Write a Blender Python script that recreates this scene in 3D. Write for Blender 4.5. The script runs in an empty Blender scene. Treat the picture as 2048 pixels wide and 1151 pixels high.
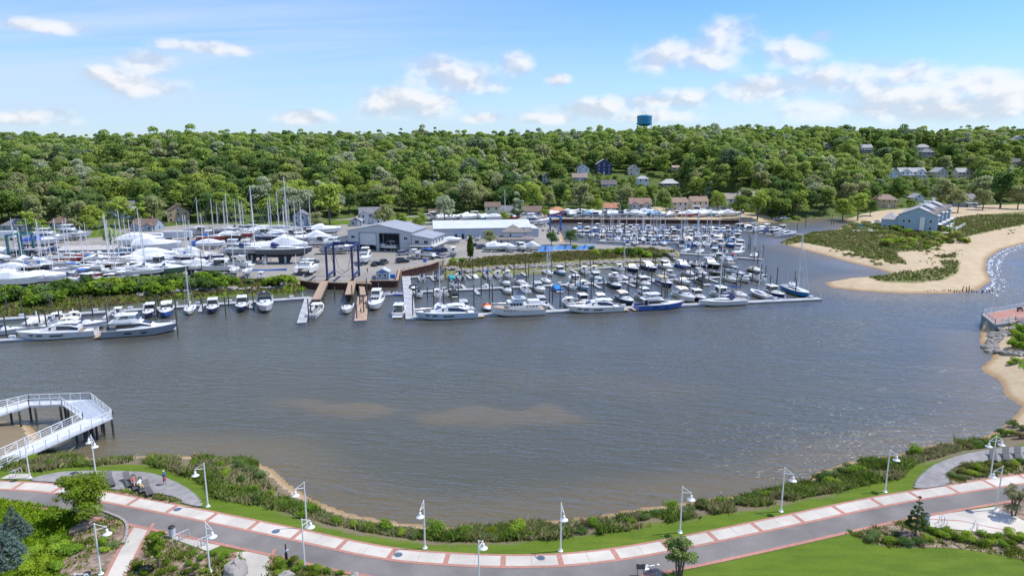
import bpy, math, random
import numpy as np
from math import radians, sin, cos, pi, atan2, hypot
random.seed(7); RNG = np.random.default_rng(7)
SC = bpy.context.scene
COL = SC.collection

# ---------------------------------------------------------------- camera
CAM_H = 42.0
PITCH = math.atan((575.5 - 290.0) / 1365.33)      # drone camera tilted about 12 degrees down
cd = bpy.data.cameras.new('camera'); cd.sensor_width = 36.0; cd.lens = 24.0
cd.clip_start = 0.5; cd.clip_end = 30000.0
cam = bpy.data.objects.new('camera', cd); COL.objects.link(cam)
cam.location = (0, 0, CAM_H); cam.rotation_euler = (pi / 2 - PITCH, 0, 0)
SC.camera = cam

# ---------------------------------------------------------------- render / view
SC.render.engine = 'CYCLES'
SC.cycles.use_denoising = True
SC.cycles.max_bounces = 5; SC.cycles.diffuse_bounces = 2; SC.cycles.glossy_bounces = 2
SC.cycles.transmission_bounces = 2; SC.cycles.transparent_max_bounces = 6
SC.cycles.caustics_reflective = False; SC.cycles.caustics_refractive = False
SC.view_settings.view_transform = 'Standard'; SC.view_settings.look = 'None'
SC.view_settings.exposure = 0.38; SC.view_settings.gamma = 1.0
SC.view_settings.use_curve_mapping = False

# ---------------------------------------------------------------- helper: photo pixel -> point in the place
FPX = 1365.33
def P(px, py, z=0.0):
    u = px - 1024.0; v = py - 575.5
    d = (u, -v * sin(PITCH) + FPX * cos(PITCH), -v * cos(PITCH) - FPX * sin(PITCH))
    t = (z - CAM_H) / d[2]
    return (d[0] * t, d[1] * t, z)
def P2(px, py, z=0.0): return P(px, py, z)[:2]
def to_px(x, y, z):
    r = z - CAM_H; zc = y * cos(PITCH) - r * sin(PITCH); yc = y * sin(PITCH) + r * cos(PITCH)
    return 1024 + FPX * x / zc, 575.5 - FPX * yc / zc

# ---------------------------------------------------------------- sun
SUN_EL, SUN_AZ = radians(60), radians(82)          # azimuth clockwise from +Y: the sun stands right of the view
sl = bpy.data.lights.new('sun', 'SUN'); sl.energy = 3.9; sl.angle = radians(0.53); sl.color = (1.0, 0.955, 0.88)
sun = bpy.data.objects.new('sun', sl); COL.objects.link(sun)
sun.location = (200, 0, 300); sun.rotation_euler = (pi / 2 - SUN_EL, 0, pi - SUN_AZ)
SUN_DIR = (cos(SUN_EL) * sin(SUN_AZ), cos(SUN_EL) * cos(SUN_AZ), sin(SUN_EL))

# ---------------------------------------------------------------- node helpers
class NT:
    def __init__(s, tree): s.t = tree; s.n = tree.nodes; s.l = tree.links
    def node(s, typ, **kw):
        n = s.n.new(typ)
        for k, v in kw.items():
            if k == 'ins':
                for a, b in v.items():
                    if isinstance(b, bpy.types.NodeSocket): s.l.new(b, n.inputs[a])
                    else: n.inputs[a].default_value = b
            else: setattr(n, k, v)
        return n
    def math(s, op, a, b=0.0, c=None, clamp=False):
        n = s.n.new('ShaderNodeMath'); n.operation = op; n.use_clamp = clamp
        for i, x in enumerate((a, b) if c is None else (a, b, c)):
            if isinstance(x, bpy.types.NodeSocket): s.l.new(x, n.inputs[i])
            else: n.inputs[i].default_value = x
        return n.outputs[0]
    def mix(s, f, a, b):
        n = s.n.new('ShaderNodeMix'); n.data_type = 'RGBA'; n.clamp_factor = True
        for k, x in ((0, f), (6, a), (7, b)):
            if isinstance(x, bpy.types.NodeSocket): s.l.new(x, n.inputs[k])
            elif k == 0: n.inputs[0].default_value = x
            else: n.inputs[k].default_value = (*x[:3], 1)
        return n.outputs[2]
    def ramp(s, f, stops, interp='LINEAR'):
        n = s.n.new('ShaderNodeValToRGB'); cr = n.color_ramp; cr.interpolation = interp
        while len(cr.elements) < len(stops): cr.elements.new(0.5)
        for e, (p, c) in zip(cr.elements, stops):
            e.position = p; e.color = (*c, 1) if len(c) == 3 else c
        s.l.new(f, n.inputs[0]); return n.outputs[0]
    def noise(s, vec, scale, detail=3.0, rough=0.55, dist=0.0):
        n = s.n.new('ShaderNodeTexNoise'); n.inputs['Scale'].default_value = scale
        n.inputs['Detail'].default_value = detail; n.inputs['Roughness'].default_value = rough
        n.inputs['Distortion'].default_value = dist
        if vec is not None: s.l.new(vec, n.inputs['Vector'])
        return n.outputs['Fac']
    def mapr(s, x, a, b, c=0.0, d=1.0, smooth=True):
        n = s.n.new('ShaderNodeMapRange'); n.interpolation_type = 'SMOOTHSTEP' if smooth else 'LINEAR'
        n.clamp = True if not smooth else n.clamp
        s.l.new(x, n.inputs[0])
        for i, v in zip((1, 2, 3, 4), (a, b, c, d)): n.inputs[i].default_value = v
        return n.outputs[0]
    def vscale(s, v, xyz):
        n = s.n.new('ShaderNodeVectorMath'); n.operation = 'MULTIPLY'; s.l.new(v, n.inputs[0])
        n.inputs[1].default_value = xyz; return n.outputs[0]

# ---------------------------------------------------------------- sky
W = bpy.data.worlds.new('World'); SC.world = W; W.use_nodes = True
W.cycles.sampling_method = 'MANUAL'; W.cycles.sample_map_resolution = 256
def build_sky():
    t = NT(W.node_tree); t.n.clear()
    out = t.node('ShaderNodeOutputWorld'); bg = t.node('ShaderNodeBackground'); t.l.new(bg.outputs[0], out.inputs[0])
    bg.inputs[1].default_value = 0.12
    sky = t.node('ShaderNodeTexSky', sky_type='NISHITA', sun_disc=False, sun_elevation=SUN_EL, sun_rotation=SUN_AZ,
                 altitude=0, air_density=1.0, dust_density=0.35, ozone_density=2.5)
    tc = t.node('ShaderNodeTexCoord'); D = tc.outputs['Generated']
    sep = t.node('ShaderNodeSeparateXYZ', ins={0: D})
    X, Y, Z = sep.outputs
    el = t.math('ARCSINE', Z); az = t.math('ARCTAN2', X, Y)
    base = sky.outputs[0]
    # deeper blue overhead, paler towards the horizon as thin moisture
    tint = t.ramp(t.mapr(el, 0.0, 0.32, smooth=False), [(0.0, (0.80, 0.94, 1.16)), (0.35, (0.60, 0.87, 1.28)), (1.0, (0.42, 0.80, 1.48))])
    mul = t.node('ShaderNodeMix', data_type='RGBA', blend_type='MULTIPLY'); mul.inputs[0].default_value = 1.0
    t.l.new(base, mul.inputs[6]); t.l.new(tint, mul.inputs[7]); base = mul.outputs[2]
    # cirrus veil: stretched noise projected on a high plane
    zc = t.math('ADD', t.math('MAXIMUM', Z, 0.0), 0.12)
    cx = t.math('DIVIDE', X, zc); cy = t.math('DIVIDE', Y, zc)
    cv = t.node('ShaderNodeCombineXYZ', ins={0: cx, 1: cy}).outputs[0]
    ci = t.noise(t.vscale(cv, (0.16, 0.95, 1)), 1.1, 5, 0.60, 1.0)
    ci2 = t.noise(t.vscale(cv, (0.22, 0.25, 1)), 0.8, 3, 0.5)
    leftw = t.mapr(az, 0.25, -0.55, 0.12, 1.0)
    veil = t.math('MULTIPLY', t.mapr(t.math('ADD', t.math('MULTIPLY', ci, 0.55), t.math('MULTIPLY', ci2, 0.6)), 0.37, 0.66), leftw)
    veil = t.math('MULTIPLY', veil, t.mapr(el, 0.005, 0.05))
    base = t.mix(t.math('MULTIPLY', veil, 0.85), base, (4.1, 5.0, 6.1))
    low = t.math('MULTIPLY', t.mapr(el, 0.18, 0.0), 0.50)
    base = t.mix(low, base, (3.7, 5.0, 6.5))
    # cumulus: heaps with flat feet low over the horizon
    def direc(px, py):
        u = px - 1024; v = py - 575.5
        d = np.array([u, -v * sin(PITCH) + FPX * cos(PITCH), -v * cos(PITCH) - FPX * sin(PITCH)]); d /= np.linalg.norm(d)
        return atan2(d[0], d[1]), math.asin(d[2])
    heaps = [(1385, 112, 165, 48), (1465, 78, 95, 58), (1320, 118, 80, 36), (1585, 102, 85, 44), (1645, 75, 40, 20), (905, 158, 120, 44), (870, 138, 75, 34), (960, 172, 70, 24),
             (1030, 128, 48, 34), (820, 212, 150, 36), (790, 194, 100, 28), (880, 204, 70, 26), (258, 168, 125, 34), (210, 152, 65, 26), (310, 175, 60, 20),
             (295, 126, 75, 34), (70, 238, 100, 22), (110, 226, 50, 14), (1530, 178, 160, 34), (1680, 166, 160, 46), (1735, 140, 75, 38), (1840, 150, 120, 36),
             (1960, 160, 140, 40), (2030, 190, 130, 56), (1370, 200, 100, 30), (1180, 218, 130, 28), (1100, 236, 90, 16), (600, 234, 80, 20),
             (1700, 215, 220, 34), (1900, 222, 240, 36), (390, 92, 110, 18), (455, 100, 80, 16), (110, 55, 110, 20), (1790, 192, 200, 32), (1300, 232, 140, 18), (970, 236, 60, 14), (1115, 160, 34, 16), (1280, 205, 110, 24)]
    vec = t.node('ShaderNodeCombineXYZ', ins={0: az, 1: el}).outputs[0]
    n1 = t.noise(t.vscale(vec, (1, 1.5, 1)), 17, 5, 0.52, 0.1)
    n1s = t.noise(t.node('ShaderNodeVectorMath', operation='ADD', ins={0: t.vscale(vec, (1, 1.5, 1)), 1: (0.010, 0.016, 0)}).outputs[0], 17, 3, 0.52, 0.1)
    best = None
    for (px, py, rx, ry) in heaps:
        a, e = direc(px, py); a2, _ = direc(px + rx, py); _, e2 = direc(px, py - ry)
        ia, ie = 1 / abs(a2 - a), 1 / abs(e2 - e)
        d = t.node('ShaderNodeVectorMath', operation='MULTIPLY_ADD', ins={0: vec, 1: (ia, ie, 0), 2: (-a * ia, -e * ie, 0)}).outputs[0]
        m = t.node('ShaderNodeVectorMath', operation='DOT_PRODUCT', ins={0: d, 1: d}).outputs['Value']
        best = m if best is None else t.math('MINIMUM', best, m)
    best = t.math('SUBTRACT', 1.0, best)
    # the same kind of cloud goes on round the rest of the sky
    wide = t.noise(t.vscale(vec, (1, 2.2, 1)), 4.0, 2, 0.5)
    out_f = t.mapr(t.math('ABSOLUTE', az), 0.66, 0.8)
    gen = t.math('MULTIPLY', t.math('SUBTRACT', t.math('MULTIPLY', wide, 3.0), 1.75), t.math('MULTIPLY', out_f, t.mapr(el, 0.42, 0.2)))
    best = t.math('MAXIMUM', best, t.math('SUBTRACT', gen, t.math('MULTIPLY', t.math('SUBTRACT', 1.0, out_f), 3.0)))
    den = t.math('ADD', t.math('MULTIPLY', best, 0.75), t.math('MULTIPLY', t.math('SUBTRACT', n1, 0.5), 1.9))
    dens = t.mapr(den, -0.05, 0.95)
    dens = t.math('MULTIPLY', dens, t.mapr(el, 0.0, 0.03))
    lit = t.mapr(t.math('SUBTRACT', n1, n1s), -0.10, 0.10)
    thick = t.mapr(den, 0.3, 1.1)
    ccol = t.mix(lit, (3.7, 4.1, 4.9), (6.3, 6.25, 6.3))
    ccol = t.mix(t.math('MULTIPLY', thick, 0.35), ccol, (6.1, 6.1, 6.2))
    base = t.mix(t.math('MULTIPLY', dens, 0.86), base, ccol)
    t.l.new(base, bg.inputs[0])
build_sky()

# ---------------------------------------------------------------- materials
MAT = {}
def mat(name, col, rough=0.6, var=0.12, vscale=1.2, bump=0.0, bscale=6.0, metal=0.0, spec=0.5, objcol=False, coat=0.0, col2=None, coord='Object'):
    if name in MAT: return MAT[name]
    m = bpy.data.materials.new(name); m.use_nodes = True; MAT[name] = m
    t = NT(m.node_tree); b = t.n['Principled BSDF']
    co = t.node('ShaderNodeTexCoord').outputs['Object'] if coord == 'Object' else t.node('ShaderNodeNewGeometry').outputs['Position']
    if objcol: c = t.node('ShaderNodeObjectInfo').outputs['Color']
    else: c = t.node('ShaderNodeRGB'); c.outputs[0].default_value = (*col, 1); c = c.outputs[0]
    nz = t.noise(co, vscale, 5, 0.6)
    if col2 is not None: c = t.mix(t.mapr(nz, 0.35, 0.65), c, col2)
    hsv = t.node('ShaderNodeHueSaturation', ins={4: c, 2: t.mapr(nz, 0.25, 0.75, 1 - var, 1 + var)})
    if coord == 'World': hsv = t.node('ShaderNodeHueSaturation', ins={4: hsv.outputs[0], 2: t.math('MULTIPLY', t.mapr(t.noise(co, .09, 4, .65), .3, .7, .88, 1.1), t.mapr(t.noise(co, 1.7, 5, .75), .58, .75, 1.0, .86))})
    t.l.new(hsv.outputs[0], b.inputs['Base Color'])
    b.inputs['Roughness'].default_value = rough; b.inputs['Metallic'].default_value = metal
    b.inputs['Specular IOR Level'].default_value = spec; b.inputs['Coat Weight'].default_value = coat
    if bump:
        bp = t.node('ShaderNodeBump', ins={'Strength': bump, 'Distance': 0.03, 'Height': t.noise(co, bscale, 4, 0.6)})
        t.l.new(bp.outputs[0], b.inputs['Normal'])
    return m
mat('white_paint', (.74, .74, .73), .35, .04)
mat('gelcoat', (.8, .8, .8), .25, .04, .8, objcol=True, coat=.2)
mat('white_gel', (.68, .68, .665), .28, .05, .7)
mat('bottom_paint', (.035, .04, .05), .6, .2)
mat('teak', (.38, .29, .20), .7, .2, 2)
mat('cockpit', (.50, .46, .40), .6, .2, 1.5)
mat('dark_glass', (.012, .015, .02), .08, .1, spec=.8)
mat('canvas', (.1, .1, .1), .85, .12, 1.5, objcol=True)
mat('wrap', (.70, .71, .725), .38, .05, .35, bump=.5, bscale=.9)
mat('alu', (.62, .64, .66), .35, .06, metal=.6)
mat('galv', (.55, .57, .58), .5, .1)
mat('black_plastic', (.02, .02, .022), .4, .2)
mat('outboard', (.5, .5, .5), .3, .05, objcol=True)
mat('dock_deck', (.36, .365, .37), .8, .15, .6, bump=.2)
mat('dock_side', (.22, .28, .32), .7, .2, .5)
mat('wood_dock', (.36, .25, .17), .8, .25, .8, bump=.3)
mat('pile', (.055, .06, .05), .85, .35, .9, bump=.3, col2=(.10, .095, .07))
mat('steel_rust', (.12, .045, .03), .85, .45, .7, bump=.4, col2=(.05, .025, .02))
mat('concrete', (.50, .48, .44), .85, .12, .5, bump=.15, coord='World')
mat('panel_concrete', (.47, .43, .365), .85, .13, .33, bump=.12, coord='World')
mat('brick_red', (.37, .178, .132), .85, .16, 2.5, bump=.2, coord='World')
mat('asphalt', (.165, .150, .138), .9, .2, .22, bump=.3, bscale=20, coord='World')
mat('mulch', (.19, .13, .09), .95, .35, 1.5, bump=.5, bscale=8, coord='World', col2=(.25, .19, .14))
mat('deck_wood', (.245, .235, .22), .8, .2, .9, bump=.2, coord='World')
mat('rock', (.36, .33, .29), .9, .3, .8, bump=.6, bscale=3, col2=(.20, .18, .165))
mat('bark', (.13, .10, .075), .9, .3, 2, bump=.5)
mat('car_paint', (.2, .2, .2), .25, .03, objcol=True, coat=.5)
mat('tyre', (.02, .02, .02), .8, .2)
mat('steel_blue', (.02, .035, .12), .45, .2)
mat('lift_blue', (.02, .13, .40), .45, .2)
mat('siding', (.5, .5, .5), .75, .06, .6, objcol=True)
mat('roofing', (.2, .2, .2), .85, .18, .7, bump=.3, objcol=True)
mat('metal_wall', (.44, .46, .48), .55, .06, .3)
mat('metal_roof', (.30, .31, .32), .5, .08, .3)
mat('metal_roof_light', (.55, .57, .60), .45, .06, .3)
mat('trim_white', (.72, .72, .70), .5, .05)
mat('court_blue', (.035, .22, .55), .8, .06, coord='World')
mat('court_line', (.75, .77, .78), .8, .05)
mat('tank_blue', (.025, .22, .36), .45, .1, .1)
mat('skin', (.50, .32, .24), .6, .05)
mat('cloth', (.5, .5, .5), .85, .1, objcol=True)
mat('marking', (.75, .74, .70), .8, .1)
mat('dark_slat', (.11, .105, .10), .7, .25)
mat('black_iron', (.025, .025, .028), .5, .1)
mat('blue_plastic', (.03, .16, .55), .4, .08)
mat('green_cover', (.40, .48, .40), .6, .06, .4)

def foliage(name, objcol=True, stops=None, trans=.45):
    m = bpy.data.materials.new(name); m.use_nodes = True; MAT[name] = m
    t = NT(m.node_tree); t.n.remove(t.n['Principled BSDF']); out = t.n['Material Output']
    oi = t.node('ShaderNodeObjectInfo')
    c = oi.outputs['Color'] if objcol else t.ramp(oi.outputs['Random'], stops, 'LINEAR')
    at = t.node('ShaderNodeAttribute', attribute_name='leafvar')
    hsv = t.node('ShaderNodeHueSaturation', ins={4: c, 0: t.mapr(at.outputs['Fac'], 0, 1, .475, .52, False), 2: t.mapr(at.outputs['Fac'], 0, 1, .72, 1.40, False)})
    d = t.node('ShaderNodeBsdfDiffuse', ins={0: hsv.outputs[0]})
    h2 = t.node('ShaderNodeHueSaturation', ins={4: hsv.outputs[0], 2: 1.25, 0: .485})
    tr = t.node('ShaderNodeBsdfTranslucent', ins={0: h2.outputs[0]})
    mx = t.node('ShaderNodeMixShader', ins={0: trans, 1: d.outputs[0], 2: tr.outputs[0]})
    t.l.new(mx.outputs[0], out.inputs[0]); return m
foliage('leaf')
FSTOPS = [(0, (0.108, 0.189, 0.055)), (.16, (0.177, 0.272, 0.059)), (.34, (0.260, 0.346, 0.078)), (.5, (0.145, 0.231, 0.068)), (.64, (0.312, 0.389, 0.104)),
          (.76, (0.218, 0.315, 0.068)), (.86, (0.312, 0.346, 0.160)), (.93, (0.353, 0.409, 0.263)), (1, (0.094, 0.157, 0.068))]
foliage('leaf_wood', False, FSTOPS)
mat('grass_stuff_base', (.1, .15, .03), .9)

# ---------------------------------------------------------------- mesh builder
class MB:
    def __init__(s): s.v = []; s.f = []; s.m = []
    def add(s, vs, fs, mi=0):
        k = len(s.v); s.v.extend([tuple(map(float, p)) for p in vs]); s.f.extend([tuple(i + k for i in f) for f in fs]); s.m.extend([mi] * len(fs)); return s
    def box(s, cx, cy, cz, sx, sy, sz, rot=0.0, mi=0, tap=1.0):
        c, sn = cos(rot), sin(rot); vs = []
        for k, (a, b, d) in enumerate([(-1, -1, -1), (1, -1, -1), (1, 1, -1), (-1, 1, -1), (-1, -1, 1), (1, -1, 1), (1, 1, 1), (-1, 1, 1)]):
            q = tap if d > 0 else 1.0
            x, y = a * sx / 2 * q, b * sy / 2 * q
            vs.append((cx + x * c - y * sn, cy + x * sn + y * c, cz + d * sz / 2))
        return s.add(vs, [(3, 2, 1, 0), (4, 5, 6, 7), (0, 1, 5, 4), (1, 2, 6, 5), (2, 3, 7, 6), (3, 0, 4, 7)], mi)
    def tube(s, p0, p1, r0, r1=None, n=6, mi=0, caps=True):
        r1 = r0 if r1 is None else r1
        a = np.array(p0, float); b = np.array(p1, float); d = b - a; L = np.linalg.norm(d)
        if L < 1e-6: return s
        d /= L; u = np.cross(d, (0, 0, 1) if abs(d[2]) < .9 else (1, 0, 0)); u /= np.linalg.norm(u); w = np.cross(d, u)
        vs = []
        for q, r in ((a, r0), (b, r1)):
            for i in range(n):
                t = 2 * pi * i / n; vs.append(q + r * (cos(t) * u + sin(t) * w))
        fs = [(i, (i + 1) % n, n + (i + 1) % n, n + i) for i in range(n)]
        if caps: fs += [tuple(range(n - 1, -1, -1)), tuple(range(n, 2 * n))]
        return s.add(vs, fs, mi)
    def path(s, pts, r, n=6, mi=0):
        for a, b in zip(pts[:-1], pts[1:]): s.tube(a, b, r, r, n, mi)
        return s
    def prism(s, poly, z0, z1, mi=0, mi_top=None):
        n = len(poly); vs = [(p[0], p[1], z0) for p in poly] + [(p[0], p[1], z1) for p in poly]
        ar = sum(poly[i][0] * poly[(i + 1) % n][1] - poly[(i + 1) % n][0] * poly[i][1] for i in range(n))
        o = range(n) if ar > 0 else range(n - 1, -1, -1); o = list(o)
        s.add(vs, [tuple(n + i for i in o)], mi if mi_top is None else mi_top)
        k = len(s.v) - 2 * n
        fs = [tuple(k + i for i in reversed(o))] + [(k + o[i], k + o[(i + 1) % n], k + n + o[(i + 1) % n], k + n + o[i]) for i in range(n)]
        s.f.extend(fs); s.m.extend([mi] * len(fs)); return s
    def loft(s, secs, mi=0, closed=False, caps=True):
        n = len(secs[0]); vs = [p for q in secs for p in q]; fs = []
        for a in range(len(secs) - 1):
            for i in range(n if closed else n - 1):
                j = (i + 1) % n; fs.append((a * n + i, a * n + j, (a + 1) * n + j, (a + 1) * n + i))
        if caps: fs += [tuple(range(n - 1, -1, -1)), tuple((len(secs) - 1) * n + i for i in range(n))]
        return s.add(vs, fs, mi)
    def lathe(s, prof, c=(0, 0, 0), n=12, mi=0):
        secs = [[(c[0] + r * cos(2 * pi * i / n), c[1] + r * sin(2 * pi * i / n), c[2] + z) for i in range(n)] for r, z in prof]
        return s.loft(secs, mi, closed=True)
    def mesh(s, name, *mats, smooth=False):
        me = bpy.data.meshes.new(name); me.from_pydata(s.v, [], s.f)
        for m in mats: me.materials.append(MAT[m])
        if len(mats) > 1: me.polygons.foreach_set('material_index', s.m)
        if smooth: me.polygons.foreach_set('use_smooth', [True] * len(s.f))
        me.update(); return me

def tag(o, label=None, cat=None, group=None, kind=None):
    if label: o['label'] = label
    if cat: o['category'] = cat
    if group: o['group'] = group
    if kind: o['kind'] = kind
    return o
def obj(name, me, parent=None, loc=None, rz=0.0, scale=None, color=None):
    o = bpy.data.objects.new(name, me); COL.objects.link(o)
    if parent: o.parent = parent
    if loc is not None: o.location = loc
    if rz: o.rotation_euler[2] = rz
    if scale is not None: o.scale = (scale,) * 3 if not hasattr(scale, '__len__') else scale
    if color is not None: o.color = (*color[:3], 1)
    return o
def empty(name, loc, rz=0.0, scale=None):
    o = obj(name, None, None, loc, rz, scale); o.empty_display_size = .5; return o
# a template is a list of (part name, mesh, [(sub name, mesh)...])
def place(name, parts, loc, rz=0.0, scale=None, label=None, cat=None, group=None, cols=None, zs=None):
    e = empty(name, loc, rz, scale); tag(e, label, cat, group); cols = cols or {}
    for pt in parts:
        o = obj(pt[0], pt[1], e)
        if pt[0] == 'support_stand': o['kind'] = 'stuff'
        if pt[0] in cols: o.color = (*cols[pt[0]], 1)
        for sb in (pt[2] if len(pt) > 2 else ()):
            q = obj(sb[0], sb[1], o)
            if sb[0] in cols: q.color = (*cols[sb[0]], 1)
    return e
ORD = ['first', 'second', 'third', 'fourth', 'fifth', 'sixth', 'seventh', 'eighth', 'ninth', 'tenth', 'eleventh', 'twelfth', 'thirteenth', 'fourteenth',
       'fifteenth', 'sixteenth', 'seventeenth', 'eighteenth', 'nineteenth', 'twentieth'] + ['twenty-' + w for w in
       ('first', 'second', 'third', 'fourth', 'fifth', 'sixth', 'seventh', 'eighth', 'ninth')] + ['thirtieth'] + ['thirty-' + w for w in ('first', 'second', 'third', 'fourth', 'fifth', 'sixth', 'seventh', 'eighth', 'ninth')] + ['fortieth'] + ['forty-' + w for w in ('first', 'second', 'third', 'fourth', 'fifth', 'sixth', 'seventh', 'eighth', 'ninth')]
def in_poly(x, y, poly):
    x = np.asarray(x, float); y = np.asarray(y, float); r = np.zeros(x.shape, bool); n = len(poly)
    for i in range(n):
        x0, y0 = poly[i]; x1, y1 = poly[(i + 1) % n]
        if y0 == y1: continue
        c = ((y0 > y) != (y1 > y)) & (x < (x1 - x0) * (y - y0) / (y1 - y0) + x0); r ^= c
    return r
def seg_dist(x, y, poly, closed=True):
    """distance to the polyline and index of the nearest edge"""
    x = np.asarray(x, float); y = np.asarray(y, float); best = np.full(x.shape, 1e9); idx = np.zeros(x.shape, int); n = len(poly)
    for i in range(n if closed else n - 1):
        ax, ay = poly[i]; bx, by = poly[(i + 1) % n]; dx, dy = bx - ax, by - ay; L = dx * dx + dy * dy + 1e-9
        t = np.clip(((x - ax) * dx + (y - ay) * dy) / L, 0, 1); d = np.hypot(x - ax - t * dx, y - ay - t * dy)
        k = d < best; best[k] = d[k]; idx[k] = i
    return best, idx
def vnoise(x, y, s, seed=0):
    x = np.asarray(x, float) / s; y = np.asarray(y, float) / s
    xi = np.floor(x).astype(int); yi = np.floor(y).astype(int); fx = x - xi; fy = y - yi
    def h(a, b):
        q = np.sin(a * 127.1 + b * 311.7 + seed * 74.7) * 43758.5453; return q - np.floor(q)
    fx = fx * fx * (3 - 2 * fx); fy = fy * fy * (3 - 2 * fy)
    return (h(xi, yi) * (1 - fx) + h(xi + 1, yi) * fx) * (1 - fy) + (h(xi, yi + 1) * (1 - fx) + h(xi + 1, yi + 1) * fx) * fy
# ================================================================ terrain
ZN = 1.96      # promenade ground
near_px = [(-420, 850), (-200, 838), (0, 842), (60, 850), (80, 872), (95, 905), (200, 918), (300, 912), (400, 914), (500, 920), (545, 938), (575, 968), (625, 998), (700, 1026), (800, 1046), (880, 1056),
           (960, 1056), (1050, 1047), (1130, 1040), (1200, 1031), (1280, 1016), (1400, 1000), (1500, 986), (1600, 968), (1632, 945), (1700, 922), (1800, 907),
           (1850, 892), (1950, 880), (1995, 860), (2030, 830), (2044, 812), (2012, 790), (1996, 757), (1962, 737), (1988, 712), (1972, 700), (1960, 684), (1963, 660), (1965, 642)]
near = [P2(x, y) for x, y in near_px] + [P2(2048, 632), P2(2700, 560), (260, 20), (-200, 20)]
far_px = [(-700, 705), (-200, 652), (0, 630), (150, 613), (300, 601), (450, 592), (588, 586), (598, 572), (640, 576), (741, 578), (743, 573), (793, 573), (800, 549), (806, 551), (830, 545), (858, 539), (881, 530), (884, 555), (1000, 551),
          (1100, 545), (1200, 539), (1280, 531), (1345, 521), (1360, 511), (1342, 502), (1280, 497), (1200, 491), (1130, 487), (1125, 470), (1098, 456), (1094, 446), (1120, 443.5), (1481, 445.5),
          (1500, 446), (1560, 442), (1600, 443), (1612, 436), (1690, 434), (1697, 448), (1665, 464), (1612, 468), (1575, 478), (1560, 486), (1640, 507), (1700, 524), (1755, 537), (1785, 546), (1760, 552), (1700, 556),
          (1650, 565), (1662, 574), (1720, 581), (1800, 586), (1900, 586), (1955, 580), (1982, 562), (1970, 540), (1974, 517), (2000, 499), (2048, 486), (2130, 466), (2300, 445), (2700, 432), (3400, 425)]
far = [P2(x, y) for x, y in far_px] + [(4000, 1200), (9000, 9000), (-9000, 9000), (-4000, 1500), (-1200, 300)]
STEEP = set()
for i in range(len(far_px)):
    if far_px[i] in ((588, 586), (598, 572), (640, 576), (741, 578), (743, 573), (793, 573), (800, 549), (806, 551), (830, 545), (858, 539), (881, 530), (1125, 470), (1098, 456), (1094, 446), (1120, 443.5), (1345, 521), (1360, 511), (1342, 502)): STEEP.add(i)
for i in range(len(near_px)):
    if near_px[i] in ((1963, 660), (1965, 642)): STEEP.add(1000 + i)
STEEP |= {1000 + len(near_px), 1000 + len(near_px) + 1}
front_px = [(-600, 462), (0, 462), (200, 458), (400, 446), (620, 444), (720, 432), (900, 428), (1100, 420), (1250, 414), (1400, 410), (1500, 424), (1560, 436), (1700, 428), (1760, 418), (1900, 409), (2048, 407), (2700, 405)]
_fw = np.array([P2(x, y, 2) for x, y in front_px])
def wood_front(x): return np.interp(x, _fw[:, 0], _fw[:, 1])
def hill(x, y):
    t = np.maximum(0, np.asarray(y, float) - (wood_front(x) + 8))
    amp = 38.5 + np.clip(np.asarray(x, float) / 700, -1, 1) * 8
    h = amp * (1 - np.exp(-t / 215.0)) + (vnoise(x, y, 140, 3) - .5) * 15 * np.clip(t / 120, 0, 1) + (vnoise(x, y, 60, 4) - .5) * 7 * np.clip(t / 120, 0, 1)
    return h - np.clip((t - 900) / 2000, 0, 1) * 30
def ground_z(x, y):
    x = np.asarray(x, float); y = np.asarray(y, float)
    i1 = in_poly(x, y, near); i2 = in_poly(x, y, far)
    d1, k1 = seg_dist(x, y, near); d2, k2 = seg_dist(x, y, far)
    s1 = np.where(np.isin(k1 + 1000, list(STEEP)), 3.0, .30); s2 = np.where(np.isin(k2, list(STEEP)), 3.0, .22)
    spit = np.clip((x - 95) / 20, 0, 1) * np.clip((330 - y) / 25, 0, 1)
    top2 = 2.0 - .75 * spit
    bump = (vnoise(x, y, 9, 1) - .5) * .25
    z1 = np.minimum(ZN, s1 * d1 + bump * np.clip(1 - d1 / 6, 0, 1) * .6)
    z2 = np.minimum(top2 + bump * .5 * spit, s2 * d2)
    d = np.minimum(d1, d2); ss = np.where(d1 < d2, s1, s2)
    bed = -np.minimum(1.35, np.where(ss > 1, d * 2.0 + .4, d * .085)) + (vnoise(x, y, 14, 2) - .5) * .25 * np.clip(d / 15, 0, 1)
    for (px, py, rx, ry, a) in ((662, 810, 12, 7, 1.16), (965, 825, 20, 6.5, 1.28), (600, 793, 36, 14, .40), (1060, 822, 26, 8, .55), (1010, 800, 40, 14, .25), (1130, 748, 50, 16, .40), (1350, 775, 44, 14, .35), (1720, 760, 40, 12, .4)):
        bx, by = P2(px, py); xw = x + (vnoise(x, y, 7, 12) - .5) * 9; yw = y + (vnoise(x, y, 6, 13) - .5) * 4.5; g = np.exp(-((xw - bx) / rx * 1.9) ** 2 - ((yw - by) / ry * 1.9) ** 2); bed = bed + a * g
    bed = np.minimum(-.04, bed)
    z = np.where(i1, z1, np.where(i2, z2, bed))
    return z + np.where(i2, hill(x, y), 0)
def gz(x, y): return float(ground_z(np.array([x]), np.array([y]))[0])
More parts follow.
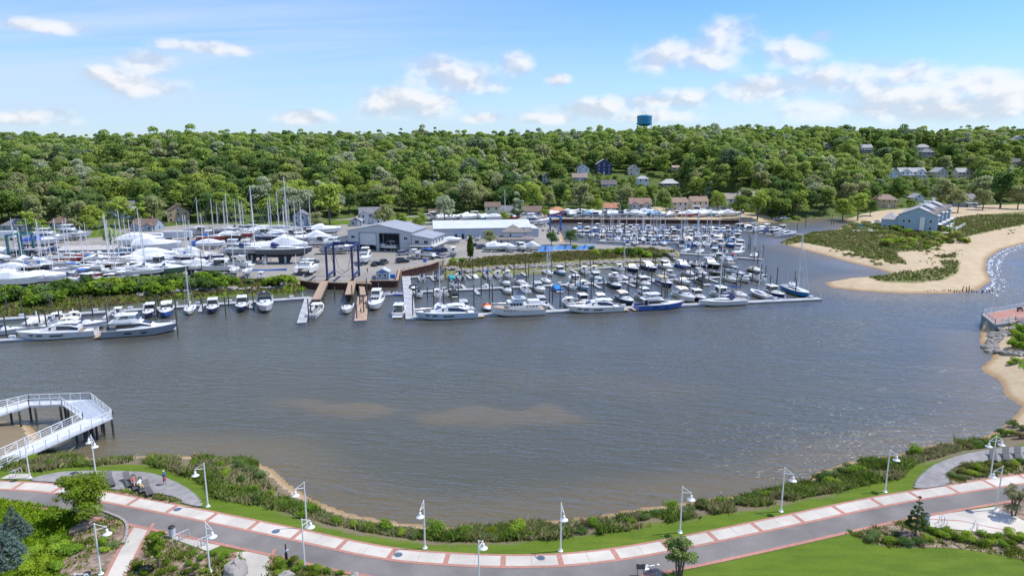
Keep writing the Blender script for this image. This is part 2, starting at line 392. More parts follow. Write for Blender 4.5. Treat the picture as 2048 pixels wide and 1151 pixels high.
def PG(px, py, it=40):
    """point where the line of sight of a photo pixel meets the ground"""
    lo, hi = 40.0, 1500.0
    a = P(px, py, 0.0) if py > 300 else None
    u = px - 1024.0; v = py - 575.5
    d = np.array([u, -v * sin(PITCH) + FPX * cos(PITCH), -v * cos(PITCH) - FPX * sin(PITCH)]); d /= d[1]
    ys = np.arange(60, 1500, 1.0); g = np.maximum(ground_z(d[0] * ys, ys), 0); r = CAM_H + d[2] * ys
    k = np.argmax(r < g)
    if not (r < g).any(): k = len(ys) - 1
    return float(d[0] * ys[k]), float(ys[k]), float(g[k])

def build_ground():
    ys = np.concatenate([np.arange(20, 54, 4), np.arange(54, 112, .75), np.arange(112, 200, 2.0), np.arange(200, 480, 2.2), np.arange(480, 1000, 10), np.array([1020, 1060, 1120, 1200, 1350, 1600, 2000, 3000, 5000, 9000.])])
    us = np.linspace(-1, 1, 521)
    us = np.sign(us) * (np.abs(us) * .82 + .18 * np.abs(us) ** 6)
    V = []; 
    U, Yg = np.meshgrid(us, ys); half = 60 + Yg * .95; Xg = U * half
    Xs, Yf = Xg.ravel(), Yg.ravel(); Z = ground_z(Xs, Yf)
    n, m = U.shape; V = np.stack([Xs, Yf, Z], 1)
    I = np.arange(n * m).reshape(n, m); Fq = np.stack([I[:-1, :-1], I[:-1, 1:], I[1:, 1:], I[1:, :-1]], -1).reshape(-1, 4)
    me = bpy.data.meshes.new('ground'); me.vertices.add(len(V)); me.vertices.foreach_set('co', V.ravel())
    me.loops.add(Fq.size); me.loops.foreach_set('vertex_index', Fq.ravel()); me.polygons.add(len(Fq))
    me.polygons.foreach_set('loop_start', np.arange(0, Fq.size, 4)); me.polygons.foreach_set('use_smooth', np.ones(len(Fq), bool)); me.update()
    # what the ground is made of: sand / lawn / yard / scrub / wood floor
    i1 = in_poly(Xs, Yf, near); i2 = in_poly(Xs, Yf, far); d1, _ = seg_dist(Xs, Yf, near); d2, _ = seg_dist(Xs, Yf, far)
    wood = (Yf > wood_front(Xs) - 6) & i2
    spit = i2 & (Xs > 92) & ~wood
    pen = in_poly(Xs, Yf, [P2(x, y, 2) for x, y in ((860, 535), (960, 516), (1080, 505), (1200, 500), (1300, 496), (1380, 505), (1370, 530), (1200, 545), (1000, 553), (870, 556))])
    bank = in_poly(Xs, Yf, [P2(x, y, 2) for x, y in ((-600, 610), (0, 585), (200, 572), (420, 558), (500, 556), (620, 560), (626, 584), (400, 604), (0, 640), (-600, 720))])
    g_spit = np.zeros_like(Xs, bool)
    SPOLY = (((1500, 486), (1600, 484), (1700, 502), (1790, 525), (1815, 530), (1790, 505), (1850, 500), (1900, 480), (2048, 452), (2300, 440), (2300, 405), (1960, 432), (1900, 440), (1880, 450), (1760, 450), (1640, 462), (1560, 478)),
                 ((1735, 555), (1790, 546), (1890, 536), (1880, 522), (1915, 522), (1915, 545), (1885, 560), (1830, 566), (1760, 564)), ((1868, 512), (1910, 508), (1912, 515), (1880, 517)))
    for poly in SPOLY:
        g_spit |= in_poly(Xs, Yf, [P2(x, y, 1.2) for x, y in poly])
    ngr = np.where(i1, np.clip((d1 - 3.2) / 5.5, 0, 1), 0)
    sgd = np.zeros_like(Xs)
    for poly in SPOLY:
        q = [P2(x, y, 1.2) for x, y in poly]; sd, _ = seg_dist(Xs, Yf, q); sd = np.where(in_poly(Xs, Yf, q), sd, -sd); sgd = np.maximum(sgd, np.clip(.5 + sd / 7, 0, 1))
    grass = np.maximum(ngr, np.where(spit, sgd, 0)) + np.where(pen | bank, .75, 0)
    grass[wood] = 0
    houses = i2 & (Yf > wood_front(Xs) - 42) & ~wood & (Xs < 92) & ~pen
    grass = np.where(houses & (vnoise(Xs, Yf, 18, 9) > .45), .9, grass)
    yard = np.where(i2 & ~spit & ~wood & ~pen & ~bank & ~(grass > .5) & (d2 > 1.0), 1.0, 0)
    sand = np.where(spit & ~wood, 1.0, 0) + np.where((pen | bank) & (d2 < 7), 1.0, 0)
    sand = np.where(i1 & (Yf > 96) & (Xs > 40), .85, sand); grass = np.where(i1 & (Yf > 96) & (Xs > 40), np.where(d1 > 5, .7, .15), grass)
    sand = np.where(~i1 & ~i2 | (Z < .35), 1.0, sand); yard = np.where(~i1 & ~i2, 0, yard)
    for nm, a in (('grass', grass), ('yard', yard), ('sand', np.clip(sand, 0, 1)), ('wood', wood.astype(float)), ('dry', np.where(pen | (spit & g_spit), 1.0, 0.0))):
        at = me.attributes.new(nm, 'FLOAT', 'POINT'); at.data.foreach_set('value', a.astype(np.float32))
    m = bpy.data.materials.new('ground'); m.use_nodes = True; t = NT(m.node_tree); b = t.n['Principled BSDF']
    pos = t.node('ShaderNodeNewGeometry').outputs['Position']; z = t.node('ShaderNodeSeparateXYZ', ins={0: pos}).outputs[2]
    A = lambda nm: t.node('ShaderNodeAttribute', attribute_name=nm).outputs['Fac']
    nL = t.noise(pos, .05, 4, .6); nM = t.noise(pos, .35, 5, .65); nF = t.noise(pos, 3.0, 5, .7); nH = t.noise(pos, 9.0, 3, .7)
    def edge(nm): return t.mapr(t.math('ADD', A(nm), t.math('MULTIPLY', t.math('ADD', t.math('MULTIPLY', t.math('SUBTRACT', nM, .5), .75), t.math('MULTIPLY', t.math('SUBTRACT', nF, .5), .45)), 1.0)), .38, .62)
    dirt = t.mix(nM, (.15, .12, .08), (.24, .19, .12))
    sandc = t.mix(t.mapr(nM, .3, .7), (.42, .325, .20), (.53, .43, .29)); sandc = t.mix(t.math('MULTIPLY', nF, .5), sandc, (.38, .29, .18))
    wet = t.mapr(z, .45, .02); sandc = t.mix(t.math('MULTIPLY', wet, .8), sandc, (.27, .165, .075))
    mud_depth_dim = t.mapr(z, -.22, -1.15); sandc = t.mix(mud_depth_dim, sandc, (.092, .094, .074))  # bed darkens with depth: light lost in the water put into the mud colour
    gr = t.mix(t.mapr(nM, .3, .7), (0.083, 0.137, 0.011), (0.137, 0.187, 0.022)); gr = t.mix(t.mapr(nL, .35, .65), gr, (0.104, 0.167, 0.014)); gr = t.mix(t.mapr(nF, .45, .75, 0, .45), gr, (0.065, 0.111, 0.011)); nS = t.noise(t.vscale(pos, (.35, 1.6, 1)), .55, 4, .6); gr = t.mix(t.mapr(nS, .4, .65, 0, .55), gr, (0.065, 0.113, 0.011)); gr = t.mix(t.mapr(nH, .45, .7, 0, .5), gr, (0.149, 0.187, 0.031))
    dry = t.mix(t.mapr(nF, .3, .7), (.125, .150, .045), (.21, .19, .09)); gr = t.mix(A('dry'), gr, dry)
    yd = t.mix(t.mapr(nL, .35, .7), (.24, .225, .20), (.31, .285, .25)); yd = t.mix(t.mapr(nM, .55, .8), yd, (.20, .185, .17)); yd = t.mix(t.mapr(nF, .5, .8, 0, .4), yd, (.38, .35, .31))
    wd = t.mix(t.mapr(nM, .3, .7), (.060, .095, .022), (.115, .150, .040)); wd = t.mix(t.mapr(nF, .45, .7, 0, .6), wd, (.045, .070, .018))
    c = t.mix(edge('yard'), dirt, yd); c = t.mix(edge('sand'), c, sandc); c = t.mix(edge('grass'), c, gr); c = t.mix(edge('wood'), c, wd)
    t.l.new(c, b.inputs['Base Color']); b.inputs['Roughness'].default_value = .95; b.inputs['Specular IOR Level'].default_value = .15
    bp = t.node('ShaderNodeBump', ins={'Strength': .6, 'Distance': .08, 'Height': t.math('ADD', nF, t.noise(pos, 12, 3, .7))}); t.l.new(bp.outputs[0], b.inputs['Normal'])
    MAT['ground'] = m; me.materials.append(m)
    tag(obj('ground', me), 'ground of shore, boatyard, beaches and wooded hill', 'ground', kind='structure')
build_ground()

# ---------------------------------------------------------------- water
def build_water():
    mb = MB(); mb.add([(-3000, 10, 0), (3000, 10, 0), (3000, 2600, 0), (-3000, 2600, 0)], [(0, 1, 2, 3)])
    m = bpy.data.materials.new('water'); m.use_nodes = True; MAT['water'] = m; t = NT(m.node_tree); t.n.remove(t.n['Principled BSDF']); out = t.n['Material Output']
    pos = t.node('ShaderNodeNewGeometry').outputs['Position']
    rot = t.node('ShaderNodeVectorRotate', rotation_type='Z_AXIS', ins={0: pos}); rot.inputs['Angle'].default_value = radians(9)
    v = rot.outputs[0]
    w1 = t.noise(t.vscale(v, (.30, 1.15, 1)), .85, 3, .55, .5); w2 = t.noise(t.vscale(v, (.5, 1.1, 1)), 2.2, 2, .6, .2); w3 = t.noise(t.vscale(v, (.5, 1.4, 1)), .22, 3, .5, .5)
    gust = t.noise(t.vscale(v, (.35, 1.3, 1)), .022, 4, .6, .6)
    h = t.math('ADD', t.math('ADD', t.math('MULTIPLY', w1, .55), t.math('MULTIPLY', w2, .28)), t.math('MULTIPLY', w3, .5))
    bp = t.node('ShaderNodeBump', ins={'Strength': t.mapr(gust, .35, .65, .35, 1.0), 'Distance': 1.1, 'Height': h})
    fr = t.node('ShaderNodeFresnel', ins={0: 1.33}); t.l.new(bp.outputs[0], fr.inputs['Normal'])
    gl = t.node('ShaderNodeBsdfGlossy', ins={0: (.86, .87, .88, 1), 1: .27}); t.l.new(bp.outputs[0], gl.inputs['Normal'])
    murk = t.node('ShaderNodeBsdfDiffuse', ins={0: (.148, .140, .110, 1)}); t.l.new(bp.outputs[0], murk.inputs['Normal'])
    tr = t.node('ShaderNodeBsdfTransparent', ins={0: (.86, .90, .74, 1)})
    body = t.node('ShaderNodeMixShader', ins={0: .6, 1: murk.outputs[0], 2: tr.outputs[0]})
    mx = t.node('ShaderNodeMixShader', ins={0: fr.outputs[0], 1: body.outputs[0], 2: gl.outputs[0]}); t.l.new(mx.outputs[0], out.inputs[0])
    tag(obj('water', mb.mesh('water', 'water')), 'rippled grey blue harbour water', 'water', kind='structure')
build_water()
# ================================================================ promenade
def resample(pts, step):
    p = np.array(pts, float)
    # Catmull-Rom smoothing of the surveyed points
    out = []
    q = np.vstack([2 * p[0] - p[1], p, 2 * p[-1] - p[-2]])
    for i in range(1, len(q) - 2):
        for t in np.linspace(0, 1, 8, endpoint=False):
            a, b, c, d = q[i - 1], q[i], q[i + 1], q[i + 2]
            out.append(.5 * ((2 * b) + (-a + c) * t + (2 * a - 5 * b + 4 * c - d) * t * t + (-a + 3 * b - 3 * c + d) * t ** 3))
    out.append(p[-1]); out = np.array(out)
    for _ in range(6): out[1:-1] = (out[:-2] + out[2:] + 2 * out[1:-1]) / 4
    s = np.concatenate([[0], np.cumsum(np.hypot(*np.diff(out, axis=0).T))]); u = np.arange(0, s[-1], step)
    return np.stack([np.interp(u, s, out[:, 0]), np.interp(u, s, out[:, 1])], 1)
outer_px = [(-150, 957), (0, 960), (112, 965.5), (221, 982.6), (360, 1008), (502, 1036), (612, 1058), (717, 1081), (815, 1097), (900, 1103), (981, 1107), (1078, 1107), (1159, 1102), (1261, 1089), (1400, 1063), (1551, 1032), (1735, 994), (1870, 972), (1978, 955.5), (2048, 946), (2200, 925)]
OUT = resample([P2(x, y, 2) for x, y in outer_px], .5)
_tan = np.gradient(OUT, axis=0); _tan /= np.linalg.norm(_tan, axis=1)[:, None]
NRM = np.stack([_tan[:, 1], -_tan[:, 0]], 1)       # towards the land side
def off(i, w): return OUT[i] + NRM[i] * w
def strip(w0, w1, z, i0=0, i1=None, thick=.05):
    i1 = len(OUT) - 1 if i1 is None else i1
    w0f = w0 if callable(w0) else (lambda i: w0); w1f = w1 if callable(w1) else (lambda i: w1)
    mb = MB(); secs = []
    for i in range(i0, i1 + 1):
        a = off(i, w0f(i)); b = off(i, w1f(i)); secs.append([(a[0], a[1], z - thick), (a[0], a[1], z), (b[0], b[1], z), (b[0], b[1], z - thick)])
    return mb.loft(secs)
AW = 4.85
asph = tag(obj('asphalt_path', strip(2.28, AW, 2.0).mesh('asphalt_path', 'asphalt')), 'grey asphalt cycle path along the promenade', 'path', kind='structure')
walk = tag(obj('sidewalk', strip(.30, 1.95, 2.006).mesh('sidewalk', 'brick_red')), 'concrete promenade with brick bands beside the cycle path', 'sidewalk', kind='structure')
obj('brick_border', strip(0, .30, 2.022).mesh('brick_border', 'brick_red'), walk)
obj('brick_border', strip(1.95, 2.28, 2.022).mesh('brick_border', 'brick_red'), walk)
tag(obj('brick_edging', strip(AW, AW + .42, 2.018).mesh('brick_edging', 'brick_red')), 'red brick edging on the land side of the cycle path', 'edging', kind='structure')
per = 11; i = 4; k = 0
while i + per < len(OUT) - 1:
    # two cast slabs between a pair of brick cross bands
    for (a, b) in ((i, i + 5), (i + 5, i + 10)):
        sec = []
        for j, e in ((a, .015 if a != i else .0), *((q, 0) for q in range(a + 1, b)), (b, -.015 if b != i + 10 else 0)):
            p0 = off(j, .31) + _tan[j] * e; p1 = off(j, 1.94) + _tan[j] * e
            sec.append([(p0[0], p0[1], 1.99), (p0[0], p0[1], 2.026), (p1[0], p1[1], 2.026), (p1[0], p1[1], 1.99)])
        obj('concrete_panel', MB().loft(sec).mesh('concrete_panel', 'panel_concrete'), walk)
    sec = []
    for j in (i + 10, i + 11):
        p0 = off(j, .31) + _tan[j] * (.02 if j == i + 10 else -.02); p1 = off(j, 1.94) + _tan[j] * (.02 if j == i + 10 else -.02)
        sec.append([(p0[0], p0[1], 1.99), (p0[0], p0[1], 2.023), (p1[0], p1[1], 2.023), (p1[0], p1[1], 1.99)])
    obj('brick_band', MB().loft(sec).mesh('brick_band', 'brick_red'), walk)
    i += per; k += 1

def poly_px(pts, z=2.0): return [P2(x, y, z) for x, y in pts]
def smooth_poly(poly, it=2):
    p = np.array(poly)
    for _ in range(it): p = np.stack([.75 * p + .25 * np.roll(p, -1, 0), .25 * p + .75 * np.roll(p, -1, 0)], 1).reshape(-1, 2)
    return [tuple(q) for q in p]
def sheet(name, poly, z, m, label, cat, thick=.05, sm=2):
    return tag(obj(name, MB().prism(smooth_poly(poly, sm) if sm else poly, z - thick, z).mesh(name, m)), label, cat, kind='structure')
# planted beds
BED1 = poly_px([(128, 1003), (165, 1012), (235, 1036), (257, 1052), (245, 1098), (205, 1151), (110, 1151), (125, 1120), (150, 1090), (130, 1060), (180, 1035)])
BED2 = poly_px([(285, 1085), (305, 1062), (440, 1115), (470, 1100), (492, 1118), (500, 1175), (240, 1175), (262, 1130)])
BED3 = poly_px([(540, 1110), (620, 1134), (750, 1160), (760, 1200), (520, 1200), (532, 1140)])
BED4 = poly_px([(1700, 1066), (1800, 1042), (1850, 1036), (1858, 1056), (1990, 1068), (2048, 1075), (2080, 1125), (1990, 1106), (1900, 1092), (1780, 1094), (1730, 1080)])
BED5 = poly_px([(1980, 1010), (2048, 998), (2120, 1000), (2120, 1060), (2040, 1050)])
BED6 = poly_px([(1893, 958), (1900, 940), (1940, 925), (2010, 922), (2100, 915), (2100, 940), (1965, 955), (1910, 970)])
BED7 = poly_px([(240, 976), (285, 982), (350, 995), (364, 1002), (350, 1006), (290, 996), (225, 982)])
for b, lb in ((BED1, 'mulched planting bed under the maple tree'), (BED2, 'mulched planting bed beside the bicycle racks'), (BED3, 'mulched planting bed below the black post'), (BED4, 'mulched planting bed edging the right lawn'),
              (BED5, 'mulched planting bed around the olive leaved shrub'), (BED6, 'planting bed inside the curved right deck'), (BED7, 'narrow planting bed inside the left deck')):
    sheet('planting_bed', b, 1.985, 'mulch', lb, 'planting bed')
# concrete side paths and plazas
def ribbon(pxs, w, z):
    p = resample([P2(x, y, z) for x, y in pxs], .5); tn = np.gradient(p, axis=0); tn /= np.linalg.norm(tn, axis=1)[:, None]; n = np.stack([tn[:, 1], -tn[:, 0]], 1)
    return p, n
p_, n_ = ribbon([(288, 1046), (270, 1075), (252, 1110), (232, 1151), (205, 1215)], 1.5, 2)
def rib_mesh(p, n, a, b, z):
    return MB().loft([[(*(p[i] + n[i] * a), z - .05), (*(p[i] + n[i] * a), z), (*(p[i] + n[i] * b), z), (*(p[i] + n[i] * b), z - .05)] for i in range(len(p))])
fp = tag(obj('footpath', rib_mesh(p_, n_, -.8, .8, 1.995).mesh('footpath', 'panel_concrete')), 'narrow concrete footpath branching off beside the maple bed', 'footpath', kind='structure')
obj('brick_border', rib_mesh(p_, n_, -1.15, -.8, 2.003).mesh('b', 'brick_red'), fp); obj('brick_border', rib_mesh(p_, n_, .8, 1.15, 2.003).mesh('b', 'brick_red'), fp)
pad = sheet('rack_pad', poly_px([(330, 1070), (352, 1062), (445, 1088), (415, 1101)]), 1.995, 'panel_concrete', 'concrete pad under the bicycle racks', 'pavement', sm=0)
p2_, n2_ = ribbon([(510, 1100), (502, 1125), (505, 1160), (515, 1210)], 2, 2)
fp2 = tag(obj('footpath', rib_mesh(p2_, n2_, -1.7, 1.7, 1.995).mesh('footpath', 'panel_concrete')), 'short concrete footpath beside the grey boulder', 'footpath', kind='structure')
obj('brick_border', rib_mesh(p2_, n2_, -2.05, -1.7, 2.003).mesh('b', 'brick_red'), fp2); obj('brick_border', rib_mesh(p2_, n2_, 1.7, 2.05, 2.003).mesh('b', 'brick_red'), fp2)
plz = sheet('plaza', poly_px([(1853, 1031), (1990, 1012), (2048, 1040), (2110, 1052), (2110, 1080), (1990, 1066), (1860, 1052)]), 1.995, 'panel_concrete', 'pale concrete plaza with bicycle racks beside the path', 'plaza', sm=0)
q0 = [P2(x, y, 2) for x, y in ((1855, 1037), (1920, 1040), (1980, 1053), (2048, 1066))]
obj('brick_band', MB().loft([[(x, y - .09, 1.95), (x, y - .09, 2.0), (x, y + .09, 2.0), (x, y + .09, 1.95)] for x, y in q0]).mesh('b', 'brick_red'), plz)
pad2 = sheet('rack_pad', poly_px([(0, 956), (20, 947), (62, 946), (58, 957)]), 1.995, 'panel_concrete', 'small concrete pad behind the sidewalk at far left', 'pavement', sm=0)

# timber decks: planks cut to the outline
def deck(poly, z, ang, label):
    e = empty('timber_deck', (*np.mean(poly, 0), z)); tag(e, label, 'deck')
    c, s = cos(ang), sin(ang); q = np.array(poly); ox, oy = np.mean(q, 0)
    r = np.stack([(q[:, 0] - ox) * c + (q[:, 1] - oy) * s, -(q[:, 0] - ox) * s + (q[:, 1] - oy) * c], 1)
    mb = MB(); pw = .30; x = r[:, 0].min()
    while x < r[:, 0].max():
        xm = x + pw / 2; ys = []
        for i in range(len(r)):
            a, b = r[i], r[(i + 1) % len(r)]
            if (a[0] > xm) != (b[0] > xm): ys.append(a[1] + (b[1] - a[1]) * (xm - a[0]) / (b[0] - a[0]))
        ys.sort()
        for y0, y1 in zip(ys[::2], ys[1::2]):
            ym = (y0 + y1) / 2; dz = random.uniform(-.003, .003)
            mb.box(xm * c - ym * s, xm * s + ym * c, -.03 + dz, pw - .015, y1 - y0, .06, ang)
        x += pw
    o = obj('planks', mb.mesh('planks', 'deck_wood'), e); o['kind'] = 'stuff'
    sub = obj('joists', MB().prism([(p[0] - ox, p[1] - oy) for p in poly], -.12, -.065).mesh('joists', 'dark_slat'), e)
    return e
DECKL = smooth_poly(poly_px([(50, 960), (90, 948), (140, 940.5), (275, 941.5), (316, 948), (368, 970), (398, 994), (406, 1013), (385, 1010), (362, 1004), (364, 998), (333, 988), (222, 977), (120, 964)], 2.05), 1)
DECKR = smooth_poly(poly_px([(1828, 979), (1830, 963), (1845, 945), (1872, 926), (1924, 908), (1980, 898), (2048, 892), (2130, 884), (2130, 915), (2048, 922), (1938, 924), (1905, 935), (1893, 951), (1904, 968)], 2.05), 1)
deck(DECKL, 2.09, radians(14), 'grey timber deck with loungers at left of the promenade')
deck(DECKR, 2.09, radians(-14), 'curved grey timber deck at right of the promenade')

# bicycle symbol painted on the asphalt
def disc(x, y, r, n=14): return [(x + r * cos(2 * pi * i / n), y + r * .8 * sin(2 * pi * i / n)) for i in range(n)]
bk = tag(empty('bike_symbol', P(1290, 1131, 2.0)), 'white bicycle symbol painted on the asphalt path', 'marking')
for a in ((-.42, .15), (.05, -.42)):
    obj('wheel', MB().prism([(x, y) for x, y in disc(a[0], a[1], .27)], .003, .007).mesh('wheel', 'marking'), bk)
mb = MB(); mb.box(.15, .0, .005, .7, .1, .004, radians(10)); mb.box(.35, .12, .005, .5, .09, .004, radians(-40)); mb.box(.75, .12, .005, .45, .1, .004, radians(15)); obj('frame', mb.mesh('frame', 'marking'), bk)
obj('head', MB().prism(disc(1.35, .28, .13), .003, .007).mesh('head', 'marking'), bk)

# ---------------------------------------------------------------- lamp posts
def lamp_meshes():
    pole = MB(); pole.lathe([(.085, .25), (.075, 2.5), (.06, 5.32), (.0, 5.36)], n=8)
    base = MB(); base.lathe([(.26, 0), (.26, .06), (.15, .12), (.13, .26), (.0, .27)], n=10)
    arm = MB(); arm.tube((0, 0, 4.62), (.95, 0, 4.62 + .12), .035, .03); arm.tube((0, 0, 5.25), (.95, 0, 4.74), .028, .025); arm.tube((.95, 0, 4.75), (.95, 0, 4.45), .04)
    head = MB(); head.lathe([(.0, 4.50), (.10, 4.50), (.13, 4.36), (.13, 4.22), (.20, 4.14), (.41, 4.02), (.42, 3.99), (.40, 3.985)], c=(.95, 0, 0), n=16)
    bulb = MB(); bulb.lathe([(.0, 4.12), (.16, 4.10), (.14, 3.99), (.0, 3.96)], c=(.95, 0, 0), n=10)
    return pole.mesh('pole', 'white_paint'), base.mesh('base', 'white_paint'), arm.mesh('arm', 'white_paint'), head.mesh('lamp_shade', 'white_paint', smooth=True), bulb.mesh('bulb', 'trim_white')
LP = lamp_meshes()
def lamp(px, py, hx, hy, label, z=1.97, double=False, sc=1.0):
    b = P(px, py, z); top = to_px(b[0], b[1], z + 4.05)
    # arm direction from where the shade hangs in the photo
    hp = P(hx, hy, z + 4.05); a = atan2(hp[1] - b[1], hp[0] - b[0])
    e = empty('lamp_post', b, a, sc); tag(e, label, 'lamp post', 'white promenade lamp posts')
    obj('pole', LP[0], e); obj('base', LP[1], e)
    for r in ((0, pi) if double else (0,)):
        o = obj('arm', LP[2], e); o.rotation_euler[2] = r
        h = obj('lamp_shade', LP[3], o); obj('bulb', LP[4], o)
    return e
for args in [(60, 955, 58, 897, 'white lamp post at left end of the promenade, by the aluminium pier ramp'), (416, 1012, 398, 948, 'white lamp post at the pointed right end of the left timber deck'),
             (614, 1054, 600, 987, 'white lamp post on the grass strip, left of the black post'), (850, 1095, 845, 1026, 'white lamp post on the grass strip at the lowest bend of the shore'),
             (1121, 1101, 1124, 1031, 'white lamp post on the grass strip nearest the bicycle symbol'), (1360, 1064, 1370, 995, 'white lamp post on the grass strip behind the multi stemmed young tree'),
             (1562, 1022, 1575, 957, 'white lamp post midway along the straight right stretch of grass'), (1770, 983, 1785, 919, 'white lamp post just left of the curved right deck'),
             (1992, 1019, 1983, 953, 'white lamp post on the plaza at far right, land side'), (202, 1147, 213, 1066, 'white lamp post on the small lawn beside the blue spruces'),
             (420, 1142, 431, 1074, 'white lamp post among clipped shrubs near the bicycle racks'), (610, 1137, 616, 1055, 'white lamp post in the shrub bed right of the black post'),
             (958, 1185, 970, 1090, 'white lamp post cut off by the bottom edge of the photo'), (165, 1258, 184, 1158, 'white lamp post with only its top showing at bottom left')]:
    lamp(*args)
lamp(192, 949, 204, 903, 'double headed white lamp post behind the left timber deck', double=True)
lamp(1981, 951, 1999, 889, 'double headed white lamp post in the bed inside the right deck', double=True)

# ---------------------------------------------------------------- small furniture
def slat_lounger():
    fr = MB(); bk = MB()
    for i in range(9): fr.box(-.9 + i * .2, 0, .30, .16, .62, .04)
    for s in (-1, 1): fr.box(-.1, s * .28, .25, 1.9, .05, .08)
    lg = MB().box(0, 0, .12, .08, .6, .24)
    for i in range(7):
        a = radians(34); r = .12 + i * .13; bk.box(.75 + r * cos(a), 0, .30 + r * sin(a), .14, .62, .05)
        bk.v[-8:] = [(.75 + r * cos(a) + (x - .75 - r * cos(a)) * cos(a), y, .3 + r * sin(a) + (x - .75 - r * cos(a)) * sin(a) + (z - .3 - r * sin(a)) * cos(a)) for x, y, z in bk.v[-8:]]
    return [('seat', fr.mesh('seat', 'dark_slat')), ('backrest', bk.mesh('backrest', 'dark_slat')), ('leg', MB().box(-.75, 0, .12, .08, .55, .24).mesh('leg', 'dark_slat')), ('leg', MB().box(.7, 0, .12, .08, .55, .24).mesh('leg', 'dark_slat'))]
LG = slat_lounger()
for (x, y), lb in zip(((222, 967), (258, 968), (271, 974), (284, 979), (297, 985)), ('leftmost wooden lounger on left deck, behind the maple crown', 'second wooden lounger from the left on left deck', 'middle wooden lounger on left deck', 'wooden lounger on left deck carrying the person in white', 'rightmost wooden lounger on left deck')):
    place('deck_lounger', LG, P(x, y, 2.09), radians(128), 1.15, lb, 'lounger', 'loungers on the left deck')
for (x, y), lb in zip(((1986, 918), (2012, 917), (2036, 916), (2062, 915)), ('wooden lounger on right deck nearest the double lamp post', 'second wooden lounger on right deck', 'third wooden lounger on right deck', 'wooden lounger on right deck cut by the photo edge')):
    place('deck_lounger', LG, P(x, y, 2.09), radians(60), 1.2, lb, 'lounger', 'loungers on the right deck')
def hoop():
    m = MB(); m.path([(-.35, 0, 0), (-.35, 0, .75), (-.25, 0, .9), (.25, 0, .9), (.35, 0, .75), (.35, 0, 0)], .03); return m.mesh('hoop', 'galv')
HP = hoop()
def rack(pts, rz, label):
    b = pts[0]; e = empty('bicycle_rack', b); tag(e, label, 'bicycle rack', 'bicycle racks')
    for p in pts: obj('hoop', HP, e, (p[0] - b[0], p[1] - b[1], 0), rz)
rack([P(x, y, 2.0) for x, y in ((352, 1085), (359, 1081), (366, 1078), (373, 1075))], radians(60), 'row of four metal hoop bicycle racks beside the bin')
rack([P(x, y, 2.0) for x, y in ((396, 1096), (403, 1092), (410, 1089), (417, 1086))], radians(60), 'row of metal hoop bicycle racks on the lower end of the pad')
rack([P(x, y, 2.0) for x, y in ((1880, 1048), (1885, 1045), (1890, 1052))], radians(80), 'bicycle racks on the right plaza near the small conifer')
rack([P(x, y, 2.0) for x, y in ((1948, 1062), (1951, 1058))], radians(80), 'bicycle racks in the middle of the right plaza edge')
rack([P(x, y, 2.0) for x, y in ((26, 955), (32, 952), (38, 950))], radians(60), 'bicycle racks at left end behind the sidewalk')
def bin_parts():
    b = MB(); b.lathe([(.24, .03), (.28, .1), (.30, .85), (.30, .9), (.0, .9)], n=14); t = MB(); t.lathe([(.31, .9), (.31, .98), (.2, 1.04), (.14, 1.04), (.14, .98), (.0, .98)], n=14)
    return [('drum', b.mesh('drum', 'galv', smooth=False)), ('lid', t.mesh('lid', 'black_iron'))]
BP = bin_parts()
place('litter_bin', BP, P(345, 1072, 1.99), 0, 1.15, 'grey cylindrical litter bin beside the bicycle racks', 'litter bin', 'litter bins')
place('litter_bin', BP, P(1851, 1046, 1.99), 0, 1.15, 'grey litter bin beside the small conifer at right', 'litter bin', 'litter bins')
e = tag(empty('drinking_fountain', P(573, 1119, 1.99)), 'slender black drinking fountain post at edge of the cycle path', 'fountain')
obj('column', MB().lathe([(.2, 0), (.2, .05), (.16, .1), (.14, .75), (.0, .76)], n=8).mesh('column', 'black_iron'), e); obj('stem', MB().lathe([(.08, .76), (.07, 1.3), (.06, 1.75), (.0, 1.76)], n=8).mesh('stem', 'black_iron'), e)
obj('bowl', MB().lathe([(.06, .98), (.2, 1.05), (.2, 1.12), (.0, 1.1)], c=(.1, 0, 0), n=10).mesh('bowl', 'alu'), e)
e = tag(empty('sign_board', P(1281, 1150, 1.99)), 'small black information board on legs beside the path', 'sign')
obj('board', MB().add([(-.42, -.12, .75), (.42, -.12, .75), (.42, .12, 1.15), (-.42, .12, 1.15), (-.42, -.08, .72), (.42, -.08, .72), (.42, .16, 1.12), (-.42, .16, 1.12)], [(0, 1, 2, 3), (7, 6, 5, 4), (0, 4, 5, 1), (1, 5, 6, 2), (2, 6, 7, 3), (3, 7, 4, 0)]).mesh('board', 'black_iron'), e)
for s in (-.3, .3): obj('leg', MB().tube((s, .03, 0), (s, .03, .9), .03).mesh('leg', 'black_iron'), e)
def boulder(seed, sx, sy, sz):
    rg = np.random.default_rng(seed); m = bpy.data.meshes.new('boulder'); V = []; F = []
    n, k = 10, 7
    for i in range(k + 1):
        ph = -pi / 2 + pi * i / k
        for j in range(n):
            th = 2 * pi * j / n; r = 1 + rg.uniform(-.22, .16)
            V.append((sx * r * cos(ph) * cos(th), sy * r * cos(ph) * sin(th), sz * r * sin(ph)))
    for i in range(k):
        for j in range(n): F.append((i * n + j, i * n + (j + 1) % n, (i + 1) * n + (j + 1) % n, (i + 1) * n + j))
    m.from_pydata(V, [], F); m.materials.append(MAT['rock']); m.update(); return m
RK = [boulder(i, 1, .8, .6) for i in range(6)]
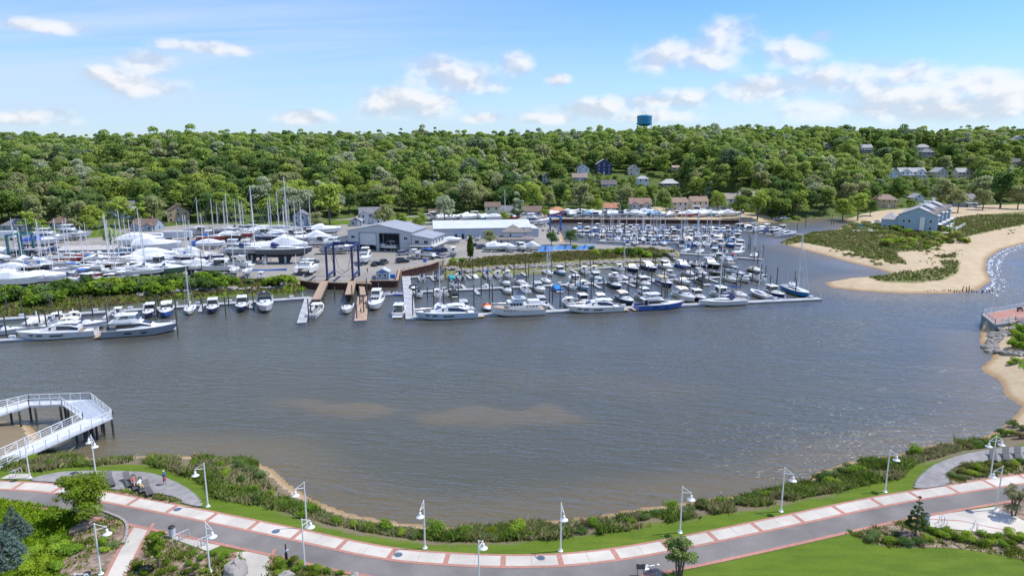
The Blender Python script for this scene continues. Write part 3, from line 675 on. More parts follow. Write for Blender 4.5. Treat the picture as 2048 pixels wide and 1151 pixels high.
for (x, y, s, lb) in ((470, 1142, 1.5, 'large grey boulder beside the short footpath'), (572, 1152, .8, 'pale boulder among clipped shrubs below the black post'), (708, 1152, .6, 'small boulder at end of the lower shrub row'), (1318, 1150, .5, 'small boulder at foot of the multi stemmed tree')):
    tag(obj('boulder', RK[int(x) % 6], None, P(x, y, 2.1), x, s), lb, 'boulder', 'garden boulders')
# low stone kerb of the maple bed
mb = MB(); kp = [P2(x, y, 2) for x, y in ((165, 1008), (205, 1022), (235, 1034), (254, 1048), (252, 1075), (243, 1093))]
kerb = tag(empty('stone_edging', (*kp[0], 2)), 'low grey stone edging around the maple bed', 'edging')
for a, b in zip(resample(kp, .7)[:-1], resample(kp, .7)[1:]):
    c = (a + b) / 2; obj('stone', MB().box(0, 0, .05, np.linalg.norm(b - a) - .04, .28, .28).mesh('stone', 'rock'), kerb, (c[0] - kp[0][0], c[1] - kp[0][1], random.uniform(-.03, .03)), atan2(*(b - a)[::-1]))

# ---------------------------------------------------------------- aluminium pier
def pier():
    e = empty('aluminium_pier', (-66, 97, 0)); tag(e, 'aluminium walkway pier with railings over the beach at left', 'pier')
    zd = 3.0; B = np.array((-66, 97, 0.))
    def seg_deck(poly3, nm='deck_panel', m='galv'):
        top = [tuple(np.array(p) - B) for p in poly3]; n = len(top)
        mb = MB(); mb.add(top + [(p[0], p[1], p[2] - .22) for p in top], [tuple(range(n)), tuple(range(2 * n - 1, n - 1, -1))] + [(i, n + i, n + (i + 1) % n, (i + 1) % n) for i in range(n)]); return obj(nm, mb.mesh(nm, m), e)
    def at(x, y, z=zd): return np.array(P(x, y, z))
    a, b, c, d = at(124, 808), at(182, 798), at(226, 834), at(166, 838)
    seg_deck([d, c, b, a])
    # grey grooved boards laid on the platform
    for k in range(4):
        t0, t1 = .12 + k * .2, .12 + k * .2 + .16
        q = [a + (b - a) * t0, a + (b - a) * t1, d + (c - d) * t1, d + (c - d) * t0]; seg_deck([p + np.array((0, 0, .03 + .02)) for p in q][::-1], 'tread_plate', 'alu')
    w0, w1 = at(58, 811), at(59, 802); l0, l1 = at(-30, 838), at(-30, 822)
    seg_deck([w0, a, b, w1]); seg_deck([l0, w0, w1, l1])
    r0, r1 = at(-40, 953, 2.2), at(-40, 932, 2.2); seg_deck([r0, c, d, r1])
    def rail(p, q):
        L = np.linalg.norm(q - p); n = max(1, int(round(L / 1.6)))
        mb = MB()
        for h, r in ((1.1, .045), (.75, .025), (.45, .025), (.12, .03)): mb.tube(p - B + (0, 0, h), q - B + (0, 0, h), r, n=5)
        rl = obj('railing', mb.mesh('railing', 'white_paint'), e)
        wm = MB()
        for i in range(int(L / .26)):
            t = (i + .5) / int(L / .26); z = p + (q - p) * t - B; wm.tube(z + (0, 0, .12), z + (0, 0, 1.08), .009, n=3, caps=False)
        o = obj('balusters', wm.mesh('balusters', 'galv'), rl); o['kind'] = 'stuff'
        for i in range(n + 1):
            z = p + (q - p) * (i / n) - B; obj('post', MB().box(0, 0, .55, .09, .09, 1.2).mesh('post', 'white_paint'), rl, tuple(z))
        for i in range(n):
            z0 = p + (q - p) * (i / n) - B; z1 = p + (q - p) * ((i + 1) / n) - B
            if i % 2 == 0: obj('brace', MB().tube(z0 + (0, 0, 1.08), z1 + (0, 0, .1), .03, n=4).mesh('brace', 'white_paint'), rl)
    for p, q in ((l0, w0), (l1, w1), (w0, a), (w1, b), (b, c), (a, d), (c, r0), (d, r1)): rail(p, q)
    for (x, y, z) in ((70, 815, 2.8), (38, 822, 2.8), (58, 806, 2.8), (20, 818, 2.8), (120, 812, 2.8), (128, 806, 2.8), (135, 818, 2.8), (165, 838, 2.8), (178, 836, 2.8), (190, 838, 2.8), (205, 836, 2.8), (223, 834, 2.8), (200, 828, 2.8), (182, 842, 2.75), (150, 850, 2.7), (172, 848, 2.75)):
        p = at(x, y, z); obj('pile', MB().tube((0, 0, -4), (0, 0, z), .16, n=8).mesh('pile', 'pile'), e, (p[0] - B[0], p[1] - B[1], 0))
    for (q0, q1) in (((36, 818), (60, 810)), ((120, 812), (142, 812)), ((163, 838), (226, 835))):
        p, q = at(*q0, 2.7), at(*q1, 2.7); obj('cap_beam', MB().tube(p - B, q - B, .14, n=4).mesh('cap_beam', 'galv'), e)
pier()
# stone and steel pier at the right
def right_pier():
    a, b = P2(1965, 628, 2.4), P2(2048, 614, 2.4); c = P2(2400, 560, 2.4); d = P2(1990, 648, 2.4); f = P2(2030, 642, 2.4); g = P2(2400, 640, 2.4)
    e = empty('esplanade_pier', (*a, 0)); tag(e, 'blue grey sheet pile pier head with red paving and railing', 'pier'); A = np.array(a)
    poly = [np.array(p) - A for p in (a, d, f, g, c, b)]
    obj('paving', MB().prism(poly, 2.25, 2.42).mesh('paving', 'brick_red'), e)
    pts = [poly[0], poly[1], poly[2]]; mat('sheet_pile', (.20, .25, .30), .7, .25, .5)
    def wall(p, q, nm='sheet_pile_wall'):
        L = np.linalg.norm(q - p); n = max(2, int(L / .9)); dr = (q - p) / L; nn = np.array((dr[1], -dr[0])); up = []; prof = []
        for i in range(n * 2 + 1):
            z = p + dr * L * i / (2 * n) + nn * (.18 if i % 2 else -.1); prof.append(z)
        o = obj(nm, MB().loft([[(z[0], z[1], -4) for z in prof], [(z[0], z[1], 2.25) for z in prof]], caps=False).mesh(nm, 'sheet_pile'), e); return o
    wall(poly[0] + (-.05, .1), poly[1] + (.0, -.1)); wall(poly[5], poly[0]); wall(poly[1] + (0, -.1), poly[2] + (0, -.1))
    cap = MB()
    for p, q in ((poly[5], poly[0]), (poly[0], poly[1]), (poly[1], poly[2]), (poly[4], poly[5])):
        m_ = (p + q) / 2; cap.box(m_[0], m_[1], 2.36, np.linalg.norm(q - p) + .3, .45, .3, atan2(*(q - p)[::-1]))
    obj('concrete_cap', cap.mesh('cap', 'concrete'), e)
    for p, q in ((poly[5], poly[0]), (poly[0], poly[1]), (poly[1], poly[2]), (poly[2], poly[3]), (poly[4], poly[5])):
        mb = MB(); L = np.linalg.norm(q - p)
        for h in (.5, .95, 1.35): mb.tube((*p, 2.5 + h * .8), (*q, 2.5 + h * .8), .03, n=4)
        for i in range(int(L / .18)): z = p + (q - p) * i / int(L / .18); mb.tube((*z, 2.5), (*z, 3.55), .012, n=3, caps=False)
        r = obj('railing', mb.mesh('railing', 'galv'), e)
        for i in range(int(L / 2) + 1): z = p + (q - p) * i / (int(L / 2) or 1); obj('post', MB().box(0, 0, .55, .08, .08, 1.15).mesh('post', 'galv'), r, (*z, 2.5))
right_pier()
lamp(1984, 624, 1995, 590, 'white lamp post on the pier head across the water at right', z=2.42)
# ================================================================ boats: each builder returns parts; bow towards +x, waterline z = 0
def hull_secs(L, B, F, rise=.35, n=11, full=.45, stern=.9, rake=.10, draft=.45, flare=.86):
    S = []
    for k in range(n):
        t = k / (n - 1)
        w = B / 2 * ((stern + (1 - stern) * min(1, t / full)) if t < full else (1 - ((t - full) / (1 - full)) ** 2.3)); w = max(w, .03)
        s = F * (1 + rise * t * t); x = -L / 2 + L * t
        kz = -draft + (draft + s * .35) * max(0, (t - .72) / .28) ** 2
        xk = x - L * rake * max(0, (t - .6) / .4) ** 1.5; xc = x - L * rake * .55 * max(0, (t - .6) / .4) ** 1.5
        cz = .16 + .25 * s * max(0, (t - .6) / .4) ** 2
        S.append((x, w, s, xk, kz, xc, w * (flare - .12 * t), cz))
    return S
def hull_mesh(S, name='hull', stripe=None):
    mb = MB(); secs = []
    for (x, w, s, xk, kz, xc, wc, cz) in S: secs.append([(x, -w, s), (xc, -wc, cz), (xk, 0, kz), (xc, wc, cz), (x, w, s)])
    n = 5; vs = [p for q in secs for p in q]; base = 0
    for i, mi in ((0, 0), (1, 1), (2, 1), (3, 0)):
        fs = [(a * n + i, (a + 1) * n + i, (a + 1) * n + i + 1, a * n + i + 1) for a in range(len(secs) - 1)]
        mb.f += fs; mb.m += [mi] * len(fs)
    mb.v = vs; mb.f.append((0, 1, 2, 3, 4)); mb.m.append(0)
    # gunwale cap
    for sd in (0, 4):
        for a in range(len(S) - 1):
            p, q = secs[a][sd], secs[a + 1][sd]; sg = -1 if sd == 0 else 1
            i0 = .16; k = len(mb.v)
            mb.v += [(p[0], p[1] + sg * .03, p[2] + .03), (q[0], q[1] + sg * .03, q[2] + .03), (q[0], q[1] - sg * min(i0, abs(q[1]) * .9), q[2] + .035), (p[0], p[1] - sg * min(i0, abs(p[1]) * .9), p[2] + .035)]
            mb.f.append((k, k + 1, k + 2, k + 3)); mb.m.append(2)
    return mb.mesh(name, 'gelcoat', 'bottom_paint', 'white_gel', smooth=False)
def deck_mesh(S, t0, t1=1.0, dz=.02, camber=.08, m='white_gel', name='deck', inset=.0):
    n = len(S); L0 = S[0][0]; Ln = S[-1][0] - L0; xs = np.linspace(t0, t1, 8); secs = []
    X = [s[0] for s in S]
    for t in xs:
        x = L0 + Ln * t; w = max(.02, np.interp(x, X, [s[1] for s in S]) - inset - .02); z = np.interp(x, X, [s[2] for s in S]) + dz
        secs.append([(x, -w, z), (x, 0, z + camber), (x, w, z)])
    return MB().loft(secs, caps=False).mesh(name, m)
def sole_mesh(S, t0, t1, zf, m='cockpit', name='cockpit_sole'):
    X = [s[0] for s in S]; L0 = X[0]; Ln = X[-1] - L0; secs = []
    for t in np.linspace(t0, t1, 5):
        x = L0 + Ln * t; w = np.interp(x, X, [s[1] for s in S]) * .93; z = zf; secs.append([(x, -w, z), (x, w, z)])
    mb = MB().loft(secs, caps=False); x = L0 + Ln * t1; w = np.interp(x, X, [s[1] for s in S]) - .02; s_ = np.interp(x, X, [s[2] for s in S])
    mb.add([(x, -w, zf), (x, w, zf), (x, w, s_ + .02), (x, -w, s_ + .02)], [(0, 1, 2, 3)]); return mb.mesh(name, m)
def house(st, name='cabin', m='white_gel', bev=.12):
    """st: (x, half width bottom, half width top, z bottom, z top)"""
    secs = [[(x, -wb, zb), (x, -wt, zt - bev), (x, -wt + bev, zt), (x, wt - bev, zt), (x, wt, zt - bev), (x, wb, zb)] for x, wb, wt, zb, zt in st]
    return MB().loft(secs).mesh(name, m)
def band(st, f0, f1, i0=0, i1=None, o=.025, name='side_window', m='dark_glass', bev=.12):
    i1 = len(st) if i1 is None else i1; mb = MB()
    for sg in (-1, 1):
        sec = []
        for x, wb, wt, zb, zt in st[i0:i1]:
            zt2 = zt - bev; g = lambda f: (x, sg * (wb + (wt - wb) * f + o), zb + (zt2 - zb) * f); sec.append([g(f0), g(f1)])
        mb.loft(sec, caps=False)
    return mb.mesh(name, m)
def screen(a, b, o=.03, f0=.12, f1=.88, name='windscreen'):
    """raked glass between two house stations (upper edges)"""
    def pt(s, u): x, wb, wt, zb, zt = s; return np.array((x, u * (wt - .1), zt))
    q = []
    for f in (f0, f1): q.append([tuple(pt(a, u) * (1 - f) + pt(b, u) * f + np.array((.02, 0, o))) for u in (-1, -.34, -.30, .30, .34, 1)])
    mb = MB()
    for i in (0, 2, 4): mb.add([q[0][i], q[0][i + 1], q[1][i + 1], q[1][i]], [(0, 1, 2, 3)])
    return mb.mesh(name, 'dark_glass')
def bow_rail(S, t0=.45, h=.55, name='bow_rail'):
    X = [s[0] for s in S]; L0 = X[0]; Ln = X[-1] - L0; mb = MB(); ts = np.linspace(t0, .985, 7)
    for sg in (-1, 1):
        top = []
        for t in ts:
            x = L0 + Ln * t; w = np.interp(x, X, [s[1] for s in S]) * .93; z = np.interp(x, X, [s[2] for s in S]) + .03; top.append((x, sg * w, z + h)); mb.tube((x, sg * w, z), (x, sg * w, z + h), .02, n=3)
        mb.path(top, .025, n=4)
    return mb.mesh(name, 'alu')
def motor_mesh():
    m = MB(); m.box(-.05, 0, .78, .62, .40, .48, tap=.78); m.box(0, 0, .25, .26, .18, .7); m.box(-.02, 0, -.25, .5, .12, .3); return m.mesh('outboard_motor', 'outboard')
MOT = motor_mesh()
def motors(L, n, F=.7):
    return [('outboard_motor', n_) for n_ in ()]
def stands(L, B, zg, xs=(-.32, .22)):
    mb = MB()
    for x in xs:
        for s in (-1, 1):
            a = (x * L, s * B * .40, .12); g = (x * L, s * B * .62, zg)
            mb.tube(g, a, .06, n=4); mb.tube((x * L + .5, s * B * .75, zg), (x * L, s * B * .55, zg + (-zg) * .5), .04, n=3); mb.tube((x * L - .5, s * B * .75, zg), (x * L, s * B * .55, zg + (-zg) * .5), .04, n=3)
    for x in (-.38, 0, .3): mb.box(x * L, 0, zg / 2 - .2, .4, .5, abs(zg) - .42)
    return mb.mesh('support_stand', 'galv')

def sport_yacht(L=15.5, B=4.4, F=1.55):
    S = hull_secs(L, B, F, .30, rake=.11, full=.5); X = lambda t: -L / 2 + L * t
    st = [(X(.20), 1.75, 1.35, F + .0, F + 1.0), (X(.30), 1.78, 1.4, F + .05, F + 1.55), (X(.45), 1.75, 1.35, F + .1, F + 1.75), (X(.56), 1.65, 1.2, F + .15, F + 1.45), (X(.68), 1.35, .85, F + .22, F + .72), (X(.75), 1.0, .6, F + .28, F + .45)]
    rb = MB(); rb.loft([[(X(.20), -1.25, F + 1.75), (X(.20), -1.1, F + 1.9), (X(.20), 1.1, F + 1.9), (X(.20), 1.25, F + 1.75)], [(X(.33), -1.4, F + 1.85), (X(.33), -1.25, F + 2.02), (X(.33), 1.25, F + 2.02), (X(.33), 1.4, F + 1.85)], [(X(.48), -1.3, F + 1.78), (X(.48), -1.15, F + 1.86), (X(.48), 1.15, F + 1.86), (X(.48), 1.3, F + 1.78)]], closed=True)
    pl = MB().box(X(0) - .75, 0, .38, 1.6, B * .86, .12); sp = MB().box(X(.80), 0, F * 1.19 + .13, 1.7, 1.3, .14); hw = MB()
    for sg in (-1, 1):
        for t0, t1, z in ((.38, .56, .95), (.64, .73, 1.15), (.76, .83, 1.25)):
            x0, x1 = X(t0), X(t1); w0 = np.interp(x0, [s[1 - 1] for s in S], [s[1] for s in S]); w1 = np.interp(x1, [s[0] for s in S], [s[1] for s in S])
            k = .955; hw.add([(x0 + .2, sg * (w0 * k + .03), z - .16), (x1 - .2, sg * (w1 * k + .03), z - .16), (x1, sg * (w1 * .985 + .03), z + .16), (x0, sg * (w0 * .985 + .03), z + .16)], [(0, 1, 2, 3)])
    seat = MB().box(X(.10), 0, F * .75, 1.4, B * .6, .5)
    ant = MB(); ant.tube((X(.24), .6, F + 1.9), (X(.20), .6, F + 3.4), .02, n=3); ant.lathe([(.0, 0), (.3, .03), (.3, .2), (.0, .28)], c=(X(.26), 0, F + 1.95), n=8)
    return [('hull', hull_mesh(S), [('hull_window', hw.mesh('hull_window', 'dark_glass'))]), ('deck', deck_mesh(S, .20)), ('cockpit_sole', sole_mesh(S, 0, .2, F * .55, 'teak')), ('cabin', house(st), [('side_window', band(st, .30, .85, 0, 5)), ('windscreen', screen(st[4], st[3])), ('hatch', MB().box(X(.39), 0, F + 1.70, 1.5, 1.5, .14).mesh('hatch', 'dark_glass'))]),
            ('hardtop', rb.mesh('hardtop', 'white_gel')), ('swim_platform', pl.mesh('swim_platform', 'teak')), ('sunpad', sp.mesh('sunpad', 'canvas')), ('seat', seat.mesh('seat', 'white_gel')), ('bow_rail', bow_rail(S)), ('antenna', ant.mesh('antenna', 'white_gel'))]
def fly_yacht(L=15.0, B=4.5, F=1.6, top=True):
    S = hull_secs(L, B, F, .33, rake=.12, full=.5); X = lambda t: -L / 2 + L * t
    st = [(X(.20), 1.8, 1.6, F * .6, F + 1.55), (X(.42), 1.85, 1.62, F * .7, F + 1.6), (X(.52), 1.8, 1.5, F + .1, F + 1.5), (X(.66), 1.5, 1.05, F + .2, F + .8), (X(.74), 1.1, .7, F + .25, F + .45)]
    fb = [(X(.10), 1.75, 1.7, F + 1.55, F + 1.72), (X(.20), 1.85, 1.8, F + 1.55, F + 2.1), (X(.40), 1.7, 1.55, F + 1.58, F + 2.35), (X(.50), 1.45, 1.2, F + 1.5, F + 2.15)]
    ws = MB().add([(X(.50), -1.3, F + 2.1), (X(.50), 1.3, F + 2.1), (X(.455), 1.1, F + 2.85), (X(.455), -1.1, F + 2.85)], [(0, 1, 2, 3)])
    sup = MB()
    for sg in (-1, 1): sup.tube((X(.20), sg * 1.6, F + 1.9), (X(.27), sg * 1.35, F + 3.1), .09, n=4); sup.tube((X(.44), sg * 1.3, F + 2.3), (X(.42), sg * 1.2, F + 3.1), .05, n=4)
    ht = MB().box(X(.325), 0, F + 3.17, L * .27, 2.9, .16, tap=.93)
    pl = MB().box(X(0) - .7, 0, .38, 1.5, B * .86, .12); rad = MB(); rad.lathe([(.0, 0), (.28, .03), (.28, .18), (.0, .25)], c=(X(.27), 0, F + 3.26), n=8); rad.tube((X(.23), .5, F + 3.2), (X(.2), .5, F + 4.9), .02, n=3)
    hw = MB()
    for sg in (-1, 1):
        for t0, t1 in ((.30, .40), (.52, .60)):
            x0, x1 = X(t0), X(t1); w0 = np.interp(x0, [s[0] for s in S], [s[1] for s in S]); w1 = np.interp(x1, [s[0] for s in S], [s[1] for s in S]); hw.add([(x0, sg * (w0 * .945 + .035), .72), (x1, sg * (w1 * .945 + .035), .72), (x1, sg * (w1 * .975 + .035), 1.05), (x0, sg * (w0 * .975 + .035), 1.05)], [(0, 1, 2, 3)])
    P_ = [('hull', hull_mesh(S), [('hull_window', hw.mesh('hull_window', 'dark_glass'))]), ('deck', deck_mesh(S, .22)), ('cockpit_sole', sole_mesh(S, 0, .22, F * .6, 'teak')), ('cabin', house(st), [('side_window', band(st, .48, .88, 0, 4)), ('windscreen', screen(st[3], st[2])), ('rear_door', MB().add([(X(.2) - .03, -1.2, F * .65), (X(.2) - .03, 1.2, F * .65), (X(.2) - .03, 1.2, F + 1.3), (X(.2) - .03, -1.2, F + 1.3)], [(3, 2, 1, 0)]).mesh('rear_door', 'dark_glass'))]), ('flybridge', house(fb, 'flybridge', bev=.05)),
          ('fly_windscreen', ws.mesh('fly_windscreen', 'dark_glass')), ('swim_platform', pl.mesh('swim_platform', 'teak')), ('bow_rail', bow_rail(S)), ('seat', MB().box(X(.28), 0, F + 2.25, 1.2, 2.2, .5).mesh('seat', 'cockpit'))]
    if top: P_ += [('hardtop', ht.mesh('hardtop', 'white_gel')), ('top_support', sup.mesh('top_support', 'white_gel')), ('radar', rad.mesh('radar', 'white_gel'))]
    return P_
def trawler(L=13.5, B=4.4, F=1.5):
    S = hull_secs(L, B, F, .60, rake=.05, full=.5, draft=.9); X = lambda t: -L / 2 + L * t
    st = [(X(.10), 1.75, 1.7, F + .0, F + 1.35), (X(.42), 1.75, 1.7, F + .05, F + 1.35)]; st2 = [(X(.42), 1.7, 1.62, F + .1, F + 2.15), (X(.66), 1.6, 1.5, F + .2, F + 2.15), (X(.69), 1.5, 1.35, F + .3, F + 2.0)]
    fb = [(X(.36), 1.6, 1.7, F + 2.15, F + 2.9), (X(.60), 1.5, 1.6, F + 2.15, F + 2.9)]
    def panes(a, b, z0, z1, w, n):
        q = MB()
        for sg in (-1, 1):
            for i in range(n):
                x0 = a + (b - a) * (i + .12) / n; x1 = a + (b - a) * (i + .88) / n; q.add([(x0, sg * w, z0), (x1, sg * w, z0), (x1, sg * w, z1), (x0, sg * w, z1)], [(0, 1, 2, 3)])
        return q
    w1 = panes(X(.14), X(.38), F + .6, F + 1.1, 1.77, 4); w2 = panes(X(.44), X(.66), F + 1.2, F + 1.8, 1.70, 4)
    for i in range(3): u = -1 + i * .75; w2.add([(X(.69) + .03, u, F + 1.2), (X(.69) + .03, u + .5, F + 1.2), (X(.69) + .03, u + .5, F + 1.75), (X(.69) + .03, u, F + 1.75)], [(0, 1, 2, 3)])
    bim = MB(); bim.loft([[(X(.38), -1.3, F + 4.0), (X(.38), 0, F + 4.2), (X(.38), 1.3, F + 4.0)], [(X(.52), -1.3, F + 4.0), (X(.52), 0, F + 4.22), (X(.52), 1.3, F + 4.0)]], caps=False)
    fr = MB()
    for sg in (-1, 1):
        for t in (.38, .52): fr.tube((X(t), sg * 1.3, F + 2.8), (X(t), sg * 1.3, F + 4.0), .025, n=3)
    up = MB(); up.box(X(.20), 0, F + 1.75, 3.2, 2.9, .8, tap=.88); mast = MB(); mast.tube((X(.34), 0, F + 2), (X(.32), 0, F + 5.6), .06); mast.tube((X(.32), -.6, F + 4.9), (X(.32), .6, F + 4.9), .03); mast.lathe([(.0, 0), (.3, .05), (.3, .2), (.0, .3)], c=(X(.335), 0, F + 4.4), n=8)
    tr = MB(); tr.loft([[(s[0], sg * (s[1] + .03), s[2] - .02), (s[0], sg * (s[1] + .03), s[2] + .06)] for sg in (1,) for s in S], caps=False); tr.loft([[(s[0], -(s[1] + .03), s[2] - .02), (s[0], -(s[1] + .03), s[2] + .06)] for s in S], caps=False)
    flag = MB().add([(X(.0) - .2, 0, F + 1.0), (X(0) - .9, .1, F + .9), (X(0) - .9, .1, F + 1.4), (X(0) - .2, 0, F + 1.5)], [(0, 1, 2, 3)])
    port = MB()
    for sg in (-1, 1):
        for t in (.58, .64, .70, .76): x = X(t); w = np.interp(x, [s[0] for s in S], [s[1] for s in S]); port.box(x, sg * (w * .97), F * 1.0, .3, .06, .2)
    return [('hull', hull_mesh(S), [('porthole', port.mesh('porthole', 'dark_glass'))]), ('deck', deck_mesh(S, .02, camber=.04, m='teak')), ('aft_cabin', house(st, 'aft_cabin'), [('side_window', w1.mesh('side_window', 'dark_glass'))]), ('wheelhouse', house(st2, 'wheelhouse'), [('side_window', w2.mesh('side_window', 'dark_glass'))]), ('flybridge', house(fb, 'flybridge', bev=.03)), ('aft_enclosure', up.mesh('aft_enclosure', 'white_gel')),
            ('bimini', bim.mesh('bimini', 'canvas')), ('bimini_frame', fr.mesh('bimini_frame', 'alu')), ('mast', mast.mesh('mast', 'white_gel')), ('cap_rail', tr.mesh('cap_rail', 'teak')), ('bow_rail', bow_rail(S, .1, .75)), ('flag', flag.mesh('flag', 'canvas'))]
def express(L=9.5, B=3.1, F=1.15, top='canvas', lite=False):
    S = hull_secs(L, B, F, .32, rake=.10, n=9); X = lambda t: -L / 2 + L * t
    st = [(X(.46), 1.25, 1.0, F, F + .55), (X(.58), 1.2, .85, F + .1, F + .60), (X(.78), .8, .45, F + .2, F + .45), (X(.86), .45, .2, F + .25, F + .35)]
    ws = MB().add([(X(.50), -1.25, F + .35), (X(.50), 1.25, F + .35), (X(.42), 1.1, F + 1.05), (X(.42), -1.1, F + 1.05), (X(.34), -1.38, F + .3), (X(.34), 1.38, F + .3)], [(0, 1, 2, 3), (4, 0, 3), (1, 5, 2)])
    seat = MB(); seat.box(X(.08), 0, F * .72, .8, B * .7, .5)
    parts = [('hull', hull_mesh(S)), ('deck', deck_mesh(S, .42)), ('cockpit_sole', sole_mesh(S, 0, .42, F * .5)), ('cabin', house(st, bev=.06), [('hatch', MB().box(X(.66), 0, F + .62, .5, .5, .06).mesh('hatch', 'dark_glass'))] if not lite else []), ('windscreen', ws.mesh('windscreen', 'dark_glass')), ('seat', seat.mesh('seat', 'white_gel')), ('swim_platform', MB().box(X(0) - .45, 0, .34, 1.0, B * .8, .1).mesh('swim_platform', 'white_gel'))]
    if top == 'arch':
        a = MB()
        for sg in (-1, 1): a.tube((X(.16), sg * 1.4, F), (X(.24), sg * 1.15, F + 1.45), .09, n=4)
        a.tube((X(.24), -1.15, F + 1.45), (X(.24), 1.15, F + 1.45), .10, n=4); a.lathe([(.0, 0), (.22, .03), (.22, .16), (.0, .2)], c=(X(.24), 0, F + 1.55), n=7); parts.append(('radar_arch', a.mesh('radar_arch', 'white_gel')))
    if top in ('canvas', 'arch'):
        c = MB(); z = F + (1.55 if top == 'canvas' else 1.5)
        c.loft([[(X(.08), -1.15, z - .12), (X(.08), 0, z), (X(.08), 1.15, z - .12)], [(X(.24), -1.25, z), (X(.24), 0, z + .12), (X(.24), 1.25, z)], [(X(.42), -1.1, z - .3), (X(.42), 0, z - .15), (X(.42), 1.1, z - .3)]], caps=False); parts.append(('canvas_top', c.mesh('canvas_top', 'canvas')))
    if top == 'hard':
        ht = MB().box(X(.30), 0, F + 1.75, L * .34, 2.5, .12, tap=.92)
        for sg in (-1, 1):
            for t in (.16, .44): ht.tube((X(t), sg * 1.25, F), (X(t), sg * 1.1, F + 1.7), .05, n=4)
        ht.lathe([(.0, 0), (.25, .03), (.25, .18), (.0, .24)], c=(X(.3), 0, F + 1.82), n=7); parts.append(('hardtop', ht.mesh('hardtop', 'white_gel')))
        g = MB()
        for sg in (-1, 1): g.add([(X(.26), sg * 1.22, F + .45), (X(.43), sg * 1.2, F + .45), (X(.43), sg * 1.1, F + 1.6), (X(.24), sg * 1.12, F + 1.6)], [(0, 1, 2, 3)])
        g.add([(X(.455), -1.1, F + .6), (X(.455), 1.1, F + .6), (X(.44), 1.02, F + 1.65), (X(.44), -1.02, F + 1.65)], [(0, 1, 2, 3)]); parts.append(('side_window', g.mesh('side_window', 'dark_glass')))
    if top == 'cover':
        c = MB(); secs = []
        for t, h in ((0, .25), (.1, .5), (.25, .9), (.42, 1.0), (.55, .6)):
            x = X(t); w = np.interp(x, [s[0] for s in S], [s[1] for s in S]) + .03; z = np.interp(x, [s[0] for s in S], [s[2] for s in S]); secs.append([(x, -w, z - .15), (x, -w * .9, z + h * .6), (x, 0, z + h), (x, w * .9, z + h * .6), (x, w, z - .15)])
        parts.append(('boat_cover', c.loft(secs).mesh('boat_cover', 'canvas')))
    if not lite: parts.append(('bow_rail', bow_rail(S, .45, .5)))
    return parts
def console(L=8.5, B=2.8, F=1.0, n=2, ttop=True, lite=False):
    S = hull_secs(L, B, F, .38, rake=.09, n=9); X = lambda t: -L / 2 + L * t
    co = MB(); co.box(X(.46), 0, F * .45 + .55, .8, .9, 1.1, tap=.85); wsn = MB().add([(X(.46) + .42, -.42, F * .45 + 1.0), (X(.46) + .42, .42, F * .45 + 1.0), (X(.46) + .25, .4, F * .45 + 1.65), (X(.46) + .25, -.4, F * .45 + 1.65)], [(0, 1, 2, 3)])
    lp = MB(); lp.box(X(.34), 0, F * .45 + .5, .5, 1.1, .9); bs = MB(); bs.box(X(.62), 0, F * .45 + .25, .8, .9, .5)
    parts = [('hull', hull_mesh(S)), ('deck', deck_mesh(S, .80)), ('cockpit_sole', sole_mesh(S, 0, .80, F * .45)), ('console', co.mesh('console', 'white_gel')), ('windscreen', wsn.mesh('windscreen', 'dark_glass')), ('helm_seat', lp.mesh('helm_seat', 'white_gel')), ('bow_seat', bs.mesh('bow_seat', 'cockpit'))]
    if ttop:
        t = MB(); t.box(X(.42), 0, F + 1.55, L * .27, 2.0, .09, tap=.94); parts.append(('t_top', t.mesh('t_top', 'canvas')))
        fr = MB()
        for sg in (-1, 1):
            for q in (.34, .50): fr.tube((X(q), sg * .65, F * .45), (X(q), sg * .85, F + 1.5), .035, n=4)
        parts.append(('t_top_frame', fr.mesh('t_top_frame', 'alu')))
    sp = {1: (0,), 2: (-.38, .38), 3: (-.7, 0, .7), 4: (-1.0, -.34, .34, 1.0)}[n]
    for y in sp:
        m = MB(); m.box(X(0) - .35, y, F * .95, .66, .44, .56, tap=.78); m.box(X(0) - .30, y, .3, .26, .18, .9); parts.append(('outboard_motor', m.mesh('outboard_motor', 'outboard')))
    return parts
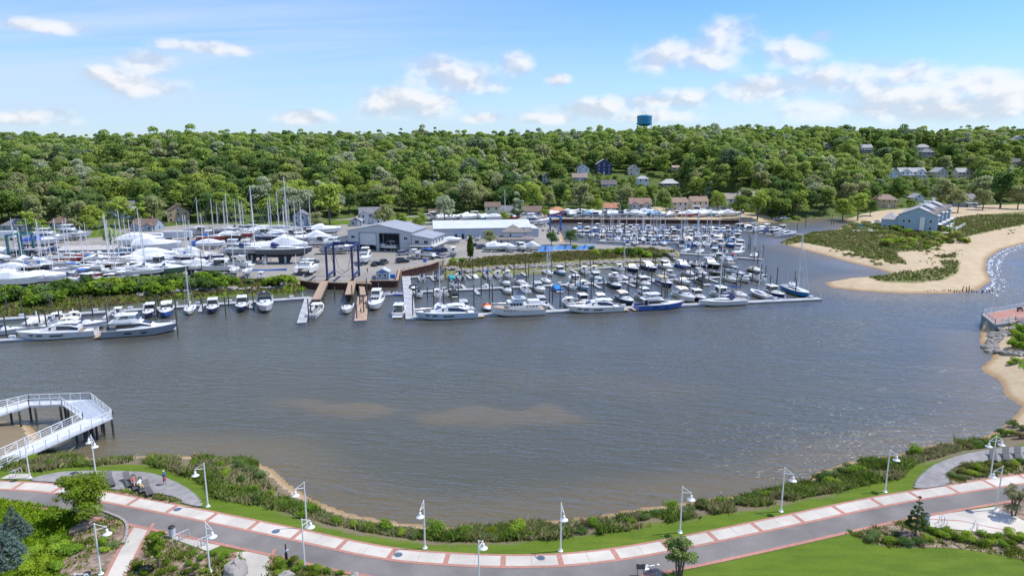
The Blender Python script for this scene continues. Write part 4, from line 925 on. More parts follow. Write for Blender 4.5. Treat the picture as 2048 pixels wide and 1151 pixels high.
def sailboat(L=11, B=3.4, F=1.15, mh=None, land=False, boom=True, dodger=True):
    mh = mh or L * 1.28
    S = hull_secs(L, B, F, .22, rake=.06, n=11, full=.48, stern=.72, draft=.5, flare=.80); X = lambda t: -L / 2 + L * t
    st = [(X(.30), .95, .75, F, F + .45), (X(.55), .95, .75, F + .02, F + .48), (X(.72), .55, .4, F + .08, F + .38), (X(.78), .35, .2, F + .1, F + .2)]
    ck = MB(); ck.box(X(.15), 0, F + .04, L * .20, B * .42, .06); cm = MB()
    for sg in (-1, 1): cm.box(X(.16), sg * B * .26, F + .14, L * .24, .16, .26)
    cm.box(X(.04), 0, F + .14, .16, B * .52, .25)
    mast = MB(); mx = X(.57); mast.tube((mx, 0, F + .3), (mx - .1, 0, F + mh), .125, .09, n=6)
    for z, w in ((.36, .75), (.68, .55)): mast.tube((mx - .05, -w, F + mh * z), (mx - .05, w, F + mh * z), .03, n=3)
    rg = MB(); top = (mx - .1, 0, F + mh * .97)
    for q in ((X(.985), 0, F * 1.22), (X(.01), 0, F), (mx, -B * .46, F * 1.05), (mx, B * .46, F * 1.05)): rg.tube(q, top, .022, n=3, caps=False)
    parts = [('hull', hull_mesh(S)), ('deck', deck_mesh(S, .0, camber=.05)), ('coachroof', house(st, 'coachroof', bev=.06), [('side_window', band(st, .35, .8, 0, 3, bev=.06))]), ('cockpit_sole', ck.mesh('cockpit_sole', 'teak')), ('cockpit_coaming', cm.mesh('cockpit_coaming', 'white_gel')), ('mast', mast.mesh('mast', 'white_gel')), ('rigging', rg.mesh('rigging', 'galv'))]
    if boom:
        b = MB(); b.tube((mx, 0, F + 1.35), (X(.20), 0, F + 1.25), .07, n=5); parts.append(('boom', b.mesh('boom', 'alu')))
        c = MB(); c.loft([[(mx + .1, -.1, F + 1.4), (mx + .1, 0, F + 2.1), (mx + .1, .1, F + 1.4)], [(mx - 1, -.2, F + 1.35), (mx - 1, 0, F + 1.75), (mx - 1, .2, F + 1.35)], [(X(.20), -.12, F + 1.25), (X(.20), 0, F + 1.5), (X(.20), .12, F + 1.25)]]); parts.append(('sail_cover', c.mesh('sail_cover', 'canvas')))
    if dodger:
        d = MB(); d.loft([[(X(.27), -.95, F + .4), (X(.27), -.7, F + 1.2), (X(.27), .7, F + 1.2), (X(.27), .95, F + .4)], [(X(.38), -.95, F + .4), (X(.38), -.6, F + .75), (X(.38), .6, F + .75), (X(.38), .95, F + .4)]], caps=False); parts.append(('dodger', d.mesh('dodger', 'canvas')))
    if land:
        k = MB(); k.loft([[(X(.36), -.12, -.3), (X(.36), .12, -.3), (X(.62), .12, -.3), (X(.62), -.12, -.3)], [(X(.38), -.1, -1.75), (X(.38), .1, -1.75), (X(.56), .1, -1.75), (X(.56), -.1, -1.75)]], closed=True); parts.append(('keel', k.mesh('keel', 'bottom_paint')))
        parts.append(('rudder', MB().box(X(.05), 0, -.6, .5, .08, 1.0).mesh('rudder', 'bottom_paint'))); parts.append(('support_stand', stands(L, B, -1.8)))
    return parts
def wrapped(L=11, B=3.5, F=1.5, ht=1.6, kind=0, zg=-1.0):
    S = hull_secs(L, B, F, .3, rake=.09, n=9); X = lambda t: -L / 2 + L * t; mb = MB(); secs = []
    prof = {0: ((-.02, .35), (.12, .75), (.3, 1.0), (.5, .95), (.75, .45), (.97, .12)), 1: ((-.02, .55), (.2, .95), (.34, 1.0), (.42, .6), (.7, .42), (.97, .15)), 2: ((-.02, .3), (.3, .42), (.55, 1.0), (.62, .9), (.8, .4), (.97, .1))}[kind]
    for t, h in prof:
        x = X(min(t, .985)); w = np.interp(X(t), [s[0] for s in S], [s[1] for s in S]) + .05; z = np.interp(X(t), [s[0] for s in S], [s[2] for s in S])
        hh = h * ht; secs.append([(x, -w * .97, z - F * .35), (x, -w, z), (x, -w * .62, z + hh * .72), (x, 0, z + hh), (x, w * .62, z + hh * .72), (x, w, z), (x, w * .97, z - F * .35)])
    mb.loft(secs)
    return [('hull', hull_mesh(S)), ('shrink_wrap', mb.mesh('shrink_wrap', 'wrap')), ('support_stand', stands(L, B, zg))]
def catamaran(L=12, B=6.8, F=1.7):
    X = lambda t: -L / 2 + L * t; parts = []
    for sg in (-1, 1):
        S = hull_secs(L, 1.9, F, .1, rake=.03, n=9, draft=.5); me = hull_mesh(S); me.transform(__import__('mathutils').Matrix.Translation((0, sg * B * .36, 0))); parts.append(('hull', me))
    parts.append(('bridge_deck', MB().box(X(.42), 0, F + .02, L * .72, B * .95, .22).mesh('bridge_deck', 'white_gel')))
    st = [(X(.22), 2.5, 2.2, F + .1, F + 1.25), (X(.5), 2.5, 2.1, F + .1, F + 1.3), (X(.62), 2.2, 1.6, F + .1, F + .9)]; parts.append(('cabin', house(st), [('side_window', band(st, .3, .8)), ('windscreen', screen(st[2], st[1]))]))
    m = MB(); m.tube((X(.5), 0, F + 1), (X(.5), 0, F + 16), .13, .1); parts.append(('mast', m.mesh('mast', 'alu'))); b = MB(); b.tube((X(.5), 0, F + 2.2), (X(.12), 0, F + 2.3), .12); parts.append(('boom', b.mesh('boom', 'white_gel')))
    parts.append(('bimini', MB().box(X(.14), 0, F + 1.9, 2.4, 4, .1).mesh('bimini', 'white_gel'))); parts.append(('support_stand', stands(L, B, -1.0))); return parts
def dinghy(L=3.6, B=1.6):
    S = hull_secs(L, B, .5, .3, n=7, rake=.08, draft=.15); mb = MB(); 
    return [('hull', hull_mesh(S)), ('cockpit_sole', sole_mesh(S, 0, .8, .2)), ('seat', MB().box(0, 0, .42, .3, B * .9, .06).mesh('seat', 'teak'))]
def jet_dock(): 
    b = MB(); b.loft([[(-2.2, -.55, -.05), (-2.2, -.55, .25), (-2.2, .55, .25), (-2.2, .55, -.05)], [(1.6, -.75, -.05), (1.6, -.75, .42), (1.6, .75, .42), (1.6, .75, -.05)], [(2.2, -.7, .0), (2.2, -.7, .5), (2.2, .7, .5), (2.2, .7, .0)]], closed=True)
    j = MB(); j.loft([[(-1.4, -.25, .4), (-1.4, 0, .75), (-1.4, .25, .4)], [(0, -.5, .45), (0, 0, 1.0), (0, .5, .45)], [(1.5, -.1, .6), (1.5, 0, .75), (1.5, .1, .6)]]); h = MB(); h.tube((.35, -.35, 1.25), (.35, .35, 1.25), .04)
    return [('float', b.mesh('float', 'white_gel'))]

Tm = {}
Tm['sport'] = sport_yacht(); Tm['fly'] = fly_yacht(); Tm['trawler'] = trawler()
Tm['expc'] = express(top='canvas'); Tm['expa'] = express(top='arch'); Tm['exph'] = express(top='hard'); Tm['cov'] = express(L=8, B=2.8, F=1.0, top='cover', lite=True); Tm['expn'] = express(top='none')
Tm['cc1'] = console(n=1, L=7, B=2.5); Tm['cc2'] = console(n=2); Tm['cc3'] = console(n=3, L=9.5, B=3.0); Tm['cc4'] = console(n=4, L=11, B=3.3, F=1.2); Tm['ccn'] = console(L=6.2, B=2.3, n=1, ttop=False)
Tm['sail'] = sailboat(); Tm['sailn'] = sailboat(L=9, B=3.0, F=1.0, dodger=False); Tm['sailL'] = sailboat(land=True, boom=False); Tm['sailL2'] = sailboat(L=9, B=3.0, F=1.0, land=True, boom=False, dodger=False)
Tm['wrap0'] = wrapped(kind=0); Tm['wrap1'] = wrapped(kind=1, ht=2.0); Tm['wrap2'] = wrapped(kind=2, L=13, B=3.7, F=1.6, ht=2.6)
Tm['cat'] = catamaran(); Tm['dinghy'] = dinghy(); Tm['jet'] = jet_dock()
def landed(parts, L, B, zg=-1.0): return parts + [('support_stand', stands(L, B, zg))]
Tm['exphL'] = landed(Tm['exph'], 9.5, 3.1); Tm['expcL'] = landed(Tm['expc'], 9.5, 3.1); Tm['covL'] = landed(Tm['cov'], 8, 2.8); Tm['flyL'] = landed(fly_yacht(L=13, B=4.2, F=1.6), 13, 4.2); Tm['cc2L'] = landed(Tm['cc2'], 8.5, 2.8); Tm['expaL'] = landed(Tm['expa'], 9.5, 3.1)
LEN = dict(sport=15.5, fly=15, trawler=13.5, expc=9.5, expa=9.5, exph=9.5, expn=9.5, cov=8, cc1=7, cc2=8.5, cc3=9.5, cc4=11, ccn=6.2, sail=11, sailn=9, sailL=11, sailL2=9, wrap0=11, wrap1=11, wrap2=13, cat=12, dinghy=3.6, jet=4.4, exphL=9.5, expcL=9.5, covL=8, flyL=13, cc2L=8.5, expaL=9.5)
KIND = dict(sport='sport yacht', fly='flybridge yacht', trawler='trawler yacht', expc='cruiser with canvas top', expa='cruiser with radar arch', exph='cruiser with hardtop cabin', expn='open cruiser', cov='motorboat under a cover', cc1='centre console boat', cc2='centre console boat', cc3='centre console boat', cc4='large centre console boat',
            ccn='small open motorboat', sail='sailing yacht', sailn='small sailing yacht', sailL='sailing yacht on stands', sailL2='small sailing yacht on stands', wrap0='shrink wrapped motorboat', wrap1='shrink wrapped cabin boat', wrap2='tall shrink wrapped boat', cat='catamaran', dinghy='dinghy', jet='jet ski float',
            exphL='hardtop cruiser on stands', expcL='canvas topped cruiser on stands', covL='covered motorboat on stands', flyL='flybridge cruiser on stands', cc2L='centre console boat on stands', expaL='arched cruiser on stands')
NAME = {k: ('sailboat' if 'sail' in k else 'catamaran' if k == 'cat' else 'motor_yacht' if k in ('sport', 'fly', 'trawler', 'flyL') else 'wrapped_boat' if 'wrap' in k else 'dinghy' if k == 'dinghy' else 'jet_ski_float' if k == 'jet' else 'motorboat') for k in Tm}
CATG = {k: ('sailboat' if 'sail' in k or k == 'cat' else 'yacht' if k in ('sport', 'fly', 'trawler', 'flyL') else 'float' if k == 'jet' else 'boat') for k in Tm}
WHITE = (.68, .68, .66); NAVY = (.012, .025, .10); BLUE = (.03, .12, .42); SKYB = (.02, .20, .50); GREY = (.38, .40, .43); BLACK = (.015, .017, .02); CREAM = (.62, .56, .44); TAN = (.50, .38, .24); PALE = (.48, .58, .66); SILV = (.30, .33, .36); TEAL = (.03, .28, .32); RED = (.35, .03, .03); ORANGE = (.75, .16, .04); GRN = (.03, .12, .08); LTB = (.20, .40, .62)
CN = {WHITE: 'white', NAVY: 'navy', BLUE: 'blue', SKYB: 'bright blue', GREY: 'grey', BLACK: 'black', CREAM: 'cream', TAN: 'tan', PALE: 'pale blue', SILV: 'silver grey', TEAL: 'teal', RED: 'red', ORANGE: 'orange', GRN: 'dark green', LTB: 'light blue'}
def boat(kind, x, y, rz, L=None, hull=WHITE, canvas=NAVY, label=None, group=None, z=0.0, motor=None):
    s = (L / LEN[kind]) if L else 1.0
    cols = {k: canvas for k in ('canvas_top', 'bimini', 'sail_cover', 'dodger', 'boat_cover', 't_top', 'sunpad', 'flag')}; cols['hull'] = hull; cols['outboard_motor'] = motor or random.choice([WHITE, WHITE, BLACK, GREY])
    return place(NAME[kind], Tm[kind], (x, y, z), rz, s, label, CATG[kind], group, cols)
# ================================================================ docks, piles and moored boats
FREE = .45
def dock(name, a, b, w, label, m='dock_deck', group=None, z=FREE, cat='dock'):
    a = np.array(a[:2]); b = np.array(b[:2]); L = np.linalg.norm(b - a); r = atan2(*(b - a)[::-1])
    e = empty(name, (*((a + b) / 2), 0), r); tag(e, label, cat, group)
    n = max(1, int(round(L / 6.0))); sm = MB().box(0, 0, z - .04, L / n - .05, w, .08).mesh('deck_section', m)
    for i in range(n): obj('deck_section', sm, e, (-L / 2 + L * (i + .5) / n, 0, 0))
    obj('float', MB().box(0, 0, z - .42, L - .1, w - .16, .66).mesh('float', 'dock_side'), e)
    return e
PILE = [MB().tube((0, 0, -4), (0, 0, h), .17, .15, n=7).mesh('pile', 'pile') for h in (3.4, 4.2, 5.0, 5.6)]
PCAP = MB().lathe([(.18, -.05), (.17, .06), (.0, .28)], n=7).mesh('cap', 'white_gel')
def pile(x, y, label, group, h=None):
    k = random.randrange(4) if h is None else h
    o = obj('mooring_pile', PILE[k], None, (x, y, 0)); tag(o, label, 'pile', group); return o
BOXM = [('lid', MB().box(0, 0, .62, 1.25, .62, .1, tap=.9).mesh('lid', 'white_gel')), ('chest', MB().box(0, 0, .29, 1.15, .55, .58).mesh('chest', 'white_gel'))]
PED = [('column', MB().box(0, 0, .45, .26, .26, .9, tap=.85).mesh('column', 'white_gel')), ('lamp', MB().box(0, 0, .97, .2, .2, .12).mesh('lamp', 'trim_white'))]
def lerp(a, b, t): return np.array(a[:2]) * (1 - t) + np.array(b[:2]) * t
DOCKS = {'D1': ((0, 637), (620, 594)), 'D2': ((0, 679), (352, 656)), 'D3': ((824, 634), (1640, 596)), 'D4': ((826, 583), (1532, 549)), 'D5': ((812, 554), (1462, 522)), 'D6': ((1350, 505), (1526, 518))}
DW = {}
DN = {'D1': 'left rear dock under the green bank', 'D2': 'left front dock', 'D3': 'long front dock', 'D4': 'second dock behind the front dock', 'D5': 'third dock along the sandy rock bank', 'D6': 'dock end in front of the crowded basin'}
for k, (a, b) in DOCKS.items():
    A, B = np.array(P2(*a, FREE)), np.array(P2(*b, FREE))
    if a[0] == 0: A = A - (B - A) / np.linalg.norm(B - A) * 25
    DW[k] = (A, B); dock('floating_dock', A, B, 2.4 if k in ('D3', 'D1') else 2.0, 'grey floating ' + DN[k], group='floating docks')
def ddir(k): A, B = DW[k]; d = (B - A) / np.linalg.norm(B - A); return d, np.array((d[1], -d[0]))    # along, towards the camera
# main walkway and ramps
dock('walkway_dock', P2(812, 552, FREE), P2(822, 637, FREE), 2.6, 'wide grey walkway dock linking the shore to the front dock', z=FREE + .03, group='floating docks')
dock('gangway', P2(618, 594, FREE), P2(603, 645, FREE), 2.2, 'grey floating gangway at right end of the left rear dock', z=FREE + .03, group='floating docks')
dock('timber_dock', P2(726, 592, FREE), P2(721, 641, FREE), 3.0, 'brown timber fuel dock with people on it', 'wood_dock', z=FREE + .05)
dock('timber_gangway', P2(722, 560, 1.6), P2(726, 593, .6), 1.6, 'narrow brown timber gangway down to the fuel dock', 'wood_dock', z=1.2)
dock('dinghy_dock', P2(742, 590, FREE), P2(812, 586, FREE), 1.4, 'low dock strip with blue dinghies behind the white yachts', group='floating docks')
dock('creek_dock', P2(1478, 453, FREE), P2(1612, 470, FREE), 1.8, 'dock in the creek mouth before the far trees', group='floating docks')
BAS = {'B1': ((1195, 482), (1484, 487)), 'B2': ((1150, 467), (1478, 473)), 'B3': ((1150, 457), (1484, 460.5))}
BN = {'B1': 'front basin dock', 'B2': 'middle basin dock', 'B3': 'rear basin dock below the rusty bulkhead'}
for k, (a, b) in BAS.items():
    DW[k] = (np.array(P2(*a, FREE)), np.array(P2(*b, FREE))); dock('floating_dock', *DW[k], 1.8, 'grey ' + BN[k], group='floating docks')

def moor(k, lst, side, rowname, group, gap=1.6):
    """lst: (photo x along the dock, kind, length, hull, canvas, bow towards dock?)"""
    A, B = DW[k]; d, nrm = ddir(k); sd = 1 if side == 'near' else -1; cnt = 0
    for it in lst:
        px, kind, L, hull, canv = it[:5]; inn = it[5] if len(it) > 5 else True
        # point of the dock that appears at this column
        best = None
        for t in np.linspace(0, 1, 400):
            q = A + (B - A) * t + nrm * sd * (1.2 + gap * .3 + L / 2); x, _ = to_px(q[0], q[1], 0)
            if best is None or abs(x - px) < best[0]: best = (abs(x - px), q)
        q = best[1]; r = atan2(*(nrm * sd)[::-1]) + (pi if inn else 0) + random.uniform(-.05, .05)
        lab = it[6] if len(it) > 6 else f'{CN[hull]} {KIND[kind]}, {ORD[cnt]} from left {rowname}'
        boat(kind, q[0], q[1], r, L, hull, canv, lab, group); cnt += 1
def fingers(k, pxs, side, L, rowname):
    A, B = DW[k]; d, nrm = ddir(k); sd = 1 if side == 'near' else -1
    for i, px in enumerate(pxs):
        best = min(((abs(to_px(*(A + (B - A) * t), 0)[0] - px), t) for t in np.linspace(0, 1, 500)))[1]; p = A + (B - A) * best
        dock('finger_dock', p + nrm * sd * 1.05, p + nrm * sd * (1.05 + L), 1.0, f'{ORD[i]} short finger dock from left {rowname}', group='finger docks', z=FREE - .02)
        q = p + nrm * sd * (1.05 + L) + d * .7; pile(q[0], q[1], f'dark pile at tip of the {ORD[i]} finger dock {rowname}', 'mooring piles')
# --- D1 near side
moor('D1', [(62, 'jet', 6, WHITE, NAVY, True, 'empty white boat float second from the photo edge, left rear dock'), (82, 'jet', 5.5, WHITE, NAVY, True, 'empty white boat float nearest the twin outboard boats, left rear dock'), (114, 'cc3', 8.5, WHITE, WHITE, True, 'white boat with three black outboards facing the camera, left rear dock'), (150, 'cc3', 8.5, WHITE, CREAM, True, 'white cream lined boat with outboards facing the camera, left rear dock'), (238, 'cc2', 7.5, WHITE, WHITE, False, 'white boat with dark cabin glass alone mid left rear dock'),
             (300, 'exph', 9, NAVY, WHITE, False, 'navy hulled hardtop boat left of the bright blue one, left rear dock'), (334, 'expc', 10, BLUE, WHITE, False, 'blue hulled boat with blue glass, left rear dock'), (381, 'sailn', 8.5, WHITE, CREAM, False, 'white sailboat with tan boom cover, left rear dock'), (425, 'exph', 9.5, NAVY, WHITE, False, 'navy hulled hardtop boat right of the sailboat, left rear dock'), (485, 'exph', 10, NAVY, WHITE, False, 'white cabin boat with navy boot, left of the big white cruiser'), (531, 'expa', 13, WHITE, BLACK, False, 'big white cruiser at right end of left rear dock')], 'near', 'on the left rear dock', 'boats on the left rear dock')
fingers('D1', (68, 93, 132, 222, 318, 405, 503), 'near', 7, 'on the left rear dock')
# --- D2
d2, n2 = ddir('D2')
def alongside(kind, px0, px1, py, L, hull, canv, label, bow_left, group='yachts along the front docks', k='D3'):
    q = P((px0 + px1) / 2, py, 0); d, _ = ddir(k); boat(kind, q[0], q[1], atan2(*d[::-1]) + (pi if bow_left else 0), L, hull, canv, label, group)
alongside('sport', 48, 183, 675, 15.6, WHITE, WHITE, 'white sport yacht with dark side window, bow left, at left front dock', True, k='D2')
alongside('fly', 218, 350, 668, 15.4, SILV, GREY, 'silver grey hulled flybridge yacht, bow right, at end of left front dock', False, k='D2')
alongside('expc', 128, 212, 657, 10.5, WHITE, CREAM, 'cream boat with tan canopy behind the white sport yacht', False, k='D2', group='boats on the left front dock')
alongside('expn', 95, 150, 660, 9, WHITE, WHITE, 'low white boat just behind the white sport yacht cabin', True, k='D2', group='boats on the left front dock')
alongside('expc', -20, 36, 668, 9, WHITE, WHITE, 'white boat cut by the photo edge at left front dock', False, k='D2', group='boats on the left front dock')
# --- D3 front side
alongside('sport', 831, 953, 636, 15.6, PALE, BLACK, 'pale blue hulled sport yacht with arched side window, bow left, front dock', True)
alongside('trawler', 982, 1088, 629, 13.8, WHITE, NAVY, 'white trawler yacht with blue bimini and high bow, front dock', True)
alongside('sport', 1133, 1244, 623, 14.8, WHITE, WHITE, 'sleek white sport yacht in middle of the front dock', True)
alongside('fly', 1272, 1370, 617, 13.4, BLUE, GREY, 'blue hulled flybridge yacht, bow right, front dock', False)
alongside('sail', 1397, 1491, 610, 13.2, WHITE, NAVY, 'white sailing yacht with tall mast alongside the front dock', True)
moor('D3', [(880, 'sailn', 9.5, WHITE, WHITE, False, 'white sailboat behind the pale blue sport yacht'), (930, 'expc', 8.5, WHITE, GREY, True, 'white boat with grey canopy behind the pale blue sport yacht'), (976, 'cov', 7, NAVY, ORANGE, True, 'small boat with bright orange cover beside the trawler bow'), (1085, 'expc', 9, WHITE, GREY, True, 'white cruiser with grey canopy behind the trawler stern'), (1137, 'cc2', 8.5, GREY, WHITE, False, 'grey hulled centre console boat just left of the sleek white yacht'),
            (1168, 'exph', 9, WHITE, WHITE, True, 'white hardtop boat directly behind the sleek white yacht'), (1205, 'expc', 9, WHITE, WHITE, True, 'white boat with white canopy behind sleek yacht stern'), (1252, 'expc', 10, NAVY, CREAM, True, 'navy hulled boat with cream canopy between white and blue yachts'), (1292, 'fly', 11, WHITE, NAVY, True, 'white flybridge boat behind the blue hulled yacht'), (1372, 'expa', 11, WHITE, CREAM, True, 'white cruiser with cream cockpit between blue yacht and white sailing yacht'),
            (1397, 'exph', 9, NAVY, NAVY, True, 'navy hulled boat at bow of the white sailing yacht'), (1445, 'exph', 10, WHITE, WHITE, True, 'white cabin boat behind the white sailing yacht mast'), (1476, 'expc', 10, WHITE, NAVY, True, 'white boat with blue canvas behind the sailing yacht stern'), (1520, 'sailn', 10, GREY, GREY, False, 'grey hulled sailboat near right end of the front dock'), (1550, 'exph', 9.5, NAVY, WHITE, True, 'navy and white cabin boat beside the bright blue sailboat'), (1592, 'sail', 13, SKYB, WHITE, True, 'bright blue hulled sailboat at right end of the front dock')], 'far', 'behind the front dock', 'boats behind the front dock')
fingers('D3', (905, 952, 1110, 1150, 1225, 1272, 1345, 1418, 1500, 1570), 'far', 8, 'behind the front dock')
# --- D4
moor('D4', [(838, 'cc1', 6.5, WHITE, BLACK, False), (874, 'cc2', 7, WHITE, WHITE, True), (892, 'ccn', 6, CREAM, CREAM, True), (904, 'cov', 7, BLACK, BLACK, True), (1016, 'expn', 8, WHITE, BLACK, False), (1050, 'cc3', 7.5, WHITE, WHITE, True), (1079, 'expa', 9, WHITE, GREY, False), (1111, 'cov', 7, BLUE, SKYB, True), (1142, 'ccn', 6, GREY, TAN, True), (1166, 'cc2', 8, LTB, WHITE, False),
            (1230, 'expc', 9, NAVY, BLACK, False), (1290, 'exph', 9, WHITE, WHITE, False), (1330, 'expa', 9.5, NAVY, TAN, False), (1366, 'expn', 8.5, WHITE, TAN, False), (1400, 'cov', 8, GREY, BLACK, True), (1462, 'expn', 8, WHITE, CREAM, False), (1484, 'cc2', 8.5, WHITE, GREY, False), (1513, 'cc1', 8, WHITE, BLACK, True)], 'near', 'on near side of the second dock', 'boats on the second dock')
moor('D4', [(828, 'cov', 6, BLACK, BLACK, True), (912, 'cc1', 6.5, WHITE, BLACK, True), (1012, 'expc', 7.5, WHITE, BLACK, True), (1040, 'expc', 8, WHITE, NAVY, True), (1093, 'sailn', 7.5, WHITE, CREAM, True), (1148, 'exph', 8, WHITE, WHITE, False), (1194, 'exph', 8, LTB, WHITE, True), (1228, 'cc2', 8, WHITE, WHITE, False), (1246, 'sailn', 7.5, WHITE, WHITE, True), (1266, 'ccn', 6, GREY, GREY, True), (1284, 'ccn', 6, NAVY, NAVY, True),
            (1340, 'cc2', 7.5, WHITE, WHITE, True), (1378, 'expc', 8, GREY, BLACK, True), (1402, 'expc', 8, GREY, GREY, True), (1432, 'ccn', 6.5, BLACK, WHITE, True), (1470, 'cc2', 8, PALE, GREY, True), (1522, 'cov', 8, BLACK, CREAM, True)], 'far', 'on far side of the second dock', 'boats on the second dock')
fingers('D4', (884, 949, 1008, 1130, 1185, 1250, 1303, 1352, 1412, 1490), 'near', 6.5, 'on near side of the second dock')
fingers('D4', (932, 980, 1060, 1180, 1310, 1420), 'far', 6, 'on far side of the second dock')
# --- D5
moor('D5', [(843, 'cc1', 6.5, WHITE, BLACK, True), (879, 'cc1', 7, WHITE, NAVY, False), (902, 'cov', 6, TEAL, TEAL, True), (919, 'cc1', 7, WHITE, BLACK, True), (952, 'jet', 5, WHITE, WHITE, True), (973, 'cc1', 6.5, WHITE, BLUE, True), (995, 'cc2', 7, WHITE, GREY, True), (1014, 'cc2', 7, WHITE, WHITE, True), (1096, 'sailn', 8, WHITE, WHITE, False), (1122, 'exph', 8, LTB, CREAM, False), (1168, 'cc2', 8, WHITE, WHITE, True), (1187, 'cc2', 8, WHITE, CREAM, True),
            (1240, 'cc2', 8, WHITE, WHITE, False), (1264, 'expn', 9, NAVY, WHITE, False), (1300, 'expa', 9.5, NAVY, WHITE, False), (1334, 'exph', 9, WHITE, WHITE, False), (1368, 'expc', 9, BLUE, WHITE, False), (1390, 'ccn', 6.5, BLACK, GREY, True), (1402, 'ccn', 6.5, NAVY, GREY, True), (1424, 'expc', 11, BLACK, GREY, False), (1455, 'trawler', 10, WHITE, NAVY, False)], 'near', 'on the third dock', 'boats on the third dock')
fingers('D5', (862, 932, 1040, 1085, 1140, 1225, 1282, 1350, 1412), 'near', 6.5, 'on the third dock')
# --- D6
moor('D6', [(1372, 'sailn', 8.5, WHITE, LTB, False), (1400, 'sailn', 8.5, WHITE, TAN, False), (1430, 'exph', 9, WHITE, WHITE, False), (1447, 'expc', 9, WHITE, NAVY, False), (1475, 'fly', 13, WHITE, NAVY, True), (1508, 'sail', 9, NAVY, WHITE, False)], 'far', 'behind the basin entrance dock', 'boats on the basin entrance dock')
moor('D6', [(1440, 'exph', 9, BLACK, GREY, True), (1465, 'cc2', 8, LTB, RED, False)], 'near', 'before the basin entrance dock', 'boats on the basin entrance dock')
# --- basin: packed slips
random.seed(21)
def packed(k, side, x0, x1, step, name, Ls=(7, 10)):
    lst = []; px = x0; pal = [WHITE] * 9 + [NAVY, BLUE, LTB, GREY, BLACK]; can = [WHITE, WHITE, GREY, NAVY, BLUE, SKYB, TAN, CREAM, BLACK]
    while px < x1:
        kd = random.choice(['exph', 'expc', 'expa', 'cc2', 'cc2', 'expn', 'sailn', 'sail', 'cov', 'exph', 'cc1', 'fly' if step > 15 else 'expc']); L = random.uniform(*Ls)
        lst.append((px, kd, L, random.choice(pal), random.choice(can), random.random() < .5)); px += step * random.uniform(.85, 1.25)
    moor(k, lst, side, name, 'boats in the crowded basin')
packed('B1', 'near', 1255, 1345, 17, 'before the front basin dock', (7, 9)); packed('B1', 'near', 1362, 1480, 17, 'before the right front basin dock', (8, 10.5)); packed('B1', 'far', 1205, 1480, 15, 'behind the front basin dock', (8, 11))
packed('B2', 'near', 1165, 1478, 15, 'before the middle basin dock', (7, 10)); packed('B2', 'far', 1160, 1478, 14, 'behind the middle basin dock', (7, 10)); packed('B3', 'near', 1150, 1484, 14, 'before the rear basin dock', (7, 10)); packed('B3', 'far', 1160, 1480, 16, 'at foot of the rusty bulkhead', (6.5, 8.5))
DW['C'] = (np.array(P2(1478, 453, FREE)), np.array(P2(1612, 470, FREE)))
moor('C', [(1485, 'exph', 11, LTB, NAVY, True), (1503, 'exph', 9, WHITE, WHITE, True), (1515, 'sport', 11, WHITE, WHITE, True), (1535, 'cov', 9, PALE, NAVY, True), (1553, 'fly', 12, WHITE, BLUE, True), (1574, 'sport', 13, PALE, GREY, True)], 'near', 'on the creek dock', 'boats on the creek dock')
moor('C', [(1500, 'expc', 8, WHITE, LTB, True), (1528, 'expc', 9, WHITE, WHITE, True), (1560, 'exph', 9, PALE, WHITE, True)], 'far', 'behind the creek dock', 'boats on the creek dock')
# --- boats about the lift slip
for kind, px, py, rz, L, hull, canv, lab in (('cc4', 634, 626, 1.62, 11, WHITE, WHITE, 'white boat with four white outboards facing the camera by the gangway'), ('expn', 695, 622, -1.45, 9, WHITE, WHITE, 'white open boat facing the camera left of the timber fuel dock'), ('fly', 752, 612, -1.50, 13, WHITE, WHITE, 'big white cabin cruiser facing the camera right of the timber dock'), ('exph', 800, 626, 1.6, 9.5, WHITE, WHITE, 'white cabin boat with stern to the camera beside the walkway dock')):
    q = P(px, py, 0); boat(kind, q[0], q[1], rz, L, hull, canv, lab, 'boats near the boat lift', motor=WHITE)
for i, px in enumerate((775, 791, 804)):
    q = P(px, 589, 0); place('dinghy', Tm['dinghy'], (q[0], q[1], .1), random.uniform(1.2, 1.8), .9, f'{ORD[i]} small blue dinghy from left at the low dock strip', 'dinghy', 'blue dinghies', {'hull': (.03, .14, .6)})
# --- free standing piles
random.seed(5)
pp = {'along the left rear dock': [(45, 632), (108, 640), (162, 622), (186, 633), (219, 626), (317, 612), (378, 620), (402, 612), (452, 632), (458, 612), (497, 612), (16, 630), (101, 618)], 'along the left front dock': [(14, 675), (95, 665), (218, 668), (313, 655), (356, 669), (354, 640)],
      'along the front dock': [(826, 634), (868, 616), (948, 610), (985, 608), (1120, 612), (1182, 596), (1330, 594), (1403, 580), (1447, 575), (1404, 584), (1553, 571), (1588, 579), (1590, 596), (1480, 590), (1282, 614)],
      'along the second dock': [(832, 600), (855, 598), (888, 606), (917, 600), (979, 595), (1025, 606), (1067, 580), (1105, 603), (1160, 581), (1187, 577), (1257, 590), (1273, 576), (1303, 569), (1334, 595), (1362, 570), (1388, 568), (1417, 568), (1444, 568), (1474, 564), (1504, 565), (1530, 562)],
      'along the third dock': [(852, 563), (870, 569), (892, 560), (924, 562), (966, 556), (976, 564), (1010, 552), (1028, 556), (1051, 546), (1094, 556), (1131, 549), (1180, 545), (1186, 540), (1280, 540), (1310, 534), (1366, 535), (1395, 534), (1432, 526), (1515, 528), (1525, 516), (1508, 520), (1497, 497), (1500, 500)],
      'in the crowded basin': [(1180 + i * 23, 492 - (i % 4) * 9) for i in range(13)] + [(1190 + i * 29, 478 - (i % 3) * 8) for i in range(10)], 'in the creek': [(1507, 466), (1541, 470), (1594, 460), (1611, 453), (1663, 447), (1667, 448)], 'beside the lift slip': [(618, 642), (622, 630), (714, 640), (720, 612), (728, 628), (736, 610), (734, 590), (705, 606), (670, 597)]}
